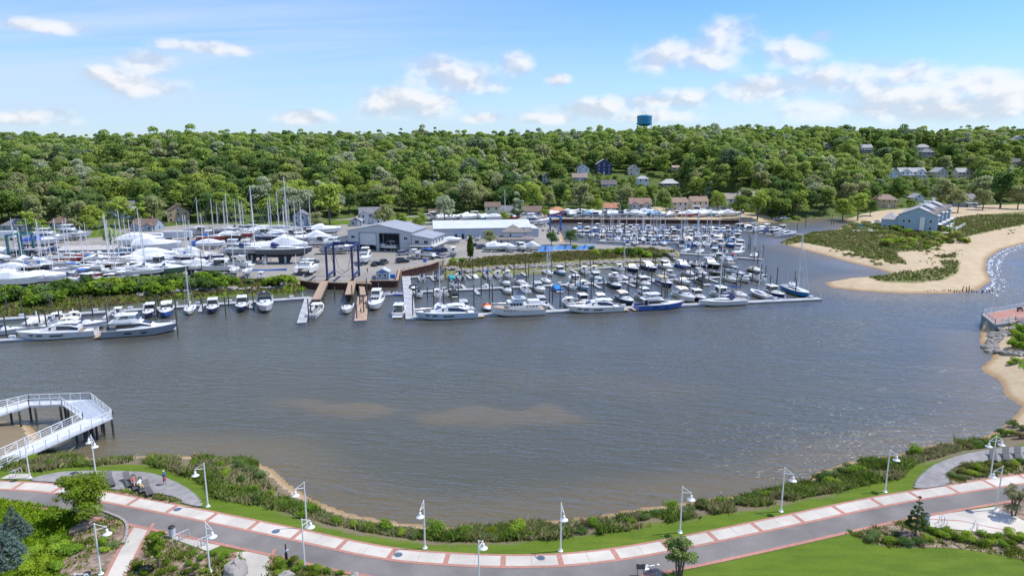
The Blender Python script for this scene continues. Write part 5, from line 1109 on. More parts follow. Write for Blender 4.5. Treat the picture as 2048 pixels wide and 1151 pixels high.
for rn, l in pp.items():
    for i, (x, y) in enumerate(l): q = P(x, y, 0); pile(q[0], q[1], f'dark timber pile, {ORD[i]} of those standing {rn}', 'mooring piles', 3 if 'front' in rn else None)
for k, ts in (('D3', np.linspace(.1, .98, 10)), ('D1', np.linspace(.3, .95, 9)), ('D4', np.linspace(.08, .9, 9)), ('D5', np.linspace(.05, .9, 9)), ('D2', (.45, .8))):
    A, B = DW[k]; d, nn = ddir(k)
    for i, t in enumerate(ts):
        q = A + (B - A) * t - nn * .75; place('dock_box', BOXM, (q[0], q[1], FREE), atan2(*d[::-1]), 1.0, f'white storage box, {ORD[i]} from left on the {DN[k]}', 'dock box', 'dock boxes')
        q = q + d * 3; place('power_pedestal', PED, (q[0], q[1], FREE), 0, 1.1, f'white power pedestal, {ORD[i]} from left on the {DN[k]}', 'pedestal', 'power pedestals')
# ================================================================ boatyard
YZ = 2.0
def bulkhead(pxs, z1, zb, label, step=1.0, m='steel_rust', cap='wood_dock'):
    pts = [np.array(P2(x, y, z1)) for x, y in pxs]; e = empty('sheet_pile_bulkhead', (*pts[0], 0)); tag(e, label, 'bulkhead', 'rusty bulkheads'); o = pts[0]; k = 0
    for p, q in zip(pts[:-1], pts[1:]):
        p = p - o; q = q - o; L = np.linalg.norm(q - p); d = (q - p) / L; n = np.array((d[1], -d[0])); r = atan2(d[1], d[0]); N = max(1, int(L / step))
        sm = MB(); s = L / N; prof = [(-s / 2, .0), (-s * .3, .0), (-s * .15, -.22), (s * .15, -.22), (s * .3, 0), (s / 2, 0)]
        sm.loft([[(x, y, zb) for x, y in prof], [(x, y, z1 - .1) for x, y in prof]], caps=False); me = sm.mesh('sheet_pile', m)
        for i in range(N): c = p + d * s * (i + .5); obj('sheet_pile', me, e, (c[0], c[1], 0), r)
        c = (p + q) / 2; obj('cap_beam', MB().box(0, 0, z1 + .02, L + .2, .7, .3).mesh('cap_beam', cap), e, (c[0], c[1], 0), r)
bulkhead([(600, 560), (640, 566)], YZ, -3.5, 'dark sheet pile bulkhead left of the boat lift slip')
bulkhead([(640, 564), (742, 567)], YZ, -3.5, 'dark sheet pile bulkhead at head of the boat lift slip')
bulkhead([(742, 561), (794, 561), (799, 538)], YZ, -3.5, 'rusty sheet pile bulkhead under the fuel office')
bulkhead([(803, 541), (830, 535), (858, 529), (880, 521)], YZ + .3, -3, 'rusty ribbed bulkhead curving to the rock bank')
bulkhead([(1088, 441), (1120, 438), (1482, 440)], YZ, -3, 'long rusty bulkhead behind the crowded basin', 2.0)
# lift piers
for (a, b, lb) in (((650, 562), (632, 600), 'left timber runway pier of the boat lift'), ((705, 562), (698, 590), 'right timber runway pier of the boat lift')):
    A, B = np.array(P2(*a, YZ)), np.array(P2(*b, YZ)); e = empty('lift_pier', (*((A + B) / 2), 0), atan2(*(B - A)[::-1])); tag(e, lb, 'pier', 'boat lift piers'); L = np.linalg.norm(B - A)
    n = int(L / 1.0); sl = MB().box(0, 0, YZ + .14, L / n - .04, 2.2, .24).mesh('plank', 'wood_dock')
    for i in range(n): obj('plank', sl, e, (-L / 2 + L * (i + .5) / n, 0, random.uniform(-.01, .01)))
    for s in (-1, 1): obj('side_beam', MB().box(0, s * .95, YZ - .35, L, .3, .7).mesh('side_beam', 'pile'), e)
    for i in range(5):
        for s in (-1, 1): obj('pile', MB().tube((0, 0, -4), (0, 0, YZ), .2, n=7).mesh('pile', 'pile'), e, (-L / 2 + L * (i + .3) / 5, s * .85, 0))
def prism_roof(mb, x0, x1, y0, y1, z0, h, axis='y', ov=.4, th=.18, mi=0):
    """gabled roof slabs over a rectangle; ridge along axis"""
    if axis == 'y':
        xm = (x0 + x1) / 2; k = h / ((x1 - x0) / 2); a, b = x0 - ov, x1 + ov; zl = z0 - ov * k
        mb.loft([[(a, y, zl), (xm, y, z0 + h), (b, y, zl), (b, y, zl + th), (xm, y, z0 + h + th), (a, y, zl + th)] for y in (y0 - ov, y1 + ov)], mi, closed=True)
    else:
        ym = (y0 + y1) / 2; k = h / ((y1 - y0) / 2); a, b = y0 - ov, y1 + ov; zl = z0 - ov * k
        mb.loft([[(x, a, zl), (x, ym, z0 + h), (x, b, zl), (x, b, zl + th), (x, ym, z0 + h + th), (x, a, zl + th)] for x in (x0 - ov, x1 + ov)], mi, closed=True)
def gable_walls(mb, x0, x1, y0, y1, z0, h, axis='y', mi=0, zb=0):
    mb.add([(x0, y0, zb), (x1, y0, zb), (x1, y1, zb), (x0, y1, zb), (x0, y0, z0), (x1, y0, z0), (x1, y1, z0), (x0, y1, z0)], [(0, 1, 5, 4), (1, 2, 6, 5), (2, 3, 7, 6), (3, 0, 4, 7)], mi)
    if axis == 'y':
        xm = (x0 + x1) / 2
        for y in (y0, y1): mb.add([(x0, y, z0), (x1, y, z0), (xm, y, z0 + h)], [(0, 1, 2)], mi)
    else:
        ym = (y0 + y1) / 2
        for x in (x0, x1): mb.add([(x, y0, z0), (x, y1, z0), (x, ym, z0 + h)], [(0, 1, 2)], mi)
def window(e, x, y, z, w, h, face='f', n=1, frame='trim_white'):
    """a framed window on a wall facing -y ('f'), +x ('r'), -x ('l')"""
    fr = MB(); pn = MB(); t = .10
    fr.box(0, -.05, 0, w + 2 * t, .12, h + 2 * t)
    o = obj('window', fr.mesh('window', frame), e, (x, y, z), {'f': 0, 'r': pi / 2, 'l': -pi / 2}[face])
    for i in range(n):
        pw = w / n - .06; obj('pane', MB().box(-w / 2 + w * (i + .5) / n, -.12, 0, pw, .04, h).mesh('pane', 'dark_glass'), o)
    return o
def main_shed():
    A, B = np.array(P2(697, 500, YZ)), np.array(P2(823, 504.5, YZ)); L = np.linalg.norm(B - A); r = atan2(*(B - A)[::-1])
    e = empty('storage_shed', (*A, YZ), r); tag(e, 'large grey metal boat shed with two tall door openings', 'shed'); D = 17.0; ze, h = 7.6, 2.6
    dx = [(0, 4.6), (11.8, 12.9), (L - 4.6, L)]; o0, o1, o2, o3 = 4.6, 11.8, 12.9, L - 4.6; zt = 7.1
    w = MB(); dp = .25
    for a, b in ((0, o0), (o1, o2), (o3, L)): w.box((a + b) / 2, dp / 2, zt / 2, b - a, dp, zt)
    w.add([(0, 0, zt), (L, 0, zt), (L, 0, ze), (L / 2, 0, ze + h), (0, 0, ze)], [(0, 1, 2, 3, 4)])
    w.add([(0, 0, 0), (0, D, 0), (0, D, ze), (0, 0, ze)], [(3, 2, 1, 0)]); w.add([(L, 0, 0), (L, D, 0), (L, D, ze), (L, 0, ze)], [(0, 1, 2, 3)]); w.add([(0, D, 0), (L, D, 0), (L, D, ze), (L / 2, D, ze + h), (0, D, ze)], [(4, 3, 2, 1, 0)])
    obj('wall', w.mesh('wall', 'metal_wall'), e)
    rf = MB(); prism_roof(rf, 0, L, 0, D, ze, h, 'y', .35); obj('roof', rf.mesh('roof', 'metal_roof'), e)
    for k in range(int(D / 1.5)):   # standing seams
        pass
    obj('roller_door', MB().box((o0 + o1) / 2, .35, 4.7, o1 - o0 - .1, .1, 4.8).mesh('roller_door', 'galv'), e)
    for a, b in ((o0, o1), (o2, o3)): obj('door_frame', MB().box(a, .1, zt / 2, .3, .4, zt).box(b, .1, zt / 2, .3, .4, zt).box((a + b) / 2, .1, zt, b - a + .3, .4, .3).mesh('door_frame', 'dock_side'), e)
    for x in (2.2, L - 2.2): window(e, x, 0, 5.3, 1.5, .95, n=2)
    tr = MB(); tr.box(2.3, -.03, 3.4, 4.6, .06, .12); tr.box(L - 2.3, -.03, 3.4, 4.6, .06, .12); obj('wall_trim', tr.mesh('wall_trim', 'dock_side'), e)
    fl = MB().box(L / 2, D / 2, .03, L - 1, D - 1, .04); obj('floor_slab', fl.mesh('floor_slab', 'concrete'), e)
    inn = MB()
    for y in (4, 9, 14):
        for x in (.5, L / 2, L - .5): inn.box(x, y, 3.8, .3, .3, 7.6)
    for z in (2.5, 4.5, 6.2): inn.box(L / 2, D - .3, z, L - 1, .2, .2)
    obj('frame', inn.mesh('frame', 'galv'), e)
    # lean-to at left
    lx = MB(); lx.add([(-7, 3, 0), (0, 3, 0), (0, 3, 5.6), (-7, 3, 3.9), (-7, 14, 0), (-7, 14, 3.9)], [(0, 1, 2, 3), (4, 0, 3, 5)]); obj('lean_to_wall', lx.mesh('lean_to_wall', 'metal_wall'), e)
    obj('lean_to_roof', MB().add([(-7.4, 2.6, 3.85), (0, 2.6, 5.65), (0, 14, 5.65), (-7.4, 14, 3.85), (-7.4, 2.6, 4.0), (0, 2.6, 5.8), (0, 14, 5.8), (-7.4, 14, 4.0)], [(3, 2, 1, 0), (4, 5, 6, 7), (0, 1, 5, 4), (3, 0, 4, 7)]).mesh('lean_to_roof', 'metal_roof'), e)
    for x in (-5.2, -1.8): window(e, x, 3, 2.9, 1.4, .9, n=2)
    # office block at right
    q = tag(empty('office_building', (*(B + np.array((.15, 0))), YZ), r), 'two storey grey office beside the large boat shed', 'office'); OW, OD = 8.0, 15.5; zo = 5.6
    ow = MB(); ow.add([(0, 0, 0), (OW, 0, 0), (OW, OD, 0), (0, OD, 0), (0, 0, zo + 1.1), (OW, 0, zo - .2), (OW, OD, zo - .2), (0, OD, zo + 1.1)], [(0, 1, 5, 4), (1, 2, 6, 5), (2, 3, 7, 6)]); obj('wall', ow.mesh('wall', 'metal_wall'), q)
    obj('roof', MB().add([(-.1, -.4, zo + 1.13), (OW + .5, -.4, zo - .26), (OW + .5, OD + .3, zo - .26), (-.1, OD + .3, zo + 1.13), (-.1, -.4, zo + 1.3), (OW + .5, -.4, zo - .09), (OW + .5, OD + .3, zo - .09), (-.1, OD + .3, zo + 1.3)], [(3, 2, 1, 0), (4, 5, 6, 7), (0, 1, 5, 4), (1, 2, 6, 5), (2, 3, 7, 6)]).mesh('roof', 'metal_roof'), q)
    for x in (2.2, 5.8): window(q, x, 0, 4.1, 1.7, 1.1, n=2)
    for y in (2, 5.5, 9, 12.5): window(q, OW, y, 4.0, 1.1, 1.1, 'r', 1)
    for y in (2, 4.5, 7.5, 10.5, 13): window(q, OW, y, 1.4, 1.0, 1.5, 'r', 1)
    can = MB(); can.add([(-.2, -1.6, 2.55), (OW + .2, -1.6, 2.55), (OW + .2, 0, 3.0), (-.2, 0, 3.0), (-.2, -1.6, 2.7), (OW + .2, -1.6, 2.7), (OW + .2, 0, 3.15), (-.2, 0, 3.15)], [(3, 2, 1, 0), (4, 5, 6, 7), (0, 1, 5, 4)]); can.add([(OW, -1.6, 3.0), (OW + 1.6, -1.6, 2.55), (OW + 1.6, OD, 2.55), (OW, OD, 3.0), (OW, -1.6, 3.12), (OW + 1.6, -1.6, 2.67), (OW + 1.6, OD, 2.67), (OW, OD, 3.12)], [(3, 2, 1, 0), (4, 5, 6, 7), (1, 2, 6, 5), (0, 1, 5, 4)]); obj('canopy', can.mesh('canopy', 'roofing'), q).color = (.42, .41, .38, 1)
    for x in (0.2, 2.7, 5.2, 7.8): obj('column', MB().box(x, -1.45, 1.28, .16, .16, 2.55).mesh('column', 'trim_white'), q)
    window(q, 5.7, 0, 1.5, 2.0, 1.3, n=2); d = window(q, 2.4, 0, 1.15, 1.6, 2.1, n=2); d.name = 'entrance_door'
main_shed()
def long_shed():
    A, B = np.array(P2(868, 479, YZ)), np.array(P2(1062, 475.5, YZ)); L = np.linalg.norm(B - A); e = empty('long_storage_shed', (*A, YZ), atan2(*(B - A)[::-1])); tag(e, 'long low storage shed with pale metal roof', 'shed'); D = 20; ze, h = 4.6, 2.4
    w = MB(); gable_walls(w, 0, L, 0, D, ze, h, 'x'); obj('wall', w.mesh('wall', 'metal_wall'), e); rf = MB(); prism_roof(rf, 0, L, 0, D, ze, h, 'x', .3); obj('roof', rf.mesh('roof', 'metal_roof_light'), e)
    sm = MB()
    k = h / (D / 2)
    for i in range(int(L / 1.2)): x = .6 + i * 1.2; sm.add([(x - .04, -.3, ze - .3 * k + .2), (x + .04, -.3, ze - .3 * k + .2), (x + .04, D / 2, ze + h + .26), (x - .04, D / 2, ze + h + .26)], [(0, 1, 2, 3)])
    o = obj('roof_seams', sm.mesh('roof_seams', 'metal_roof_light'), e); o['kind'] = 'stuff'
    ln = MB(); ln.box(L + 1.9, D / 2, 1.9, 3.6, D * .8, 3.8); obj('lean_to', ln.mesh('lean_to', 'metal_wall'), e); obj('lean_to_roof', MB().box(L + 1.9, D / 2, 3.9, 3.9, D * .84, .16).mesh('lean_to_roof', 'metal_roof_light'), e)
    for x in (9.5, 12.5): obj('door', MB().box(x, -.04, 1.1, 1.1, .1, 2.2).mesh('door', 'black_plastic'), e)
    mat('patch', (.36, .43, .48), .6); obj('wall_patch', MB().box(11, -.02, 2.3, 4.2, .08, 4.3).mesh('wall_patch', 'patch'), e)
long_shed()
def white_store():
    q = P(893, 478, YZ); e = empty('white_storage_tent', q, radians(3)); tag(e, 'white box shaped storage tent in front of the long shed', 'tent')
    mb = MB(); gable_walls(mb, -3.9, 3.9, 0, 8, 3.0, .5, 'x'); obj('wall', mb.mesh('wall', 'wrap'), e); rf = MB(); prism_roof(rf, -3.9, 3.9, 0, 8, 3.0, .5, 'x', .05, .06); obj('roof', rf.mesh('roof', 'wrap'), e)
white_store()
def hip(mb, x0, x1, y0, y1, z0, h, ov=.5, ridge=.0, mi=0):
    x0 -= ov; x1 += ov; y0 -= ov; y1 += ov; xm, ym = (x0 + x1) / 2, (y0 + y1) / 2; r = ridge / 2
    mb.add([(x0, y0, z0), (x1, y0, z0), (x1, y1, z0), (x0, y1, z0), (xm - r, ym, z0 + h), (xm + r, ym, z0 + h), (x0, y0, z0 - .2), (x1, y0, z0 - .2), (x1, y1, z0 - .2), (x0, y1, z0 - .2)], [(0, 1, 5, 4), (1, 2, 5), (2, 3, 4, 5), (3, 0, 4), (6, 7, 1, 0), (7, 8, 2, 1), (8, 9, 3, 2), (9, 6, 0, 3), (9, 8, 7, 6)], mi)
def clubhouse():
    q = P(1030, 491, YZ); e = empty('clubhouse', q, radians(2)); tag(e, 'grey clubhouse with steep hipped roof and veranda', 'clubhouse')
    lw = MB().box(0, 4, 1.3, 14.5, 10, 2.6); obj('lower_wall', lw.mesh('lower_wall', 'siding'), e).color = (.50, .52, .53, 1)
    r1 = MB(); hip(r1, -7.3, 7.3, -1.2, 9, 2.7, 1.3, .5, 9); obj('veranda_roof', r1.mesh('veranda_roof', 'roofing'), e).color = (.19, .17, .155, 1)
    uw = MB().box(-.6, 4.6, 3.9, 8.2, 6.2, 2.8).box(5.2, 5.4, 3.9, 3.4, 4.5, 2.6); obj('upper_wall', uw.mesh('upper_wall', 'siding'), e).color = (.60, .61, .61, 1)
    r2 = MB(); hip(r2, -4.7, 3.5, 1.5, 7.7, 5.3, 2.7, .6, .6); obj('roof', r2.mesh('roof', 'roofing'), e).color = (.21, .185, .165, 1)
    r3 = MB(); hip(r3, 3.4, 6.9, 3.15, 7.65, 5.15, 1.8, .4, .5); obj('side_roof', r3.mesh('side_roof', 'roofing'), e).color = (.19, .175, .165, 1)
    window(e, -1.8, 1.5, 4.1, .8, 1.0); [window(e, x, -1.0 + 0, 1.5, 1.1, 1.2) for x in (-5.5, -3, 2.5, 5)]
    for x in np.linspace(-7, 7, 8): obj('column', MB().box(x, -1.45, 1.25, .14, .14, 2.5).mesh('column', 'trim_white'), e)
    obj('finial', MB().lathe([(.15, 0), (.1, .5), (.02, 1.1)], c=(-.6, 4.6, 8.0), n=6).mesh('finial', 'trim_white'), e)
clubhouse()
def fuel_office():
    q = P(765, 560, YZ); e = empty('fuel_office', q, radians(0)); tag(e, 'small pale grey fuel kiosk with gabled roof on the bulkhead', 'kiosk')
    mb = MB(); gable_walls(mb, -1.9, 1.9, .4, 3.6, 2.4, 1.0, 'y'); obj('wall', mb.mesh('wall', 'siding'), e).color = (.36, .42, .46, 1); rf = MB(); prism_roof(rf, -1.9, 1.9, .4, 3.6, 2.4, 1.0, 'y', .25, .12); obj('roof', rf.mesh('roof', 'roofing'), e).color = (.42, .45, .46, 1)
    window(e, -.8, .4, 1.4, .6, .8); window(e, .8, .4, 1.4, .6, .8); obj('sign', MB().box(0, .33, 2.45, 1.5, .08, .45).mesh('sign', 'blue_plastic'), e)
fuel_office()
for px, py, sz, m, lb in ((786, 556, (1.3, .9, 1.1), 'blue_plastic', 'bright blue bin beside the fuel kiosk'), (748, 557, (1.0, .8, .9), 'dock_side', 'grey blue bin left of the fuel kiosk'), (389, 492, (2.6, 1.8, 2.0), 'blue_plastic', 'dark blue waste container on the yard gravel'), (850, 524, (1.2, .8, .8), 'blue_plastic', 'small blue box by the rusty bulkhead rail')):
    q = P(px, py, YZ); e = tag(empty('waste_container', q, .1), lb, 'container', 'yard containers'); obj('body', MB().box(0, 0, sz[2] / 2, *sz, tap=1.08).mesh('body', m), e); obj('lid', MB().box(0, 0, sz[2] + .05, sz[0] * 1.1, sz[1] * 1.1, .1).mesh('lid', m), e)
def lift(px0, px1, py, D, H, mt, label, ph=.55):
    A, B = np.array(P2(px0, py, YZ)), np.array(P2(px1, py, YZ)); W_ = np.linalg.norm(B - A); e = empty('boat_lift', (*((A + B) / 2), YZ), atan2(*(B - A)[::-1])); tag(e, label, 'boat lift', 'travelling boat lifts')
    for s in (-1, 1):
        for y in (0, D): 
            o = obj('leg', MB().box(s * W_ / 2, y, H / 2 + .5, ph, ph, H - .6).mesh('leg', mt), e)
            w = MB(); w.tube((s * W_ / 2 - .22, y, .75), (s * W_ / 2 + .22, y, .75), .75, n=12); obj('wheel', w.mesh('wheel', 'tyre'), o)
        obj('side_beam', MB().box(s * W_ / 2, D / 2, 1.6, ph * .9, D, .6).mesh('side_beam', mt), e); obj('top_beam', MB().box(s * W_ / 2, D / 2, H + .2, ph, D + .6, .7).mesh('top_beam', mt), e)
    obj('cross_beam', MB().box(0, D, H + .35, W_, .6, .8).mesh('cross_beam', mt), e)
    sl = MB()
    for y in (D * .25, D * .75):
        sl.path([(-W_ / 2 + .3, y, H), (-W_ / 4, y, 3.0), (0, y, 1.6), (W_ / 4, y, 3.0), (W_ / 2 - .3, y, H)], .06, n=4)
    obj('sling', sl.mesh('sling', 'black_plastic'), e)
lift(655, 706, 562, 8.5, 10.0, 'steel_blue', 'tall dark blue travelling boat lift above the slip'); lift(1101, 1122, 462, 7, 6.0, 'lift_blue', 'bright blue boat lift behind the two round trees', .5)
mat('lift_teal', (.03, .13, .15), .5); lift(19, 43, 516, 7, 8.0, 'lift_teal', 'dark teal boat lift at far left of the yard', .7)
# sports courts
def court(px4, label, rows):
    c = [np.array(P2(x, y, YZ)) for x, y in px4]; e = empty('sports_court', (*c[0], YZ)); tag(e, label, 'court', 'blue sports courts'); o = c[0]; z = .045
    obj('surface', MB().prism([tuple(p - o) for p in c], 0, z).mesh('surface', 'court_blue'), e)
    mat('court_in', (.06, .15, .38), .8)
    for k in range(rows):
        t0, t1 = (k + .12) / rows, (k + .88) / rows; f = lambda u, v: (c[0] * (1 - u) * (1 - v) + c[1] * u * (1 - v) + c[2] * u * v + c[3] * (1 - u) * v) - o
        obj('playing_field', MB().prism([tuple(f(t0, .2)), tuple(f(t1, .2)), tuple(f(t1, .8)), tuple(f(t0, .8))], z, z + .006).mesh('playing_field', 'court_in'), e)
        m_ = f((t0 + t1) / 2, .5); a, b = f((t0 + t1) / 2, .1), f((t0 + t1) / 2, .9); nt = MB(); nt.tube((*a, z), (*a, z + 1), .05); nt.tube((*b, z), (*b, z + 1), .05); nt.add([(*a, z + .1), (*b, z + .1), (*b, z + .95), (*a, z + .95)], [(0, 1, 2, 3)]); obj('net', nt.mesh('net', 'black_plastic'), e)
court([(1076, 503), (1106, 502), (1108, 491), (1077, 492)], 'small blue court nearest the wrapped boats', 1); court([(1111, 499), (1187, 498), (1191, 490.5), (1113, 491)], 'long blue court with two playing fields', 2)
# vehicles
def car_parts(L=4.6, W_=1.85, H=1.5, suv=False):
    b = MB(); w = W_ / 2; pr = [(-L / 2, .45), (-L / 2, .95), (-L / 2 + .2, 1.0), (L / 2 - 1.1, .98), (L / 2 - .1, .82), (L / 2, .45)]
    b.loft([[(x, y, z) for x, z in pr] for y in (-w, -w * .97, w * .97, w)], closed=True); b.box(0, 0, .38, L * .96, W_ * .94, .3)
    rb = -L / 2 + (.15 if suv else .55); c = MB(); c.loft([[(rb, -w * .92, .98), (rb + (.25 if suv else .7), -w * .78, H - .04), (L / 2 - 2.0, -w * .78, H - .04), (L / 2 - 1.2, -w * .92, .98)], [(rb, w * .92, .98), (rb + (.25 if suv else .7), w * .78, H - .04), (L / 2 - 2.0, w * .78, H - .04), (L / 2 - 1.2, w * .92, .98)]], closed=True)
    rf = MB(); rf.box((rb + L / 2 - 1.9) / 2 + (.12 if suv else .3), 0, H, (L / 2 - 2.0 - rb) - (.2 if suv else .65), W_ * .76, .07)
    wh = MB().tube((0, -.11, 0), (0, .11, 0), .34, n=10).mesh('wheel', 'tyre')
    return b.mesh('body', 'car_paint'), c.mesh('window', 'dark_glass'), rf.mesh('roof', 'car_paint'), wh, L, W_
CP = [car_parts(), car_parts(4.8, 1.95, 1.8, True)]
def car(px, py, rz, col, label, k=0):
    b, c, rf, wh, L, W_ = CP[k]; q = P(px, py, YZ); e = empty('parked_car', q, rz); tag(e, label, 'car', 'parked cars')
    for n, m in (('body', b), ('window', c), ('roof', rf)): obj(n, m, e, color=col)
    for sx in (-1, 1):
        for sy in (-1, 1): obj('wheel', wh, e, (sx * L * .31, sy * W_ * .45, .34))
for a in ((752, 531, 1.3, BLACK, 'black car near the fuel kiosk', 0), (768, 528, 1.4, (.05, .08, .08), 'dark green car behind the fuel kiosk', 1), (805, 525, .5, BLACK, 'black car by the curved rusty bulkhead', 1), (806, 510, 0.3, GREY, 'white grey van at right edge of the shed door', 1), (822, 506, .5, (.05, .06, .07), 'dark car in front of the office corner', 0), (858, 507, .4, NAVY, 'dark navy car before the office entrance', 1), (878, 505, .4, NAVY, 'dark car parked right of the office', 0), (890, 503, .4, BLACK, 'black car parked farther right of the office', 0),
          (873, 515, .9, (.06, .10, .13), 'dark blue green car behind the narrow poplar, left one', 1), (887, 515, .9, GREY, 'grey car left of the narrow poplar', 0), (964, 497, .5, (.06, .09, .12), 'dark car behind the pale green wrapped boat', 1), (978, 500, .4, SILV, 'silver car beside the pale green wrapped boat', 0), (950, 493, .4, BLACK, 'black car near the clubhouse tree', 0), (640, 489, .1, NAVY, 'dark blue car by the left lean-to', 0), (655, 494, .1, PALE, 'pale blue car near the boat lift top', 0), (627, 527, 1.2, (.05, .07, .07), 'dark green cart on the open yard', 0),
          (300, 443, 0.1, BLACK, 'dark car beneath the tan house', 1), (1555, 440, 0, GREY, 'grey car under the creek trees', 0), (1570, 438, .2, WHITE, 'white car under the creek trees', 0), (1755, 446, .6, WHITE, 'white car by the blue grey condominium', 0), (1770, 443, .6, GREY, 'grey car by the blue grey condominium', 0), (1722, 455, .7, (.05, .25, .3), 'teal car on the condominium drive', 0)): car(*a)
for (px, py, L_, lb) in ((355, 480, 12, 'grey box trailer behind the yard masts'), (75, 482, 14, 'long white box trailer at left of the yard'), (8, 480, 10, 'white box trailer at the left photo edge'), (291, 485, 14, 'white cylindrical tank trailer behind the wrapped boats')):
    q = P(px, py, YZ); e = tag(empty('box_trailer', q, .15), lb, 'trailer', 'yard trailers'); obj('body', MB().box(0, 0, 2.5, L_, 2.6, 2.7).mesh('body', 'trim_white' if 'white' in lb else 'galv'), e); [obj('wheel', MB().tube((x, -1.2, .5), (x, 1.2, .5), .5, n=9).mesh('wheel', 'tyre'), e) for x in (-L_ * .35, -L_ * .25, L_ * .35)]
# grey yard workshop amid the masts
def workshop():
    q = P(175, 520, YZ); e = empty('yard_workshop', q, radians(8)); tag(e, 'low grey yard workshop among the masts', 'workshop'); mb = MB(); gable_walls(mb, -9, 9, 0, 9, 3.6, .9, 'x'); obj('wall', mb.mesh('wall', 'siding'), e).color = (.24, .26, .28, 1); rf = MB(); prism_roof(rf, -9, 9, 0, 9, 3.6, .9, 'x', .4); obj('roof', rf.mesh('roof', 'roofing'), e).color = (.40, .38, .35, 1); obj('door', MB().box(2, -.05, 1.4, 2.8, .12, 2.8).mesh('door', 'black_plastic'), e)
workshop()
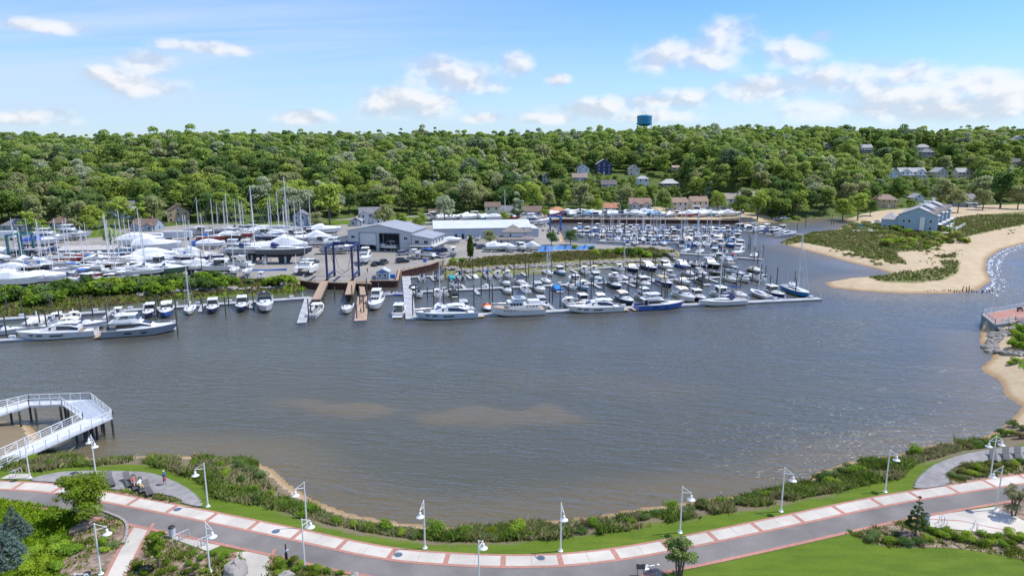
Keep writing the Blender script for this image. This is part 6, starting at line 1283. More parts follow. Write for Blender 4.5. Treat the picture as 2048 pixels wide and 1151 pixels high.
# ---------------------------------------------------------------- boats ashore
random.seed(11)
PLACED = []
def ashore(kind, px, py, rz, L=None, hull=WHITE, canvas=NAVY, label=None, dz=None):
    q = P(px, py, YZ); zoff = {'sailL': 1.8, 'sailL2': 1.8, 'cat': 1.0}.get(kind, 1.0); s = (L / LEN[kind]) if L else 1; PLACED.append((q[0], q[1], (L or LEN[kind]) / 2))
    boat(kind, q[0], q[1], rz, L, hull, canvas, label, 'boats ashore in the yard', z=YZ + zoff * s)
for a in (('wrap1', 45, 575, .1, 13, WHITE, WHITE, 'largest white wrapped boat at front left of the yard'), ('wrap0', 90, 570, .3, 12, WHITE, WHITE, 'puffed white wrapped boat right of the front left one'), ('exphL', 165, 571, 3.0, 9, WHITE, WHITE, 'white cabin boat at front of the yard above the bank'), ('expcL', 205, 571, 3.3, 9, WHITE, WHITE, 'cream boat at front of the yard above the bank'), ('wrap2', 45, 531, 1.3, 9, WHITE, WHITE, 'steep white wrapped boat standing alone at left'),
          ('flyL', 150, 480, .1, 15, WHITE, GREY, 'white flybridge cruiser on stands before the trees at left'), ('wrap0', 285, 497, .1, 17, WHITE, WHITE, 'long white wrapped hull behind the left masts'), ('wrap1', 320, 508, .1, 17, WHITE, WHITE, 'big white wrapped boat below the grey trailer'), ('wrap0', 315, 527, .05, 15, WHITE, WHITE, 'low white wrapped boat in the mid yard'), ('wrap1', 370, 516, 2.9, 11, WHITE, WHITE, 'white wrapped boat with blue tarpaulin near the container'),
          ('covL', 300, 553, .1, 12, WHITE, (.55, .58, .6), 'grey covered boat at front of the yard, left of its twin'), ('covL', 340, 554, .1, 12, GRN, (.58, .6, .62), 'grey covered boat with dark boot at front of the yard'), ('covL', 260, 545, .1, 9, GRN, CREAM, 'cream covered boat with green hull in the mid yard'), ('cc2L', 250, 566, .2, 8.5, WHITE, WHITE, 'white workboat at yard front beside the covered boats'),
          ('wrap0', 425, 498, .05, 11, WHITE, WHITE, 'white wrapped cruiser near the yard entrance'), ('flyL', 480, 509, .1, 13, WHITE, BLUE, 'white flybridge cruiser behind the long dark sailboat'), ('flyL', 505, 507, .2, 12, WHITE, GREY, 'white cruiser between flybridge boat and tall wrap'), ('wrap2', 565, 512, .05, 20, WHITE, WHITE, 'very long white tent wrap behind the dark hulled sailboat'),
          ('sailL', 505, 522, .03, 17, SILV, NAVY, 'long grey hulled sailing yacht on stands'), ('sailL', 572, 526, .03, 19, (.07, .085, .105), NAVY, 'long dark hulled sailing yacht on stands in mid yard'), ('cat', 612, 548, -1.5, 11, WHITE, WHITE, 'white catamaran ashore beside the lift slip'), ('wrap2', 630, 489, .05, 15, WHITE, WHITE, 'peaked white wrapped boat left of the lean-to'), ('wrap1', 655, 470, .2, 13, WHITE, WHITE, 'white wrapped boat beyond the lean-to roof'),
          ('exphL', 650, 494, .1, 11, WHITE, WHITE, 'white cabin cruiser before the lean-to'), ('flyL', 730, 527, -1.5, 12, WHITE, WHITE, 'white flybridge cruiser facing the camera on the yard'), ('flyL', 680, 507, .1, 14, GREY, NAVY, 'grey hulled cruiser behind the blue lift beam'), ('expaL', 771, 501, 2.9, 10, WHITE, WHITE, 'white cruiser on trailer in the open shed door'), ('expnL' if 0 else 'expcL', 843, 517, 2.8, 10, WHITE, BLUE, 'white boat with blue tarpaulin near the curved bulkhead'), ('cc2L', 828, 516, 2.0, 8, WHITE, WHITE, 'white centre console boat near the curved bulkhead'),
          ('cc2L', 907, 512, -1.2, 8, WHITE, WHITE, 'white boat on trailer by the narrow poplar'), ('wrap0', 905, 487, .1, 8, WHITE, WHITE, 'small white wrapped boat before the white tent'), ('covL', 941, 480, 1.3, 5, WHITE, WHITE, 'small covered boat before the long shed, left one'), ('cc2L', 957, 480, 1.4, 5.5, WHITE, BLUE, 'small boat with blue cover before the long shed'),
          ('wrap1', 999, 503, .1, 10, (.40, .48, .40), (.4, .48, .4), 'pale green wrapped boat in front of the clubhouse'), ('wrap0', 1018, 503, -.9, 9, WHITE, WHITE, 'white wrapped boat right of the pale green one'), ('exphL', 1044, 502, -1.1, 8, WHITE, NAVY, 'white boat with navy cover before the clubhouse'), ('wrap2', 1062, 502, -.7, 10, WHITE, WHITE, 'peaked white wrapped boat beside the blue courts'),
          ('flyL', 1072, 453, .1, 15, WHITE, NAVY, 'white motor yacht ashore right of the long shed'), ('covL', 85, 497, .2, 14, WHITE, (.03, .1, .5), 'long boat under blue tarpaulin left of the workshop'), ('flyL', 105, 486, .2, 14, WHITE, NAVY, 'white cruiser with navy canvas before the left trees'), ('expcL', 140, 517, .1, 8, WHITE, WHITE, 'white cruiser before the workshop'),
          ('sailL2', 495, 556, -1.4, 8, WHITE, WHITE, 'small sailing yacht facing the bank, right one'), ('sailL2', 470, 555, -1.3, 8.5, WHITE, WHITE, 'small sailing yacht facing the bank, left one'), ('cc2L', 522, 560, -1.5, 6, WHITE, WHITE, 'small blue bottomed motorboat near the bank edge'), ('exphL', 428, 548, 3.2, 12, WHITE, WHITE, 'white express boat at front of the yard, centre'), ('expaL', 460, 541, 3.2, 13, WHITE, GREY, 'second white express boat at front of the yard')):
    ashore(*a)
mat('steel_tarp', (.03, .10, .28), .6); mb = MB(); q = P(530, 541, YZ); tag(obj('tarpaulin_roll', MB().loft([[(-6, -.6, 0), (-6, 0, .5), (-6, .6, 0)], [(0, -.5, 0), (0, 0, .45), (0, .5, 0)], [(7, -.3, 0), (7, 0, .7), (7, .3, 0)]]).mesh('tarpaulin_roll', 'steel_tarp'), None, q, .05), 'long folded blue tarpaulin on the yard gravel', 'tarpaulin')
# the packed rest of the yard
cnt = {}
rows = [(-12, 300, 560, 'in the front yard row'), (0, 430, 549, 'in the second yard row'), (-10, 440, 540, 'in the third yard row'), (-10, 430, 531, 'in the fourth yard row'), (130, 440, 523, 'in the fifth yard row'), (-10, 140, 512, 'in the left rear yard row'), (190, 330, 515, 'right of the yard workshop'), (395, 600, 474, 'in the rear row before the trees'), (400, 460, 487, 'by the yard entrance'), (455, 640, 480, 'in the rear row of tall masts'), (470, 640, 470, 'in the last row before the trees'), (530, 620, 492, 'in the row behind the long wrap')]
for (x0, x1, y, nm) in rows:
    px = x0 + random.uniform(0, 10); k = 0
    while px < x1:
        kd = random.choices(['sailL', 'sailL2', 'wrap0', 'wrap1', 'covL', 'exphL', 'expcL', 'cc2L', 'expaL'], [9, 7, 2, 1.2, 2, 2, 2, 2, 1.5])[0]
        if 'masts' in nm or 'rear row before' in nm: kd = random.choice(['sailL', 'sailL', 'sailL2', 'wrap0', 'exphL', 'sailL'])
        L = random.uniform(8.5, 12.5) if kd != 'cc2L' else random.uniform(6, 8); py = y + random.uniform(-3, 3) - (px - 200) * .008; q = P(px, py, YZ)
        if all(hypot(q[0] - a, q[1] - b) > (c + L / 2) * .5 for a, b, c in PLACED):
            ashore(kd, px, py, random.choice([0, 0, pi]) + random.uniform(-.15, .3), L, random.choice([WHITE] * 6 + [NAVY, GREY, LTB, RED, BLACK, TEAL]), random.choice([WHITE, WHITE, GREY, BLUE, NAVY, CREAM]), None)
            o = bpy.context.scene.objects[-1]
            e = [ob for ob in COL.objects if ob.parent is None and ob.get('group') == 'boats ashore in the yard' and not ob.get('label')]
            for ob in e: ob['label'] = f'{KIND[kd]}, {ORD[k]} from left {nm}'
            k += 1
        px += random.uniform(9, 17)
# wrapped boats along the top of the rear bulkhead and behind the long shed
random.seed(3)
def row2(x0, x1, y, step, nm, kinds, LL):
    px = x0; k = 0
    while px < x1:
        kd = random.choice(kinds); L = random.uniform(*LL); q = P(px, y + random.uniform(-1, 1), YZ); s = L / LEN[kd]
        boat(kd, q[0], q[1], random.uniform(-.5, .9), L, random.choice([WHITE] * 5 + [NAVY, TEAL, RED]), random.choice([WHITE, GREY, LTB, NAVY]), f'{KIND[kd]}, {ORD[k]} from left {nm}', 'boats ashore behind the basin', z=YZ + 1.0 * s); px += step * random.uniform(.8, 1.25); k += 1
row2(1108, 1480, 434, 17, 'along the rusty bulkhead top', ['wrap0', 'wrap1', 'wrap0', 'covL', 'exphL', 'wrap2'], (8, 11)); row2(1120, 1300, 429, 22, 'in the row behind the bulkhead boats', ['wrap0', 'covL', 'wrap1'], (7, 9)); row2(1400, 1485, 428, 18, 'at right end of the rear yard', ['exphL', 'wrap0', 'wrap1', 'expcL'], (9, 12))
row2(862, 1030, 441, 15, 'behind the long shed roof', ['exphL', 'expaL', 'wrap0', 'covL', 'sailL2', 'wrap1'], (9, 12))
# light poles
for px, py, H, lb in ((1165, 470, 16, 'tall dark light pole beside the basin'), (405, 552, 8, 'brown timber pole at front of the yard'), (1088, 432, 14, 'pale utility pole behind the bright blue lift')):
    q = P(px, py, YZ); e = tag(empty('utility_pole', q), lb, 'pole', 'utility poles'); obj('pole', MB().tube((0, 0, 0), (0, 0, H), .16, .1, n=7).mesh('pole', 'bark'), e); obj('crossarm', MB().box(0, 0, H - .4, 1.6, .12, .12).mesh('crossarm', 'bark'), e)
for i, px in enumerate((1262, 1290, 1310, 1332, 1365, 1385)):
    q = P(px, 424, YZ); e = tag(empty('utility_pole', q), f'thin pale utility pole, {ORD[i]} from left before the townhouses', 'pole', 'utility poles'); obj('pole', MB().tube((0, 0, 0), (0, 0, 9), .12, .09, n=6).mesh('pole', 'galv'), e); obj('crossarm', MB().box(0, 0, 8.6, 1.8, .1, .1).mesh('crossarm', 'galv'), e)
# rock revetments
RKS = [boulder(20 + i, 1, .8, .62) for i in range(8)]
def rocks(pxs, z, n, label, sz=(.5, 1.1), spread=1.2, nrow=2):
    p = resample([P2(x, y, z) for x, y in pxs], .2); b = p[0]; e = empty('rock_revetment', (*b, 0)); tag(e, label, 'rocks', 'rock banks')
    for i in range(n):
        q = p[int((i + random.random()) / n * (len(p) - 1))]; w = random.uniform(-1, 1) * spread; s = random.uniform(*sz)
        o = obj('rock', random.choice(RKS), e, (q[0] - b[0] + random.uniform(-.3, .3), q[1] - b[1] + w, gz(q[0], q[1] + w) + random.uniform(.0, .35)), random.uniform(0, 6), (s * random.uniform(.9, 1.5), s, s * random.uniform(.7, 1)))
rocks([(884, 544), (960, 541), (1080, 534), (1200, 527), (1280, 521), (1340, 515), (1356, 510)], 1.0, 260, 'bank of grey riprap rocks along the sandy peninsula', (.55, 1.15), 1.3)
rocks([(270, 590), (380, 582), (430, 579), (520, 577), (600, 573)], 1.0, 60, 'grey riprap rocks at foot of the left green bank', (.5, 1.1), .8)
rocks([(1972, 690), (1985, 676), (2005, 662), (2030, 652), (2060, 648)], 1.2, 70, 'riprap rocks beside the right pier head', (.5, 1.0), 2.2)
rocks([(1985, 690), (2010, 700), (2035, 708), (2060, 715)], 1.3, 45, 'riprap rocks above the small right beach', (.5, .9), 1.2)
rocks([(1490, 446), (1540, 444), (1605, 446)], .8, 40, 'riprap rocks along the creek bank', (.8, 1.5), 1.5)
# dark wreck timbers on the spit
q = P(1925, 583, .1); e = tag(empty('wreck_timbers', q), 'dark weathered wreck timbers at end of the sand spit', 'wreck')
for i in range(26):
    x = -11 + i * .85 + random.uniform(-.2, .2); h = random.uniform(.2, .7) + (1.2 if 13 <= i <= 15 else 0); obj('timber', MB().tube((x, random.uniform(-.6, .6), -.5), (x + random.uniform(-.2, .2), random.uniform(-.4, .4), h), .16, .12, n=5).mesh('timber', 'black_plastic'), e)

# surf on the bay side of the spit
rg = np.random.default_rng(12); V = MB(); sp = resample([P2(x, y, 0) for x, y in ((1960, 583), (1985, 567), (1976, 543), (1979, 519), (2004, 501), (2048, 488), (2130, 468))], .4)
for i in range(520):
    j = rg.integers(2, len(sp) - 2); tn = sp[j + 1] - sp[j - 1]; tn /= np.linalg.norm(tn); nn = np.array((tn[1], -tn[0])); w = abs(rg.normal(0, 1)) * .5 + (2.6 if rg.random() < .4 else .2); p = sp[j] + nn * w + rg.normal(0, .3, 2); a, b = rg.uniform(.3, 1.1), rg.uniform(.08, .3)
    V.add([(*(p - tn * a), .03), (*(p + nn * b), .05), (*(p + tn * a), .03), (*(p - nn * b), .05)], [(0, 1, 2, 3)])
tag(obj('surf_foam', V.mesh('surf_foam', 'trim_white')), 'white surf line along the outer beach', 'surf', kind='stuff')
# ================================================================ houses
HOUSES = []
def cottage(px, py, wpx, label, wall, roof, storeys=2, kind='gable_side', depth=9, rz=0.0, trim='trim_white', porch=False, chimney=False, flat=False):
    x, y, z = PG(px, py); w = wpx * y / FPX * 1.0; H = 2.8 * storeys; D = min(depth, w * 1.2); HOUSES.append((x, y, w))
    e = empty('house', (x, y, z - .3), rz); tag(e, label, 'house', 'houses beyond the harbour'); mb = MB(); rf = MB(); rh = min(3.2, w * .26)
    if kind == 'gable_front': gable_walls(mb, -w / 2, w / 2, 0, D, H, w * .33, 'y'); prism_roof(rf, -w / 2, w / 2, 0, D, H, w * .33, 'y', .4)
    elif kind == 'hip': gable_walls(mb, -w / 2, w / 2, 0, D, H, 0, 'y'); hip(rf, -w / 2, w / 2, 0, D, H, rh, .5, w * .4)
    elif kind == 'two_gables':
        gable_walls(mb, -w / 2, w / 2, 0, D, H, rh, 'x'); prism_roof(rf, -w / 2, w / 2, 0, D, H, rh, 'x', .4)
        for s in (-1, 1): c = s * w * .28; gable_walls(mb, c - w * .17, c + w * .17, -1.5, D / 2, H, w * .11, 'y'); prism_roof(rf, c - w * .17, c + w * .17, -1.5, D / 2, H, w * .11, 'y', .3)
    else: gable_walls(mb, -w / 2, w / 2, 0, D, H, rh, 'x'); prism_roof(rf, -w / 2, w / 2, 0, D, H, rh, 'x', .4)
    obj('wall', mb.mesh('wall', 'siding'), e).color = (*wall, 1); r = obj('roof', rf.mesh('roof', 'roofing'), e); r.color = (*roof, 1)
    if chimney: obj('chimney', MB().box(w * .2, D * .5, H + rh + .4, .9, .7, 2.0).mesh('chimney', 'brick_red'), r)
    n = max(2, int(w / 3.2)); yf = -1.5 if kind == 'two_gables' else 0
    for s in range(storeys):
        for i in range(n):
            cx = -w / 2 + w * (i + .5) / n
            if kind == 'two_gables' and not (abs(abs(cx) - w * .28) < w * .14): yy = 0
            else: yy = yf
            if s == 0 and i == n // 2:
                d = obj('door', MB().box(0, -.05, 0, 1.1, .12, 2.1).mesh('door', trim), e, (cx, yy, 1.4)); continue
            window(e, cx, yy, 1.7 + 2.8 * s, 1.0, 1.25, n=1)
        window(e, w / 2, D * .5, 1.7 + 2.8 * s, 1.0, 1.25, 'r')
    if kind == 'gable_front': window(e, 0, 0, H + w * .1, .9, .9)
    if porch:
        obj('porch_roof', MB().box(0, -1.4, 3.0, w * .96, 2.6, .16).mesh('porch_roof', 'trim_white'), e)
        for i in range(5): obj('porch_post', MB().box(-w * .45 + w * .9 * i / 4, -2.5, 1.6, .18, .18, 2.8).mesh('porch_post', 'trim_white'), e)
        obj('porch_rail', MB().box(0, -2.5, 1.1, w * .92, .08, .5).mesh('porch_rail', 'trim_white'), e)
WB, GR, BL, TN, CRM = (.62, .64, .66), (.35, .38, .41), (.03, .05, .13), (.52, .38, .22), (.58, .54, .44)
RG, RB, RD, RO, RL = (.17, .17, .18), (.16, .11, .085), (.11, .105, .105), (.42, .20, .10), (.33, .33, .34)
for a in ((240, 436, 46, 'white two storey house with grey roof above the left yard', WB, RG, 2, 'two_gables', 9, 0.0), (287, 462, 46, 'blue grey house with twin gables behind the left masts', (.28, .34, .40), RB, 1, 'two_gables', 9, 0), (358, 444, 40, 'tan house with brown roof and timbered gable at left', TN, RB, 2, 'gable_front', 11, .5), (25, 462, 46, 'grey roofed house half hidden at the left photo edge', GR, RG, 1, 'hip', 10, 0), (118, 456, 44, 'low house with brown roof among left trees', GR, RB, 1, 'hip', 9, 0),
          (543, 304, 14, 'tiny pale house deep in the wooded hillside', WB, RL, 1, 'gable_side', 7, 0), (742, 448, 44, 'grey white house behind the large shed', (.55, .57, .58), RG, 2, 'two_gables', 9, .2), (712, 452, 22, 'small pale garage left of the grey white house', GR, RL, 1, 'gable_front', 8, .1), (872, 437, 30, 'brown roofed house behind the boats at the long shed', GR, RB, 1, 'gable_side', 8, 0), (600, 452, 26, 'grey house behind the rear masts', GR, RG, 2, 'gable_front', 8, .1),
          (985, 432, 30, 'pale house with terracotta wing behind the long shed', CRM, RB, 2, 'gable_side', 8, 0), (1018, 430, 34, 'white cape house behind the yellow hedge', WB, RG, 1, 'two_gables', 8, 0), (1066, 431, 34, 'grey shingled bungalow behind the blue lift', GR, RB, 1, 'gable_side', 9, 0), (1118, 430, 26, 'white bungalow with orange hipped roof', WB, RO, 1, 'hip', 9, .2), (1223, 424, 32, 'low white house with red orange roof', WB, (.38, .17, .10), 1, 'gable_side', 8, 0),
          (1281, 426, 42, 'beige house with two front gables behind the basin', (.46, .43, .40), (.24, .15, .11), 2, 'two_gables', 10, .0), (1360, 422, 32, 'pale townhouse with brown roof, left of the pair', (.50, .47, .43), (.25, .17, .12), 2, 'gable_side', 10, .1), (1400, 420, 34, 'cream townhouse with balcony, right of the pair', CRM, (.25, .17, .12), 2, 'gable_side', 10, .1), (1455, 414, 46, 'grey white row house, left part of the long row', WB, (.28, .24, .21), 2, 'gable_side', 10, 0), (1505, 412, 46, 'grey white row house, middle of the long row', WB, (.28, .24, .21), 2, 'gable_side', 10, 0), (1552, 409, 40, 'grey white row house, right part of the long row', WB, (.28, .24, .21), 2, 'gable_side', 10, 0),
          (1208, 349, 30, 'dark blue gabled house high on the hillside', BL, RL, 3, 'gable_front', 9, 0), (1166, 350, 24, 'white house with blue gable left of the dark blue one', WB, (.10, .14, .22), 2, 'gable_front', 8, 0), (1160, 362, 30, 'brown roofed house below the white and blue one', GR, (.26, .20, .16), 1, 'gable_side', 8, 0), (1268, 351, 22, 'cream gabled house right of the dark blue one', CRM, RL, 2, 'gable_front', 8, 0), (1286, 372, 22, 'white glazed house below the cream one', WB, RL, 2, 'hip', 8, 0), (1341, 374, 34, 'pale roofed house with dark porch on the hill', (.14, .12, .11), (.42, .42, .40), 1, 'hip', 9, 0), (1218, 376, 30, 'dark roofed house below the dark blue one', GR, (.12, .11, .11), 1, 'gable_side', 8, 0), (1092, 366, 14, 'small white house far left on the hill slope', WB, RL, 2, 'gable_front', 7, 0), (1352, 342, 14, 'small pink roofed house among hill trees', CRM, (.35, .25, .22), 1, 'gable_side', 7, 0),
          (1825, 357, 52, 'large pale house with dormer gable and long porch at right', WB, RL, 2, 'two_gables', 10, 0), (1786, 358, 22, 'white house beside the large pale house', WB, RL, 2, 'gable_front', 9, .2), (1884, 357, 26, 'cream green house with pale gable at right', CRM, RL, 2, 'gable_front', 9, .2), (1930, 357, 30, 'cream house right of the large tree', CRM, RL, 2, 'gable_side', 9, 0), (1733, 306, 22, 'grey porch house on upper right slope', GR, RL, 2, 'gable_side', 8, 0), (1848, 300, 26, 'flat pale house on upper right slope', WB, RL, 1, 'hip', 8, 0), (1856, 316, 26, 'stepped grey house below the flat pale one', GR, RG, 2, 'hip', 8, 0), (2012, 302, 36, 'yellowish house at far right upper slope', CRM, RL, 2, 'hip', 8, 0), (2038, 288, 26, 'white house near skyline at far right', WB, RL, 2, 'gable_front', 8, 0),
          (1772, 416, 40, 'tan house with brown hipped roof left of the condominium', TN, (.25, .18, .14), 2, 'hip', 11, -.2), (1838, 403, 24, 'small white gabled house behind the condominium', WB, RL, 1, 'gable_front', 8, 0), (1942, 414, 34, 'grey blue house with veranda right of the condominium', (.26, .31, .36), RG, 2, 'gable_side', 9, .3), (1655, 300, 14, 'white house near skyline right of the water tower', WB, RL, 2, 'gable_front', 7, 0), (2030, 330, 26, 'dark roofed house at right photo edge', GR, RD, 1, 'gable_side', 8, 0)):
    cottage(*a, porch='porch' in a[3] or 'veranda' in a[3], chimney=random.random() < .35)
def condo():
    x, y, z = *P2(1822, 462, 1.8), 1.8; HOUSES.append((x, y, 30)); e = empty('condominium', (x, y, z), radians(-34)); tag(e, 'large blue grey condominium with stepped gables and balconies by the beach', 'condominium'); BLW = (.30, .40, .48)
    # long block of four bays running back from the beach side gable
    for k in range(4):
        x0, y0 = (-6.0 + k * 1.2, k * 11.0); W_, D, H, h = 16.5, 11.0, 7.6 + (k % 2) * .7, 3.6
        mb = MB(); gable_walls(mb, x0, x0 + W_, y0, y0 + D - .05, H, h, 'y'); obj('wall', mb.mesh('wall', 'siding'), e).color = (*BLW, 1); rf = MB(); prism_roof(rf, x0, x0 + W_, y0, y0 + D - .1, H, h, 'y', .45); r = obj('roof', rf.mesh('roof', 'roofing'), e); r.color = (.36, .345, .335, 1)
        for s in range(2):
            for j in range(2): window(e, x0 + W_, y0 + 3 + j * 5.0, 1.9 + 2.9 * s, 2.6, 1.7, 'r', 2)
            obj('balcony', MB().box(x0 + W_ + 1.0, y0 + 5.4, 2.9 * (s + .25), 2.0, 9.5, .18).mesh('balcony', 'trim_white'), e); obj('balcony_rail', MB().box(x0 + W_ + 1.95, y0 + 5.4, 2.9 * (s + .25) + .6, .08, 9.5, .9).mesh('balcony_rail', 'trim_white'), e)
        for j in range(2):
            dm = MB(); gable_walls(dm, x0 + W_ * .72, x0 + W_ * .98, y0 + 2 + j * 5.2, y0 + 4.4 + j * 5.2, H + 1.1, .9, 'x'); d = obj('dormer', dm.mesh('dormer', 'trim_white'), r); dr = MB(); prism_roof(dr, x0 + W_ * .66, x0 + W_ * .98, y0 + 2 + j * 5.2, y0 + 4.4 + j * 5.2, H + 1.1, .9, 'x', .25); obj('dormer_roof', dr.mesh('dormer_roof', 'roofing'), r).color = (.22, .19, .18, 1)
        obj('chimney', MB().box(x0 + W_ * .5, y0 + D * .8, H + h + .3, 1.4, 1.4, 2.2).mesh('chimney', 'trim_white'), r)
    # beach end details
    for x_, z_ in ((-3.5, 1.4), (7.6, 4.7), (7.6, 1.4), (-3.5, 4.4), (-1.2, 4.4)): window(e, x_, 0, z_ + .4, .9, 1.2)
    obj('chimney_breast', MB().box(4.2, -.4, 3.4, 2.0, .8, 6.8).mesh('chimney_breast', 'trim_white'), e)
    mb = MB(); gable_walls(mb, -13, -6, 1, 9, 5.0, 0.0, 'y'); obj('side_wing', mb.mesh('side_wing', 'siding'), e).color = (*BLW, 1); rf = MB(); hip(rf, -13, -6, 1, 9, 5, 3.2, .4, .5); obj('side_roof', rf.mesh('side_roof', 'roofing'), e).color = (.36, .345, .335, 1)
    for x_ in (-11.4, -9.2, -7.4): window(e, x_, 1, 1.6, .9, 1.3)
    obj('terrace', MB().box(14.5, 16, .3, 6, 40, .5, radians(-6)).mesh('terrace', 'concrete'), e)
    for i in range(9): obj('terrace_screen', MB().box(16.6 + i * .5, 1 + i * 4.4, 1.2, .15, 3.4, 1.3, radians(-6)).mesh('terrace_screen', 'trim_white'), e)
condo()
for px, py in ((1718, 452), (1740, 444)):
    pass
tag(obj('driveway', MB().prism([P2(x, y, 1.9) for x, y in ((1700, 462), (1755, 462), (1790, 437), (1775, 434), (1735, 448))], 1.95, 2.06).mesh('driveway', 'concrete')), 'pale driveway before the condominium', 'driveway', kind='structure')
# water tower on the skyline
def tower():
    u = (1287 - 1024) / FPX; y = 960.0; x = u * y / cos(PITCH) * 1.0; x = P2(1287, 292.5, 0)[0] * 0 + (1287 - 1024) / FPX * (y * cos(PITCH)); s = y / FPX
    zt = CAM_H + (290 - 234) * s; zb = CAM_H + (290 - 251) * s; R_ = 14.5 * s; g = gz(x, y); e = empty('water_tower', (x, y, g)); tag(e, 'blue water tower standing above the skyline trees', 'water tower')
    t = MB(); t.lathe([(.0, zb - g - 3.0), (R_ * .6, zb - g - 1.8), (R_ * .93, zb - g + .3), (R_ * .96, zb - g + 1.0), (R_, zt - g - 1.2), (R_ * .97, zt - g - .3), (R_ * .5, zt - g + .7), (.0, zt - g + 1.0)], n=24); obj('tank', t.mesh('tank', 'tank_blue'), e)
    w = MB(); w.lathe([(R_, zb - g + .6), (R_ * 1.09, zb - g + .6), (R_ * 1.09, zb - g + 1.5), (R_ * 1.06, zb - g + 1.5), (R_ * 1.06, zb - g + .8), (R_, zb - g + .8)], n=24); obj('walkway', w.mesh('walkway', 'tank_blue'), e)
    for i in range(8): a = 2 * pi * i / 8 + .2; obj('leg', MB().tube((R_ * 1.05 * cos(a), R_ * 1.05 * sin(a), 0), (R_ * .98 * cos(a), R_ * .98 * sin(a), zb - g + 1), .6, .5, n=6).mesh('leg', 'tank_blue'), e)
    obj('riser', MB().tube((0, 0, 0), (0, 0, zb - g), 1.3, n=10).mesh('riser', 'tank_blue'), e); obj('hatch', MB().box(2, 0, zt - g + 1.0, 2, 2, 1.2).box(-3, 0, zt - g + .8, .4, .4, 2).mesh('hatch', 'white_gel'), e)
tower()
# ================================================================ vegetation
def set_normals(me, nv):
    me.polygons.foreach_set('use_smooth', np.ones(len(me.polygons), bool)); nv = nv / np.linalg.norm(nv, axis=1)[:, None]; me.normals_split_custom_set_from_vertices(nv.tolist())
def leaf_mesh(name, centers, radii, n, size, seed, m='leaf', shell=.55, flat=.75, up=.3, bottom=-.55):
    """leaf clumps spread through the lobes of a crown"""
    rg = np.random.default_rng(seed); C = np.array(centers, float); R = np.array(radii, float); w = R ** 2; w /= w.sum(); k = rg.choice(len(C), n, p=w)
    d = rg.normal(size=(n, 3)); d[:, 2] = np.where(d[:, 2] < bottom, -d[:, 2], d[:, 2]); d /= np.linalg.norm(d, axis=1)[:, None]
    r = R[k] * (shell + (1.05 - shell) * rg.random(n) ** .5); p = C[k] + d * r[:, None] * np.array([1, 1, flat])
    nr = d + rg.normal(size=(n, 3)) * .45 + np.array([0, 0, up]); nr /= np.linalg.norm(nr, axis=1)[:, None]
    a = np.cross(nr, rg.normal(size=(n, 3))); a /= np.linalg.norm(a, axis=1)[:, None]; b = np.cross(nr, a); s = size * rg.uniform(.6, 1.35, n)[:, None] * .5
    V = np.stack([p - a * s * 1.2, p - b * s * .8 + nr * s * .25, p + a * s * 1.2, p + b * s * .8 + nr * s * .25], 1).reshape(-1, 3)
    me = bpy.data.meshes.new(name); me.vertices.add(4 * n); me.vertices.foreach_set('co', V.ravel()); me.loops.add(4 * n); me.loops.foreach_set('vertex_index', np.arange(4 * n)); me.polygons.add(n); me.polygons.foreach_set('loop_start', np.arange(0, 4 * n, 4)); me.update()
    set_normals(me, np.repeat(d * np.array([1, 1, 1.15]) + np.array([0, 0, .35]) + rg.normal(size=(n, 3)) * .28, 4, 0))
    at = me.attributes.new('leafvar', 'FLOAT', 'FACE'); lv = np.clip(rg.normal(.5, .2, n) + (rg.random(len(C))[k] - .5) * .35, 0, 1); at.data.foreach_set('value', lv.astype(np.float32)); me.materials.append(MAT[m]); return me
def dome_lobes(rg, R, H, n, z0, rl=(.26, .42)):
    c = []; r = []
    for i in range(n):
        a = rg.uniform(0, 2 * pi); t = rg.uniform(0, 1) ** .6; zz = rg.uniform(0, 1); rr = R * .72 * t * math.sqrt(max(0.05, 1 - (zz * .9) ** 2)); c.append((rr * cos(a), rr * sin(a), z0 + zz * (H - z0) * .8)); r.append(R * rg.uniform(*rl))
    c.append((0, 0, z0 + (H - z0) * .35)); r.append(R * (.55 if rl[1] > .4 else .3)); return c, r
TREES = []     # (trunk mesh, crown mesh, radius, height)
for i in range(9):
    rg = np.random.default_rng(100 + i); R = rg.uniform(6.2, 8.2); H = rg.uniform(14, 18); z0 = H * .30
    if i == 7: R, H, z0 = 4.2, 19, 3.5
    if i == 8: R, H, z0 = 6.5, 20, 7
    c, r = dome_lobes(rg, R, H, 22 if i < 7 else 16, z0); cr = leaf_mesh('crown', c, r, 1500, 1.0 if i != 8 else .9, i)
    tk = MB(); tk.tube((0, 0, -1), (rg.uniform(-.4, .4), 0, H * .45), .42, .26, n=6)
    for q in range(5): j = c[q]; tk.tube((0, 0, H * .26), (j[0] * .8, j[1] * .8, j[2]), .16, .06, n=4)
    TREES.append((tk.mesh('trunk', 'bark'), cr, R, H))
GCOL = [((0.177, 0.257, 0.058), 'mid green'), ((0.108, 0.182, 0.055), 'dark green'), ((0.259, 0.350, 0.068), 'bright green'), ((0.311, 0.401, 0.081), 'lime green'), ((0.281, 0.309, 0.137), 'olive green'), ((0.342, 0.401, 0.251), 'pale silvery green'), ((0.144, 0.216, 0.068), 'deep green')]
def put_tree(x, y, k, s, col, label, group, name='tree', zs=1.0, z=None):
    tk, cr, R, H = TREES[k]; e = empty(name, (x, y, gz(x, y) if z is None else z), random.uniform(0, 6.28), (s, s, s * zs)); tag(e, label, 'tree', group); obj('trunk', tk, e); obj('crown', cr, e, color=col); return e
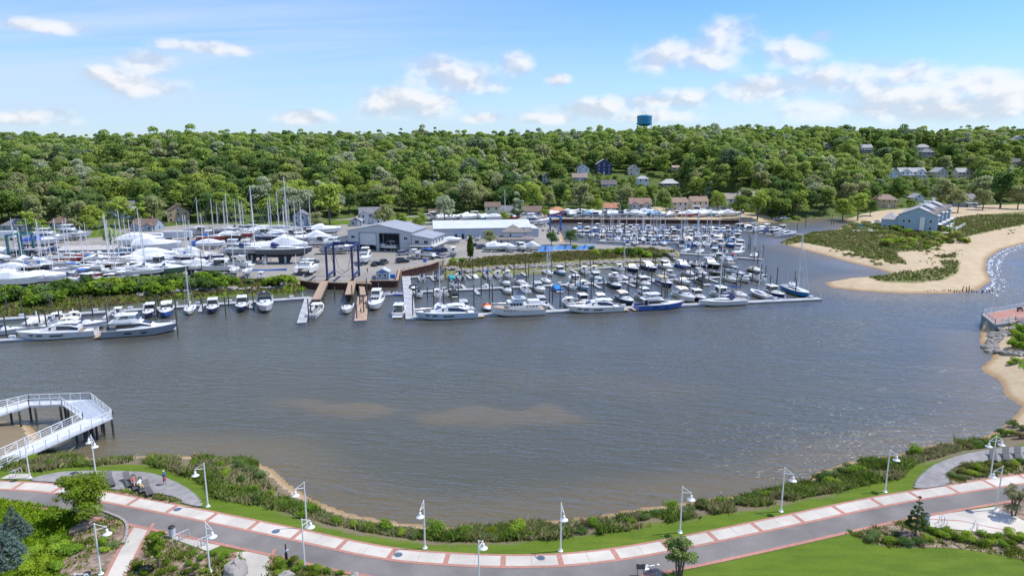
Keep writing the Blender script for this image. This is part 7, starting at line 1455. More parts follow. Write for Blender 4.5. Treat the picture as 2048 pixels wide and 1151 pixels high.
# named trees on the flat
random.seed(31)
for px, py, wpx, k, ci, lb in ((222, 500, 44, 0, 3, 'rounded bright tree among the left yard masts'), (60, 470, 40, 2, 3, 'bright tree behind the left trailers'), (85, 474, 36, 1, 2, 'second bright tree behind the left trailers'), (150, 474, 36, 3, 4, 'olive tree left of the workshop chimney'), (180, 470, 40, 4, 2, 'green tree left of the rounded bright tree'), (660, 450, 70, 2, 3, 'broad lime tree behind the left lean-to'), (636, 462, 40, 1, 4, 'olive small tree below the broad lime tree'), (770, 462, 52, 4, 4, 'olive tree behind the large shed ridge'), (805, 462, 34, 0, 2, 'bright tree behind the large shed, centre'), (840, 460, 34, 3, 2, 'bright tree behind the large shed, right'), (890, 448, 54, 5, 5, 'big silvery tree above the office roof'),
                               (980, 492, 34, 1, 4, 'tree beside the clubhouse'), (1103, 491, 32, 6, 1, 'left of two round dark trees behind the courts'), (1141, 490, 30, 5, 1, 'right of two round dark trees behind the courts'), (1160, 432, 54, 2, 4, 'spreading tree behind the rear bulkhead boats'), (1035, 445, 30, 7, 5, 'narrow tree between bungalows'), (1090, 436, 22, 3, 2, 'small tree left of the orange roofed bungalow'), (1010, 447, 24, 4, 3, 'small yellowish tree by the long shed hedge'),
                               (1480, 440, 50, 1, 0, 'full green tree at right end of the rear bulkhead'), (1515, 440, 56, 0, 2, 'bright tree beside the creek mouth'), (1555, 437, 50, 3, 0, 'green tree behind the creek boats'), (1590, 434, 50, 5, 2, 'green tree above the creek rocks'), (1620, 430, 46, 4, 1, 'dark tree above the creek beach'), (1650, 430, 44, 2, 0, 'green tree above the creek beach, centre'), (1685, 440, 50, 6, 2, 'bright tree left of the condominium drive'), (1715, 440, 52, 0, 3, 'lime tree beside the condominium drive'), (1740, 432, 34, 1, 1, 'dark tree at the condominium side wall'), (1880, 418, 60, 3, 4, 'olive spreading tree behind the condominium'), (1915, 425, 44, 4, 4, 'olive tree right of the condominium'), (1965, 420, 40, 5, 4, 'olive tree before the grey blue house'), (2000, 416, 60, 2, 1, 'large dark tree on the right beach edge'), (2035, 418, 50, 1, 4, 'olive tree at right photo edge by the beach'),
                               (1332, 428, 36, 1, 0, 'green tree between beige house and townhouses'), (1245, 428, 26, 3, 1, 'dark tree between red roof and beige house'), (1195, 428, 30, 4, 2, 'bright tree left of the red orange roof'), (1435, 428, 44, 5, 2, 'bright tree before the long row houses, left'), (1490, 424, 40, 2, 4, 'olive tree before the long row houses, right'), (1308, 348, 20, 3, 9, 'purple copper beech tree on the hillside')):
    x, y, z = PG(px, py); s = (wpx * y / FPX) / (2 * TREES[k][2]); put_tree(x, y, k, s, (.055, .028, .035) if ci == 9 else GCOL[ci][0], lb, 'trees on the flat shore')
# hillside wood
random.seed(77); rg = np.random.default_rng(77)
pts = []
y = 300.0
while y < 1010:
    st = 10.8 if y < 520 else 12.0; hw = y * .80 + 45
    for x in np.arange(-hw, hw, st): pts.append((x + rg.uniform(-4, 4), y + rg.uniform(-4, 4)))
    y += st * .9
pts = np.array(pts); keep = (pts[:, 1] > wood_front(pts[:, 0]) - 2) & in_poly(pts[:, 0], pts[:, 1], far); pts = pts[keep]
ds, _ = seg_dist(pts[:, 0], pts[:, 1], far); pts = pts[ds > 6]
ok = np.ones(len(pts), bool); small = np.zeros(len(pts), bool); HMAX = np.full(len(pts), 99.0); GZP = ground_z(pts[:, 0], pts[:, 1])
for hx, hy, hw in HOUSES:
    xs = pts[:, 0] - hx * pts[:, 1] / hy; far_h = hy > 440
    cut = (np.abs(xs) < hw * .5 + 1.5) & (pts[:, 1] > hy - (-99 if far_h else 14)) & (pts[:, 1] < hy + 12)
    if far_h:
        gh = gz(hx, hy); front = (np.abs(xs) < hw * .5 + 5.0) & (pts[:, 1] > hy - 170) & (pts[:, 1] <= hy); f_ = pts[:, 1] / hy
        hm = np.maximum(CAM_H * (1 - f_) + (gh + 1.2) * f_ - GZP, 4.5); HMAX = np.where(front, np.minimum(HMAX, hm), HMAX)
    near_h = (np.abs(xs) < hw * .5 + 4) & (pts[:, 1] > hy - 12) & (pts[:, 1] < hy + 10); ok &= ~near_h; small |= cut
gap = vnoise(pts[:, 0], pts[:, 1], 23, 6) > .10
SCL = np.minimum(np.where(small, .36, 1.0), HMAX / 24.0)[ok & gap]; pts = pts[ok & gap]
px_, py_ = to_px(pts[:, 0], pts[:, 1], ground_z(pts[:, 0], pts[:, 1]) + 12)
vis = (px_ > -40) & (px_ < 2090)
order = np.argsort(np.where(vis, pts[:, 1], 1e9)); near_i = order[:300]; rest = np.setdiff1d(np.arange(len(pts)), near_i)
SEC = [(0, 'behind the left yard'), (260, 'behind the workshop masts'), (480, 'behind the tall masts'), (700, 'behind the large shed'), (900, 'behind the long shed'), (1120, 'behind the orange roof'), (1300, 'behind the townhouses'), (1500, 'above the creek'), (1700, 'behind the condominium'), (1900, 'above the right beach')]
zz = ground_z(pts[:, 0], pts[:, 1])
KC = {}
for i in near_i:
    k = int(rg.choice([0, 1, 2, 3, 4, 5, 6, 7, 8], p=[.14, .14, .14, .14, .13, .13, .12, .03, .03])); ci = int(rg.choice(7, p=[.26, .20, .16, .08, .13, .05, .12])); sec = [n for p, n in SEC if px_[i] >= p or p == 0][-1]
    cn = GCOL[ci][1]; shp = 'narrow' if k == 7 else 'tall open' if k == 8 else 'broad'
    lb = f'{cn} {shp} tree at foot of the wooded hill {sec}'
    KC.setdefault(lb, 0); KC[lb] += 1
    if KC[lb] > 1: lb = f'{ORD[min(KC[lb], 48) - 1]} {cn} {shp} tree at foot of the wooded hill {sec}'
    put_tree(pts[i, 0], pts[i, 1], k, rg.uniform(.78, 1.15) * SCL[i], GCOL[ci][0], lb, 'trees at foot of the hill', zs=rg.uniform(.85, 1.1), z=zz[i])
def far_wood():
    P_ = np.stack([pts[rest, 0], pts[rest, 1], zz[rest]], 1); me = bpy.data.meshes.new('far_wood'); me.vertices.add(len(P_)); me.vertices.foreach_set('co', P_.ravel()); me.update()
    n = len(P_); me.attributes.new('var', 'INT', 'POINT').data.foreach_set('value', rg.choice([0, 1, 2, 3, 4, 5, 6, 7, 8], n, p=[.15, .14, .14, .14, .13, .13, .12, .025, .025]).astype(np.int32))
    me.attributes.new('scl', 'FLOAT', 'POINT').data.foreach_set('value', (rg.uniform(.85, 1.32, n) * np.where(rg.random(n) < .05, 1.2, 1) * SCL[rest]).astype(np.float32)); me.attributes.new('rot', 'FLOAT', 'POINT').data.foreach_set('value', rg.uniform(0, 6.28, n).astype(np.float32))
    me.materials.append(MAT['leaf_wood']); o = obj('far_wood', me); tag(o, 'dense mixed green woodland covering the hill to the skyline', 'woodland', kind='stuff')
    ng = bpy.data.node_groups.new('far_wood', 'GeometryNodeTree'); ng.interface.new_socket('Geometry', in_out='INPUT', socket_type='NodeSocketGeometry'); ng.interface.new_socket('Geometry', in_out='OUTPUT', socket_type='NodeSocketGeometry')
    N, Lk = ng.nodes, ng.links; gi = N.new('NodeGroupInput'); go = N.new('NodeGroupOutput'); jn = N.new('GeometryNodeGeometryToInstance')
    src = {}
    for ob in COL.objects:
        if ob.name.startswith('crown') and ob.data not in src: src[ob.data] = ob
    for tk, cr, R, H in reversed(TREES):
        oi = N.new('GeometryNodeObjectInfo'); oi.transform_space = 'ORIGINAL'; oi.inputs['As Instance'].default_value = False; oi.inputs['Object'].default_value = src[cr]; sm = N.new('GeometryNodeSetMaterial'); sm.inputs['Material'].default_value = MAT['leaf_wood']; Lk.new(oi.outputs['Geometry'], sm.inputs[0])
        g1 = N.new('GeometryNodeGeometryToInstance'); Lk.new(sm.outputs[0], g1.inputs[0]); N_j = g1
        src[cr] = g1
    jg = N.new('GeometryNodeJoinGeometry')
    for tk, cr, R, H in TREES: Lk.new(src[cr].outputs[0], jg.inputs[0])
    def att(nm, ty): a = N.new('GeometryNodeInputNamedAttribute'); a.data_type = ty; a.inputs[0].default_value = nm; return [s for s in a.outputs if s.enabled][0]
    ip = N.new('GeometryNodeInstanceOnPoints'); Lk.new(gi.outputs[0], ip.inputs['Points']); Lk.new(jg.outputs[0], ip.inputs['Instance']); ip.inputs['Pick Instance'].default_value = True; Lk.new(att('var', 'INT'), ip.inputs['Instance Index'])
    cx = N.new('ShaderNodeCombineXYZ'); Lk.new(att('rot', 'FLOAT'), cx.inputs[2]); e2 = N.new('FunctionNodeEulerToRotation'); Lk.new(cx.outputs[0], e2.inputs[0]); Lk.new(e2.outputs[0], ip.inputs['Rotation']); Lk.new(att('scl', 'FLOAT'), ip.inputs['Scale']); Lk.new(ip.outputs[0], go.inputs[0])
    o.modifiers.new('scatter', 'NODES').node_group = ng
far_wood()
# leaf meshes and stem shared by the shrubs
def shrub_mesh(i, R=1.0, H=1.0, n=420, size=.22):
    rg = np.random.default_rng(300 + i); c = [(rg.uniform(-.5, .5) * R, rg.uniform(-.5, .5) * R, rg.uniform(.25, .65) * H) for _ in range(7)]; r = [rg.uniform(.35, .6) * R for _ in c]; return leaf_mesh('foliage', c, r, n, size, 300 + i, shell=.4, up=.4)
SHR = [shrub_mesh(i) for i in range(5)]; SHRB = [shrub_mesh(10 + i, n=900, size=.12) for i in range(4)]
STEM = MB().tube((0, 0, -.2), (0, 0, .5), .06, .03, n=5).mesh('stem', 'bark')
def shrub(x, y, s, col, label, group, z=None, fine=False, zs=1.0, name='shrub'):
    e = empty(name, (x, y, gz(x, y) if z is None else z), random.uniform(0, 6), (s, s, s * zs)); tag(e, label, 'shrub', group); obj('foliage', random.choice(SHRB if fine else SHR), e, color=col); obj('stem', STEM, e); return e
random.seed(9)
G1, G2, G3, G4, G5 = (0.164, 0.273, 0.033), (0.253, 0.364, 0.046), (0.087, 0.155, 0.038), (0.310, 0.345, 0.093), (0.146, 0.218, 0.075)
k = 0
for row, (y0, y1, s0) in enumerate(((600, 582, 3.0), (592, 574, 2.8), (610, 590, 2.4))[:2]):
    px = -14
    while px < 440:
        t = px / 440; py = 598 - t * 27 + (row - 1) * 7 + random.uniform(-3, 3) + (6 if px < 120 else 0)
        x, y = P2(px, py, 1.8); shrub(x, y, random.uniform(.8, 1.25) * s0, random.choice([G1, G1, G2, G5, G3]), f'dense green shrub, {ORD[min(k % 48, 48)]} in {["middle", "upper", "lower"][row]} row of the left bank', 'shrubs on the left bank', zs=random.uniform(.8, 1.1)); px += random.uniform(11, 17); k += 1
    k = 0
for i, (px, py, s, c) in enumerate(((445, 567, 2.4, G1), (470, 566, 2, G1), (500, 566, 1.6, G5), (540, 566, 2.4, G2), (560, 567, 2.6, G1), (580, 567, 2.6, G2), (596, 567, 2.2, G1))): shrub(*P2(px, py, 1.9), s, c, f'leafy bank shrub, {ORD[i]} from left towards the lift slip', 'shrubs on the left bank')
for i, (px, py, s, c) in enumerate(((1190, 509, 2.2, G2), (1215, 507, 2.0, G1), (1240, 509, 3.0, G1), (1256, 511, 3.0, G3), (1275, 508, 2.6, G1), (1292, 510, 2.4, G2), (1312, 509, 2.2, G5), (1330, 508, 1.6, G4), (905, 526, 2.0, G2), (925, 524, 1.6, G1), (1150, 497, 1.8, G2), (1183, 500, 1.6, G3))): shrub(*P2(px, py, 2), s, c, f'scrub bush, {ORD[i]} listed along the rocky peninsula', 'scrub on the peninsula')
# scrub over the spit: the large bushes singly, the low growth as one mass
k = 0
for i in range(44):
    px, py = random.uniform(1770, 1930), random.uniform(462, 498); x, y = P2(px, py, 1.2); shrub(x, y, random.uniform(1.6, 3.4), random.choice((G1, G2, G5, (.12, .13, .035), G4)), f'large marsh bush, {ORD[i]} listed in the thicket before the condominium', 'bushes on the sand spit', zs=random.uniform(.7, 1.0))
cs, rs = [], []
for (x0, x1, y0, y1, n, ss) in ((1690, 1800, 448, 470, 60, (1.0, 2.0)), (1580, 1740, 466, 488, 120, (.5, 1.1)), (1690, 1795, 503, 528, 70, (.5, 1.2)), (1640, 1730, 492, 510, 50, (.4, .9)), (1870, 1910, 440, 454, 20, (.8, 1.6)), (1760, 1880, 480, 505, 60, (.5, 1.2)), (1840, 1930, 500, 530, 40, (.2, .4)), (1900, 2048, 440, 470, 60, (.3, .6))):
    for i in range(n):
        px, py = random.uniform(x0, x1), random.uniform(y0, y1); x, y = P2(px, py, 1.2); r = random.uniform(*ss)
        if in_poly(x, y, far) and gz(x, y) > .6: cs.append((x, y, gz(x, y) + r * .25)); rs.append(r)
tag(obj('marsh_scrub', leaf_mesh('marsh_scrub', cs, rs, 26000, .42, 71, shell=.5, flat=.6, up=.5), color=(.17, .21, .065)), 'low marsh scrub over the sand spit', 'scrub', kind='stuff')
# low growth on the cleared slopes below the hillside houses
cs, rs = [], []; rg2 = np.random.default_rng(91)
for hx, hy, hw in HOUSES:
    if hy < 420: continue
    for i in range(42):
        yy = hy - rg2.uniform(3, 75); xx = hx * yy / hy + rg2.uniform(-1, 1) * (hw * .5 + 8); r = rg2.uniform(1.0, 2.4)
        if yy > wood_front(xx) - 2 and not any(abs(xx - a) < w * .6 + 1 and -2 < yy - b_ < 13 for a, b_, w in HOUSES): cs.append((xx, yy, gz(xx, yy) + r * .3)); rs.append(r)
tag(obj('hillside_scrub', leaf_mesh('hillside_scrub', cs, rs, 70000, .8, 72, shell=.5, flat=.8, up=.4), color=(.17, .23, .05)), 'low green scrub on the slopes below the hillside houses', 'scrub', kind='stuff')
# narrow poplar, hedge
def poplar():
    c = [(0, 0, 1.2 + i * .95) for i in range(8)]; r = [1.3 - abs(i - 2.5) * .14 for i in range(8)]; cr = leaf_mesh('crown', c, r, 1500, .5, 55, flat=1.0); e = empty('poplar_tree', (*P2(941, 517, YZ), YZ)); tag(e, 'narrow upright poplar beside the parked boats', 'tree'); obj('trunk', MB().tube((0, 0, 0), (0, 0, 6), .2, .08).mesh('trunk', 'bark'), e); obj('crown', cr, e, color=(.10, .15, .03))
poplar()
for i, px in enumerate(range(1005, 1062, 9)): shrub(*P2(px, 446, YZ), 2.2, (.30, .32, .02) if px > 1040 else (.20, .27, .02), f'yellow green hedge shrub, {ORD[i]} from left behind the long shed', 'yellow hedge', zs=.9)

# ---------------------------------------------------------------- foreground planting
def tuft_stuff(name, poly_fn, n, h, w, cols, label, seed, lean=.5, cluster=6, zf=None, bbox=None, smooth_k=.0):
    rg = np.random.default_rng(seed); P_ = []
    x0, x1, y0, y1 = bbox
    while len(P_) < n:
        q = np.stack([rg.uniform(x0, x1, 4000), rg.uniform(y0, y1, 4000)], 1); kx = poly_fn(q[:, 0], q[:, 1], rg); P_ += list(q[kx])
    p = np.array(P_[:n]); z = ground_z(p[:, 0], p[:, 1]) if zf is None else np.full(n, zf); m_ = cluster; N = n * m_
    base = np.repeat(np.column_stack([p, z]), m_, 0) + np.column_stack([rg.normal(0, .16, (N, 2)), np.zeros(N)]); hv = vnoise(base[:, 0], base[:, 1], 2.3, seed) * .9 + .5
    hh = h * rg.uniform(.5, 1.2, N) * hv; d = rg.normal(size=(N, 2)) * lean; a = rg.uniform(0, pi, N); ww = w * rg.uniform(.6, 1.3, N); sx, sy = np.cos(a) * ww / 2, np.sin(a) * ww / 2
    tip = base + np.column_stack([d * hh[:, None], hh]); mid = base + np.column_stack([d * hh[:, None] * .3, hh * .6])
    V = np.stack([base - np.column_stack([sx, sy, 0 * sx]), base + np.column_stack([sx, sy, 0 * sx]), mid + np.column_stack([sx, sy, 0 * sx]) * .9, tip, mid - np.column_stack([sx, sy, 0 * sx]) * .9], 1).reshape(-1, 3)
    me = bpy.data.meshes.new(name); me.vertices.add(5 * N); me.vertices.foreach_set('co', V.ravel()); me.loops.add(5 * N); me.loops.foreach_set('vertex_index', np.arange(5 * N)); me.polygons.add(N); me.polygons.foreach_set('loop_start', np.arange(0, 5 * N, 5)); me.update(); set_normals(me, np.repeat(np.column_stack([d * .5, np.ones(N)]) + rg.normal(size=(N, 3)) * .3, 5, 0))
    ci = np.clip(vnoise(base[:, 0], base[:, 1], 3.1, seed + 5) * 1.25 - .12 + rg.normal(0, .16, N), 0, .999); me.attributes.new('leafvar', 'FLOAT', 'FACE').data.foreach_set('value', rg.random(N).astype(np.float32)); me.attributes.new('hue', 'FLOAT', 'FACE').data.foreach_set('value', ci.astype(np.float32))
    mt = bpy.data.materials.new(name); mt.use_nodes = True; MAT[name] = mt; t = NT(mt.node_tree); t.n.remove(t.n['Principled BSDF']); out = t.n['Material Output']
    c = t.ramp(t.node('ShaderNodeAttribute', attribute_name='hue').outputs['Fac'], cols); lv = t.node('ShaderNodeAttribute', attribute_name='leafvar').outputs['Fac']; hsv = t.node('ShaderNodeHueSaturation', ins={4: c, 2: t.mapr(lv, 0, 1, .65, 1.35, False)})
    mx = t.node('ShaderNodeMixShader', ins={0: .35, 1: t.node('ShaderNodeBsdfDiffuse', ins={0: hsv.outputs[0]}).outputs[0], 2: t.node('ShaderNodeBsdfTranslucent', ins={0: hsv.outputs[0]}).outputs[0]}); t.l.new(mx.outputs[0], out.inputs[0]); me.materials.append(mt)
    tag(obj(name, me), label, 'grass', kind='stuff')
def shore_mask(x, y, rg):
    i = in_poly(x, y, near); d, _ = seg_dist(x, y, near); w, _ = seg_dist(x, y, [tuple(p) for p in OUT[::6]], False); dn = vnoise(x, y, 4.0, 8)
    inl = in_poly(x, y, DECKL) | in_poly(x, y, DECKR)
    pl, _ = seg_dist(x, y, DECKL); pr, _ = seg_dist(x, y, DECKR)
    land = y > np.interp(x, OUT[:, 0], OUT[:, 1])
    sandy = ((d < 2.4) & (dn < .62)) | ((vnoise(x, y, 2.6, 17) > .68) & (d < 7))
    return i & land & (w > 2.3 + dn * .5) & (d > .5) & ~sandy & ~inl & (np.minimum(pl, pr) > 1.6) & (x > -66) & (x < 68) & (y < 108) & (rg.random(x.shape) < .35 + dn * .8)
tuft_stuff('shore_grass', shore_mask, 12000, .70, .085, [(0, (.12, .20, .035)), (.25, (.17, .26, .045)), (.45, (.21, .26, .085)), (.6, (.31, .29, .15)), (.8, (.38, .33, .21)), (.9, (.24, .27, .11)), (1, (.15, .23, .05))], 'tangle of tall grasses along the near shore', 41, bbox=(-67, 69, 60, 108), cluster=7)
SPITG = [[P2(x, y, 1.2) for x, y in q] for q in (((1500, 486), (1600, 484), (1700, 502), (1790, 525), (1815, 530), (1790, 505), (1850, 500), (1900, 480), (2048, 452), (2048, 425), (1960, 432), (1900, 440), (1880, 450), (1760, 450), (1640, 462), (1560, 478)), ((1735, 555), (1790, 546), (1890, 536), (1880, 522), (1915, 522), (1915, 545), (1885, 560), (1830, 566), (1760, 564)), ((1868, 512), (1910, 508), (1912, 515), (1880, 517)))]
def spit_mask(x, y, rg): return (in_poly(x, y, SPITG[0]) | in_poly(x, y, SPITG[1]) | in_poly(x, y, SPITG[2])) & in_poly(x, y, far) & (rg.random(x.shape) < vnoise(x, y, 7, 3) + .25)
tuft_stuff('marsh_grass', spit_mask, 9000, .8, .28, [(0, (.13, .18, .045)), (.4, (.17, .21, .06)), (.7, (.22, .23, .09)), (1, (.27, .25, .13))], 'green and straw coloured marsh grass on the sand spit', 45, bbox=(85, 330, 205, 400), cluster=4)
PENG = [P2(x, y, 1.8) for x, y in ((870, 545), (900, 530), (960, 518), (1080, 507), (1200, 502), (1300, 498), (1350, 504), (1335, 509), (1200, 519), (1000, 531), (890, 537))]
BANKG = [P2(x, y, 1.8) for x, y in ((-30, 612), (200, 582), (420, 562), (600, 560), (600, 574), (420, 580), (200, 600), (-30, 628))]
tuft_stuff('bank_grass', lambda x, y, rg: in_poly(x, y, PENG) | in_poly(x, y, BANKG), 6500, .8, .25, [(0, (.10, .15, .03)), (.4, (.17, .17, .07)), (.7, (.24, .20, .11)), (1, (.13, .17, .04))], 'dry grass on the harbour banks', 46, bbox=(-140, 75, 165, 275), cluster=4)
def meadow(x, y, rg): return in_poly(x, y, MEAD) & ~in_poly(x, y, BED1)
MEAD = poly_px([(-120, 985), (0, 998), (100, 1012), (190, 1034), (235, 1050), (225, 1110), (150, 1105), (130, 1151), (100, 1240), (-160, 1240)])
tuft_stuff('meadow_plants', meadow, 4200, .34, .14, [(0, (.13, .25, .015)), (.4, (.19, .33, .02)), (.7, (.27, .40, .03)), (1, (.14, .24, .02))], 'bright green ground cover at bottom left', 42, bbox=(-80, -35, 45, 76), zf=1.96, cluster=6)
tuft_stuff('bed_cover', lambda x, y, rg: (in_poly(x, y, BED2) | in_poly(x, y, BED3) | in_poly(x, y, BED1) | in_poly(x, y, BED4) | in_poly(x, y, BED6) | in_poly(x, y, BED7)) & (rg.random(x.shape) < vnoise(x, y, 1.7, 31) * 1.5 - .25), 2600, .28, .10, [(0, (.12, .18, .03)), (.4, (.20, .26, .05)), (.7, (.26, .27, .09)), (1, (.15, .22, .03))], 'yellow green ground cover in the planting beds', 47, bbox=(-50, 75, 50, 82), zf=1.985, cluster=6)
# shrubs along the near shore
random.seed(19); k = 0
for px, py, s, c in [(25, 925, 1.0, G1), (70, 922, 1.2, G2), (100, 930, 1.0, G1), (135, 915, .9, G5), (300, 915, .9, G2), (330, 912, 1.0, G2), (390, 930, 1.1, G1), (420, 918, .9, G5), (440, 935, 1.0, G1), (455, 955, 1.2, G2), (475, 930, 1.3, G5), (500, 935, 1.4, G5), (520, 945, 1.3, G5), (480, 965, 1.0, G3), (505, 980, 1.0, G1), (540, 985, .9, G2), (515, 1010, .9, G3), (560, 1005, .9, G1), (590, 1000, 1.0, G5), (615, 1018, 1.5, G1), (600, 1035, 1.0, G1), (650, 1028, .8, G5), (675, 1040, 1.1, G1), (705, 1050, .9, G2), (735, 1052, 1.0, G1), (775, 1048, 1.5, G1), (800, 1065, .9, G2), (830, 1072, .8, G5), (868, 1062, 1.9, G1), (900, 1068, .9, G2), (930, 1060, 1.4, G1), (960, 1072, .9, G5), (983, 1062, 1.1, (.17, .21, .02)), (1030, 1055, 1.7, G2), (1060, 1072, .8, G1),
                      (1085, 1062, .9, G2), (1110, 1068, .8, G1), (1140, 1062, .8, G5), (1165, 1065, 1.1, G3), (1190, 1045, 1.2, G1), (1220, 1050, .9, G5), (1240, 1025, 1.0, G3), (1260, 1040, .8, G1), (1290, 1032, .9, G5), (1320, 1022, 1.0, G5), (1345, 1010, 1.4, G1), (1380, 1018, 1.0, G5), (1405, 1005, 1.2, G3), (1440, 1000, 1.1, G1), (1480, 1000, 1.1, G5), (1510, 985, 1.2, G3), (1535, 982, 1.0, G1), (1580, 975, .9, G5), (1610, 970, .9, G1), (1640, 945, 1.5, G3), (1662, 945, 1.4, G5), (1680, 935, 1.3, G3), (1665, 965, 1.3, G2), (1700, 925, 1.2, G5), (1715, 945, 1.5, G1), (1740, 920, 1.1, G3), (1760, 915, 1.0, G5), (1790, 935, .9, G1), (1835, 895, 1.7, G1), (1860, 908, 1.0, (.18, .15, .07)), (1900, 898, .9, G5), (1935, 892, 1.0, (.18, .15, .07)), (1960, 888, 1.0, G5), (1995, 872, 1.3, G1), (2003, 858, 1.3, G3), (2022, 862, 1.2, G1), (2030, 838, 1.4, G3), (2040, 872, 1.2, (.2, .17, .08)), (2046, 850, 1.2, G5)]:
    x, y = P2(px, py, 1.6); shrub(x, y, s * .85, c, f'shore shrub, {ORD[k] if k < 49 else ORD[k - 49]} from left {"on the left and middle" if k < 49 else "on the right stretch"} of the near bank', 'shrubs along the near shore', fine=True, zs=.95); k += 1
for i, (px, py, s) in enumerate(((2022, 722, .9), (2034, 722, 1.1), (2028, 690, 1.6), (2040, 680, 1.8), (2046, 662, 1.8), (2030, 668, 1.3), (2052, 698, 1.8))): shrub(*P2(px, py, 1.9), s, random.choice([G1, G2, G5]), f'green bush, {ORD[i]} listed on the bank beside the right pier', 'bushes beside the right pier')
# clipped shrubs in the beds
BX = [(1735, 1080, .8), (1752, 1076, .9), (1775, 1082, .9), (1800, 1086, .9), (1790, 1072, .7), (1815, 1090, .8), (1838, 1090, .9), (1855, 1080, .8), (1870, 1068, .7), (1885, 1075, .8), (1905, 1078, .9), (1858, 1060, .7), (1895, 1062, .7), (1930, 1070, .75), (1948, 1084, .75), (1962, 1070, .75), (1980, 1080, .75), (1966, 1090, .75), (1985, 1090, .75), (2005, 1090, .75), (2000, 1076, .7), (2020, 1072, .75), (2018, 1086, .75), (2038, 1075, .75), (2040, 1084, .75), (2015, 1062, .7), (1925, 1082, .7), (1742, 1066, .5), (1700, 1062, .35)]
for i, (px, py, s) in enumerate(BX): shrub(*P2(px, py, 2), s, random.choice([G1, G2, (.10, .17, .02)]) if px > 1850 else random.choice([G5, G3, G1]), f'rounded bed shrub, {ORD[i]} listed in the bed edging the right lawn', 'clipped shrubs at the right lawn', z=1.97, fine=True, zs=.85)
BY = [(560, 1122, .6), (552, 1136, .6), (570, 1132, .6), (585, 1120, .55), (590, 1140, .55), (600, 1130, .55), (562, 1148, .6), (618, 1138, .5), (630, 1135, .5), (640, 1140, .5), (655, 1145, .5), (680, 1148, .45), (625, 1150, .5), (385, 1108, .5), (400, 1118, .5), (428, 1110, .45), (440, 1122, .55), (450, 1112, .5), (455, 1130, .5), (395, 1135, .5), (380, 1128, .5), (410, 1145, .5), (372, 1145, .5), (345, 1140, .5), (360, 1115, .5), (330, 1128, .5), (300, 1110, .5), (270, 1135, .5), (290, 1148, .5), (320, 1148, .55)]
for i, (px, py, s) in enumerate(BY): shrub(*P2(px, py, 2), s * 1.15, random.choice([G1, G2, (.12, .18, .02)]), f'small clipped shrub, {ORD[i]} listed in the {"bed below the black post" if px > 500 else "bed beside the bicycle racks"}', 'clipped shrubs at the lower beds', z=1.97, fine=True, zs=.9)
BZ = [(1920, 945, .9), (1915, 955, .8), (1935, 935, .9), (1945, 948, .9), (1958, 938, .9), (1970, 942, .8), (1985, 930, .9), (2000, 938, .8), (2015, 930, .9), (2030, 928, .9), (2045, 925, .9), (1900, 952, .7), (1930, 958, .7), (250, 982, .45), (262, 985, .4), (290, 990, .4), (310, 994, .4), (330, 998, .45), (345, 1001, .4)]
for i, (px, py, s) in enumerate(BZ): shrub(*P2(px, py, 2), s, random.choice([G1, G2, G5, (.17, .18, .05)]), f'low deck shrub, {ORD[i]} listed in the {"bed inside the right deck" if px > 1000 else "narrow bed inside the left deck"}', 'shrubs in the deck beds', z=1.97, fine=True, zs=.75)
BW = [(120, 1100, 1.1, G2), (140, 1105, 1.1, G1), (90, 1125, 1.0, (.24, .33, .03)), (60, 1140, 1.1, (.24, .33, .03)), (105, 1085, .9, G1), (150, 1098, .9, G1), (45, 1120, 1.0, G2), (205, 1085, .9, G1), (225, 1092, .8, G5), (210, 1100, .7, G2), (110, 1140, 1.0, G1), (75, 1105, .9, G2), (240, 1046, .4, G4), (228, 1062, .45, G4), (185, 1020, .35, G4), (200, 1030, .35, G4)]
BW = [(a, b, s, tuple(v * 1.3 for v in c)) for a, b, s, c in BW]
for i, (px, py, s, c) in enumerate(BW): shrub(*P2(px, py, 2), s, c, f'leafy garden shrub, {ORD[i]} listed around the maple bed', 'shrubs around the maple bed', z=1.97, fine=True, zs=.8)
# foreground trees
def fg_tree(px, py, H, R, z0, n, size, col, label, seed, lobes=26, stems=1, name='tree'):
    rg = np.random.default_rng(seed); c, r = dome_lobes(rg, R, H, lobes, z0, (.15, .27)); x, y = P2(px, py, 2); e = empty(name, (x, y, 1.96)); tag(e, label, 'tree', 'promenade trees'); tk = MB()
    for s in range(stems):
        a = 2 * pi * s / max(stems, 1); bx, by = (.18 * cos(a), .18 * sin(a)) if stems > 1 else (0, 0); tk.tube((bx, by, 0), (bx * 3, by * 3, z0 + (H - z0) * .5), .10 if stems > 1 else .15, .05, n=6)
    for j in range(9): q = c[j]; tk.tube((0, 0, z0 * .8), (q[0] * .85, q[1] * .85, q[2]), .05, .02, n=4)
    obj('trunk', tk.mesh('trunk', 'bark'), e); obj('crown', leaf_mesh('crown', c, r, n, size, seed, shell=.3, up=.2), e, color=col)
fg_tree(166, 1042, 6.0, 3.8, 1.7, 6500, .21, (.19, .28, .03), 'round green maple beside the cycle path at left', 501, 40)
fg_tree(318, 1135, 4.4, 1.3, 1.7, 2600, .18, (.17, .26, .03), 'slender young tree beside the litter bin', 502, 20)
fg_tree(1358, 1156, 5.0, 2.3, 1.3, 3000, .17, (.21, .29, .09), 'multi stemmed young tree at bottom right of centre', 503, 20, 4)
fg_tree(2027, 1030, 4.4, 2.2, .8, 3200, .14, (.30, .31, .17), 'pale olive tree at right photo edge', 504, 18, 2)
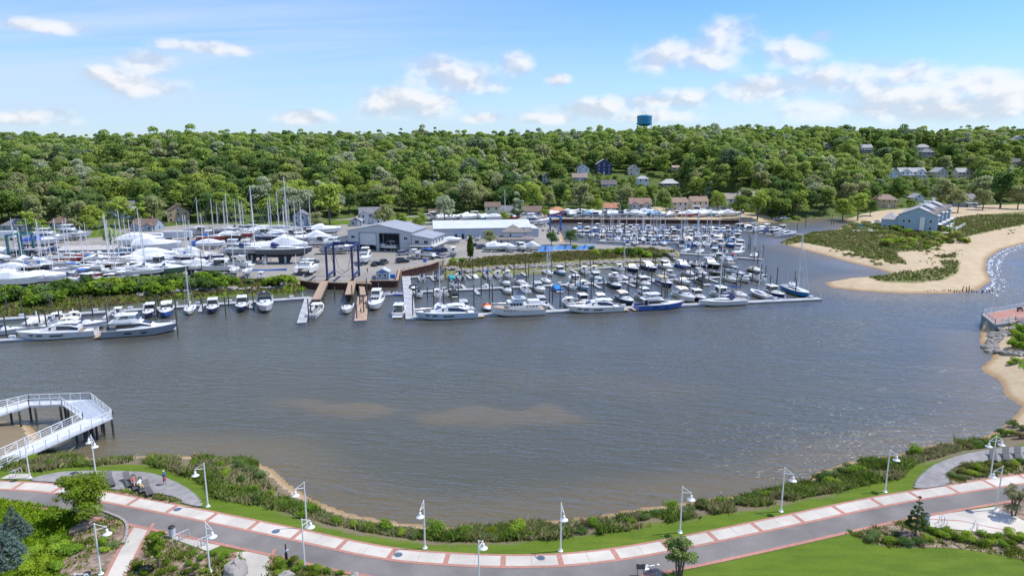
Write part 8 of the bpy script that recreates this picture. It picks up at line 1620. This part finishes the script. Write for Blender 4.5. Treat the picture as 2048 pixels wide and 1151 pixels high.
def conifer(px, py, H, R, n, size, col, label, seed, name='conifer_tree', base=.25, layers=11):
    rg = np.random.default_rng(seed); c = []; r = []
    for i in range(layers):
        t = i / (layers - 1); rr = R * (1 - t) * .82 + .03; m_ = max(3, int(9 * (1 - t) + 2))
        for q in range(m_): a = 2 * pi * q / m_ + i; c.append((rr * cos(a), rr * sin(a), base + t * (H - base) * .95)); r.append(R * .24 * (1 - t * .7) + .05)
    x, y = P2(px, py, 2); e = empty(name, (x, y, 1.96)); tag(e, label, 'tree', 'promenade conifers'); obj('trunk', MB().tube((0, 0, 0), (0, 0, H), .12, .02).mesh('trunk', 'bark'), e); obj('crown', leaf_mesh('crown', c, r, n, size, seed, shell=.2, flat=.5, up=.5, bottom=-2), e, color=col)
conifer(30, 1072, 3.6, 1.6, 5500, .13, (.15, .21, .175), 'blue spruce behind the larger one at left edge', 601)
conifer(5, 1125, 4.6, 2.3, 8000, .15, (.16, .225, .19), 'larger blue spruce cut by the left photo edge', 602)
conifer(1830, 1070, 4.6, 1.0, 2200, .14, (.075, .12, .04), 'small dark pine beside the right plaza', 603, base=1.3, layers=6)
# ================================================================ people
def person(loc, rz, joints, top, bottom, label, hair=(.05, .03, .02), sc=1.0, lying=False):
    """one continuous body grown from a joint skeleton, clothes as close shells"""
    e = empty('person', loc, rz, sc); tag(e, label, 'person', 'people')
    J = joints; names = list(J); ed = [('pelvis', 'chest'), ('chest', 'neck'), ('neck', 'head'), ('head', 'crown'), ('chest', 'sl'), ('sl', 'el'), ('el', 'wl'), ('wl', 'hl'), ('chest', 'sr'), ('sr', 'er'), ('er', 'wr'), ('wr', 'hr'), ('pelvis', 'hpl'), ('hpl', 'kl'), ('kl', 'al'), ('al', 'tl'), ('pelvis', 'hpr'), ('hpr', 'kr'), ('kr', 'ar'), ('ar', 'tr')]
    R = dict(pelvis=.14, chest=.15, neck=.06, head=.095, crown=.08, sl=.065, el=.045, wl=.033, hl=.04, sr=.065, er=.045, wr=.033, hr=.04, hpl=.09, kl=.06, al=.042, tl=.04, hpr=.09, kr=.06, ar=.042, tr=.04)
    def grow(nm, use, m, grow_r, col=None):
        vs = [n for n in names if any(n in q for q in use)]; me = bpy.data.meshes.new(nm); me.from_pydata([J[n] for n in vs], [(vs.index(a), vs.index(b)) for a, b in use], []); o = obj(nm, me, e, color=col); me.materials.append(MAT[m])
        sk = o.modifiers.new('skin', 'SKIN'); 
        if not me.skin_vertices: me.skin_vertices.new() if hasattr(me.skin_vertices, 'new') else None
        sv = me.skin_vertices[0].data if len(me.skin_vertices) else None
        if sv:
            for i, n in enumerate(vs): sv[i].radius = (R[n] + grow_r,) * 2; sv[i].use_root = (i == 0)
        o.modifiers.new('sub', 'SUBSURF').levels = 1; o.modifiers['sub'].render_levels = 1; return o
    # body as tapered limbs merged into one mesh
    mb = MB()
    def limb(a, b, g=0.0, m_=mb, n=8): m_.tube(J[a], J[b], R[a] + g, R[b] + g, n)
    for a, b in ed: limb(a, b)
    for n in names: r = R[n]; mb.lathe([(0, -r), (r * .7, -r * .7), (r, 0), (r * .7, r * .7), (0, r)], c=J[n], n=8)
    body = mb.mesh('body', 'skin', smooth=True); o = obj('body', body, e)
    rm = o.modifiers.new('merge', 'REMESH'); rm.mode = 'VOXEL'; rm.voxel_size = .022
    t = MB()
    for a, b in (('pelvis', 'chest'), ('chest', 'neck'), ('chest', 'sl'), ('sl', 'el'), ('chest', 'sr'), ('sr', 'er')): limb(a, b, .018, t)
    obj('shirt', t.mesh('shirt', 'cloth', smooth=True), e, color=top)
    t = MB()
    for a, b in (('pelvis', 'hpl'), ('hpl', 'kl'), ('pelvis', 'hpr'), ('hpr', 'kr')): limb(a, b, .022, t)
    t.tube(J['pelvis'], tuple(np.array(J['pelvis']) + (np.array(J['chest']) - np.array(J['pelvis'])) * .3), .165, .16, 8); obj('shorts', t.mesh('shorts', 'cloth', smooth=True), e, color=bottom)
    h = np.array(J['head']); c = np.array(J['crown']); m_ = (h + c) / 2 + (c - h) * .25; t = MB(); t.lathe([(.112, -.03), (.115, .03), (.08, .09), (0, .12)], c=tuple(m_), n=10); obj('hair', t.mesh('hair', 'cloth', smooth=True), e, color=hair)
    return e
def standing(stride=.12, arm=.1):
    return dict(pelvis=(0, 0, .95), chest=(0, 0, 1.32), neck=(0, 0, 1.50), head=(.01, 0, 1.60), crown=(.01, 0, 1.68), sl=(0, .19, 1.42), el=(-arm, .25, 1.14), wl=(arm, .24, .90), hl=(arm + .03, .24, .82), sr=(0, -.19, 1.42), er=(arm * .5, -.25, 1.14), wr=(arm * 2, -.23, .92), hr=(arm * 2.3, -.23, .85),
                hpl=(0, .09, .90), kl=(stride * .6, .10, .50), al=(stride, .10, .08), tl=(stride + .16, .11, .04), hpr=(0, -.09, .90), kr=(-stride * .3, -.10, .50), ar=(-stride, -.10, .09), tr=(-stride + .15, -.11, .04))
def reclined():
    return dict(pelvis=(.35, 0, .46), chest=(.72, 0, .70), neck=(.88, 0, .84), head=(.96, 0, .92), crown=(1.02, 0, .99), sl=(.76, .19, .74), el=(.55, .27, .55), wl=(.32, .24, .52), hl=(.25, .22, .52), sr=(.76, -.19, .74), er=(.55, -.27, .55), wr=(.32, -.24, .52), hr=(.25, -.22, .52),
                hpl=(.30, .09, .45), kl=(-.10, .10, .56), al=(-.50, .10, .42), tl=(-.56, .11, .52), hpr=(.30, -.09, .45), kr=(-.10, -.10, .50), ar=(-.52, -.10, .42), tr=(-.58, -.11, .52))
person(P(330, 968, 2.09), radians(200), standing(.16), (.03, .09, .28), (.45, .05, .06), 'person in blue top and red shorts walking on the left deck', (.6, .6, .6), 1.04)
person(P(284, 979, 2.14), radians(128), reclined(), (.75, .75, .75), (.5, .45, .2), 'person in white shirt lying on a deck lounger', sc=1.1)
person(P(271, 974, 2.14), radians(128), reclined(), (.45, .12, .10), (.3, .25, .22), 'person in red shirt lying on the middle deck lounger', sc=1.1)
for px, py, c, b, lb, rz in ((722, 628, (.10, .12, .16), (.05, .05, .06), 'person in dark clothes at end of the timber fuel dock', .5), (723, 607, (.6, .6, .6), (.1, .12, .2), 'person in white shirt in middle of the timber fuel dock', 1.6), (726, 603, (.12, .12, .13), (.1, .1, .1), 'person in black standing beside the white shirt on fuel dock', 2.6), (735, 546, (.3, .1, .1), (.1, .1, .12), 'person in red by the fuel gangway head', 1.0)):
    person(P(px, py, FREE + .06 if py > 590 else YZ + .1), rz, standing(.08), c, b, lb)
# seated visitor on the pier head bench
q = P(2040, 622, 2.44); e = tag(empty('bench', q, .2), 'dark bench on the right pier head', 'bench'); obj('seat', MB().box(0, 0, .43, 1.6, .45, .06).mesh('seat', 'black_iron'), e); obj('backrest', MB().box(0, .22, .72, 1.6, .06, .45).mesh('backrest', 'black_iron'), e); [obj('leg', MB().box(s * .7, 0, .2, .07, .4, .4).mesh('leg', 'black_iron'), e) for s in (-1, 1)]
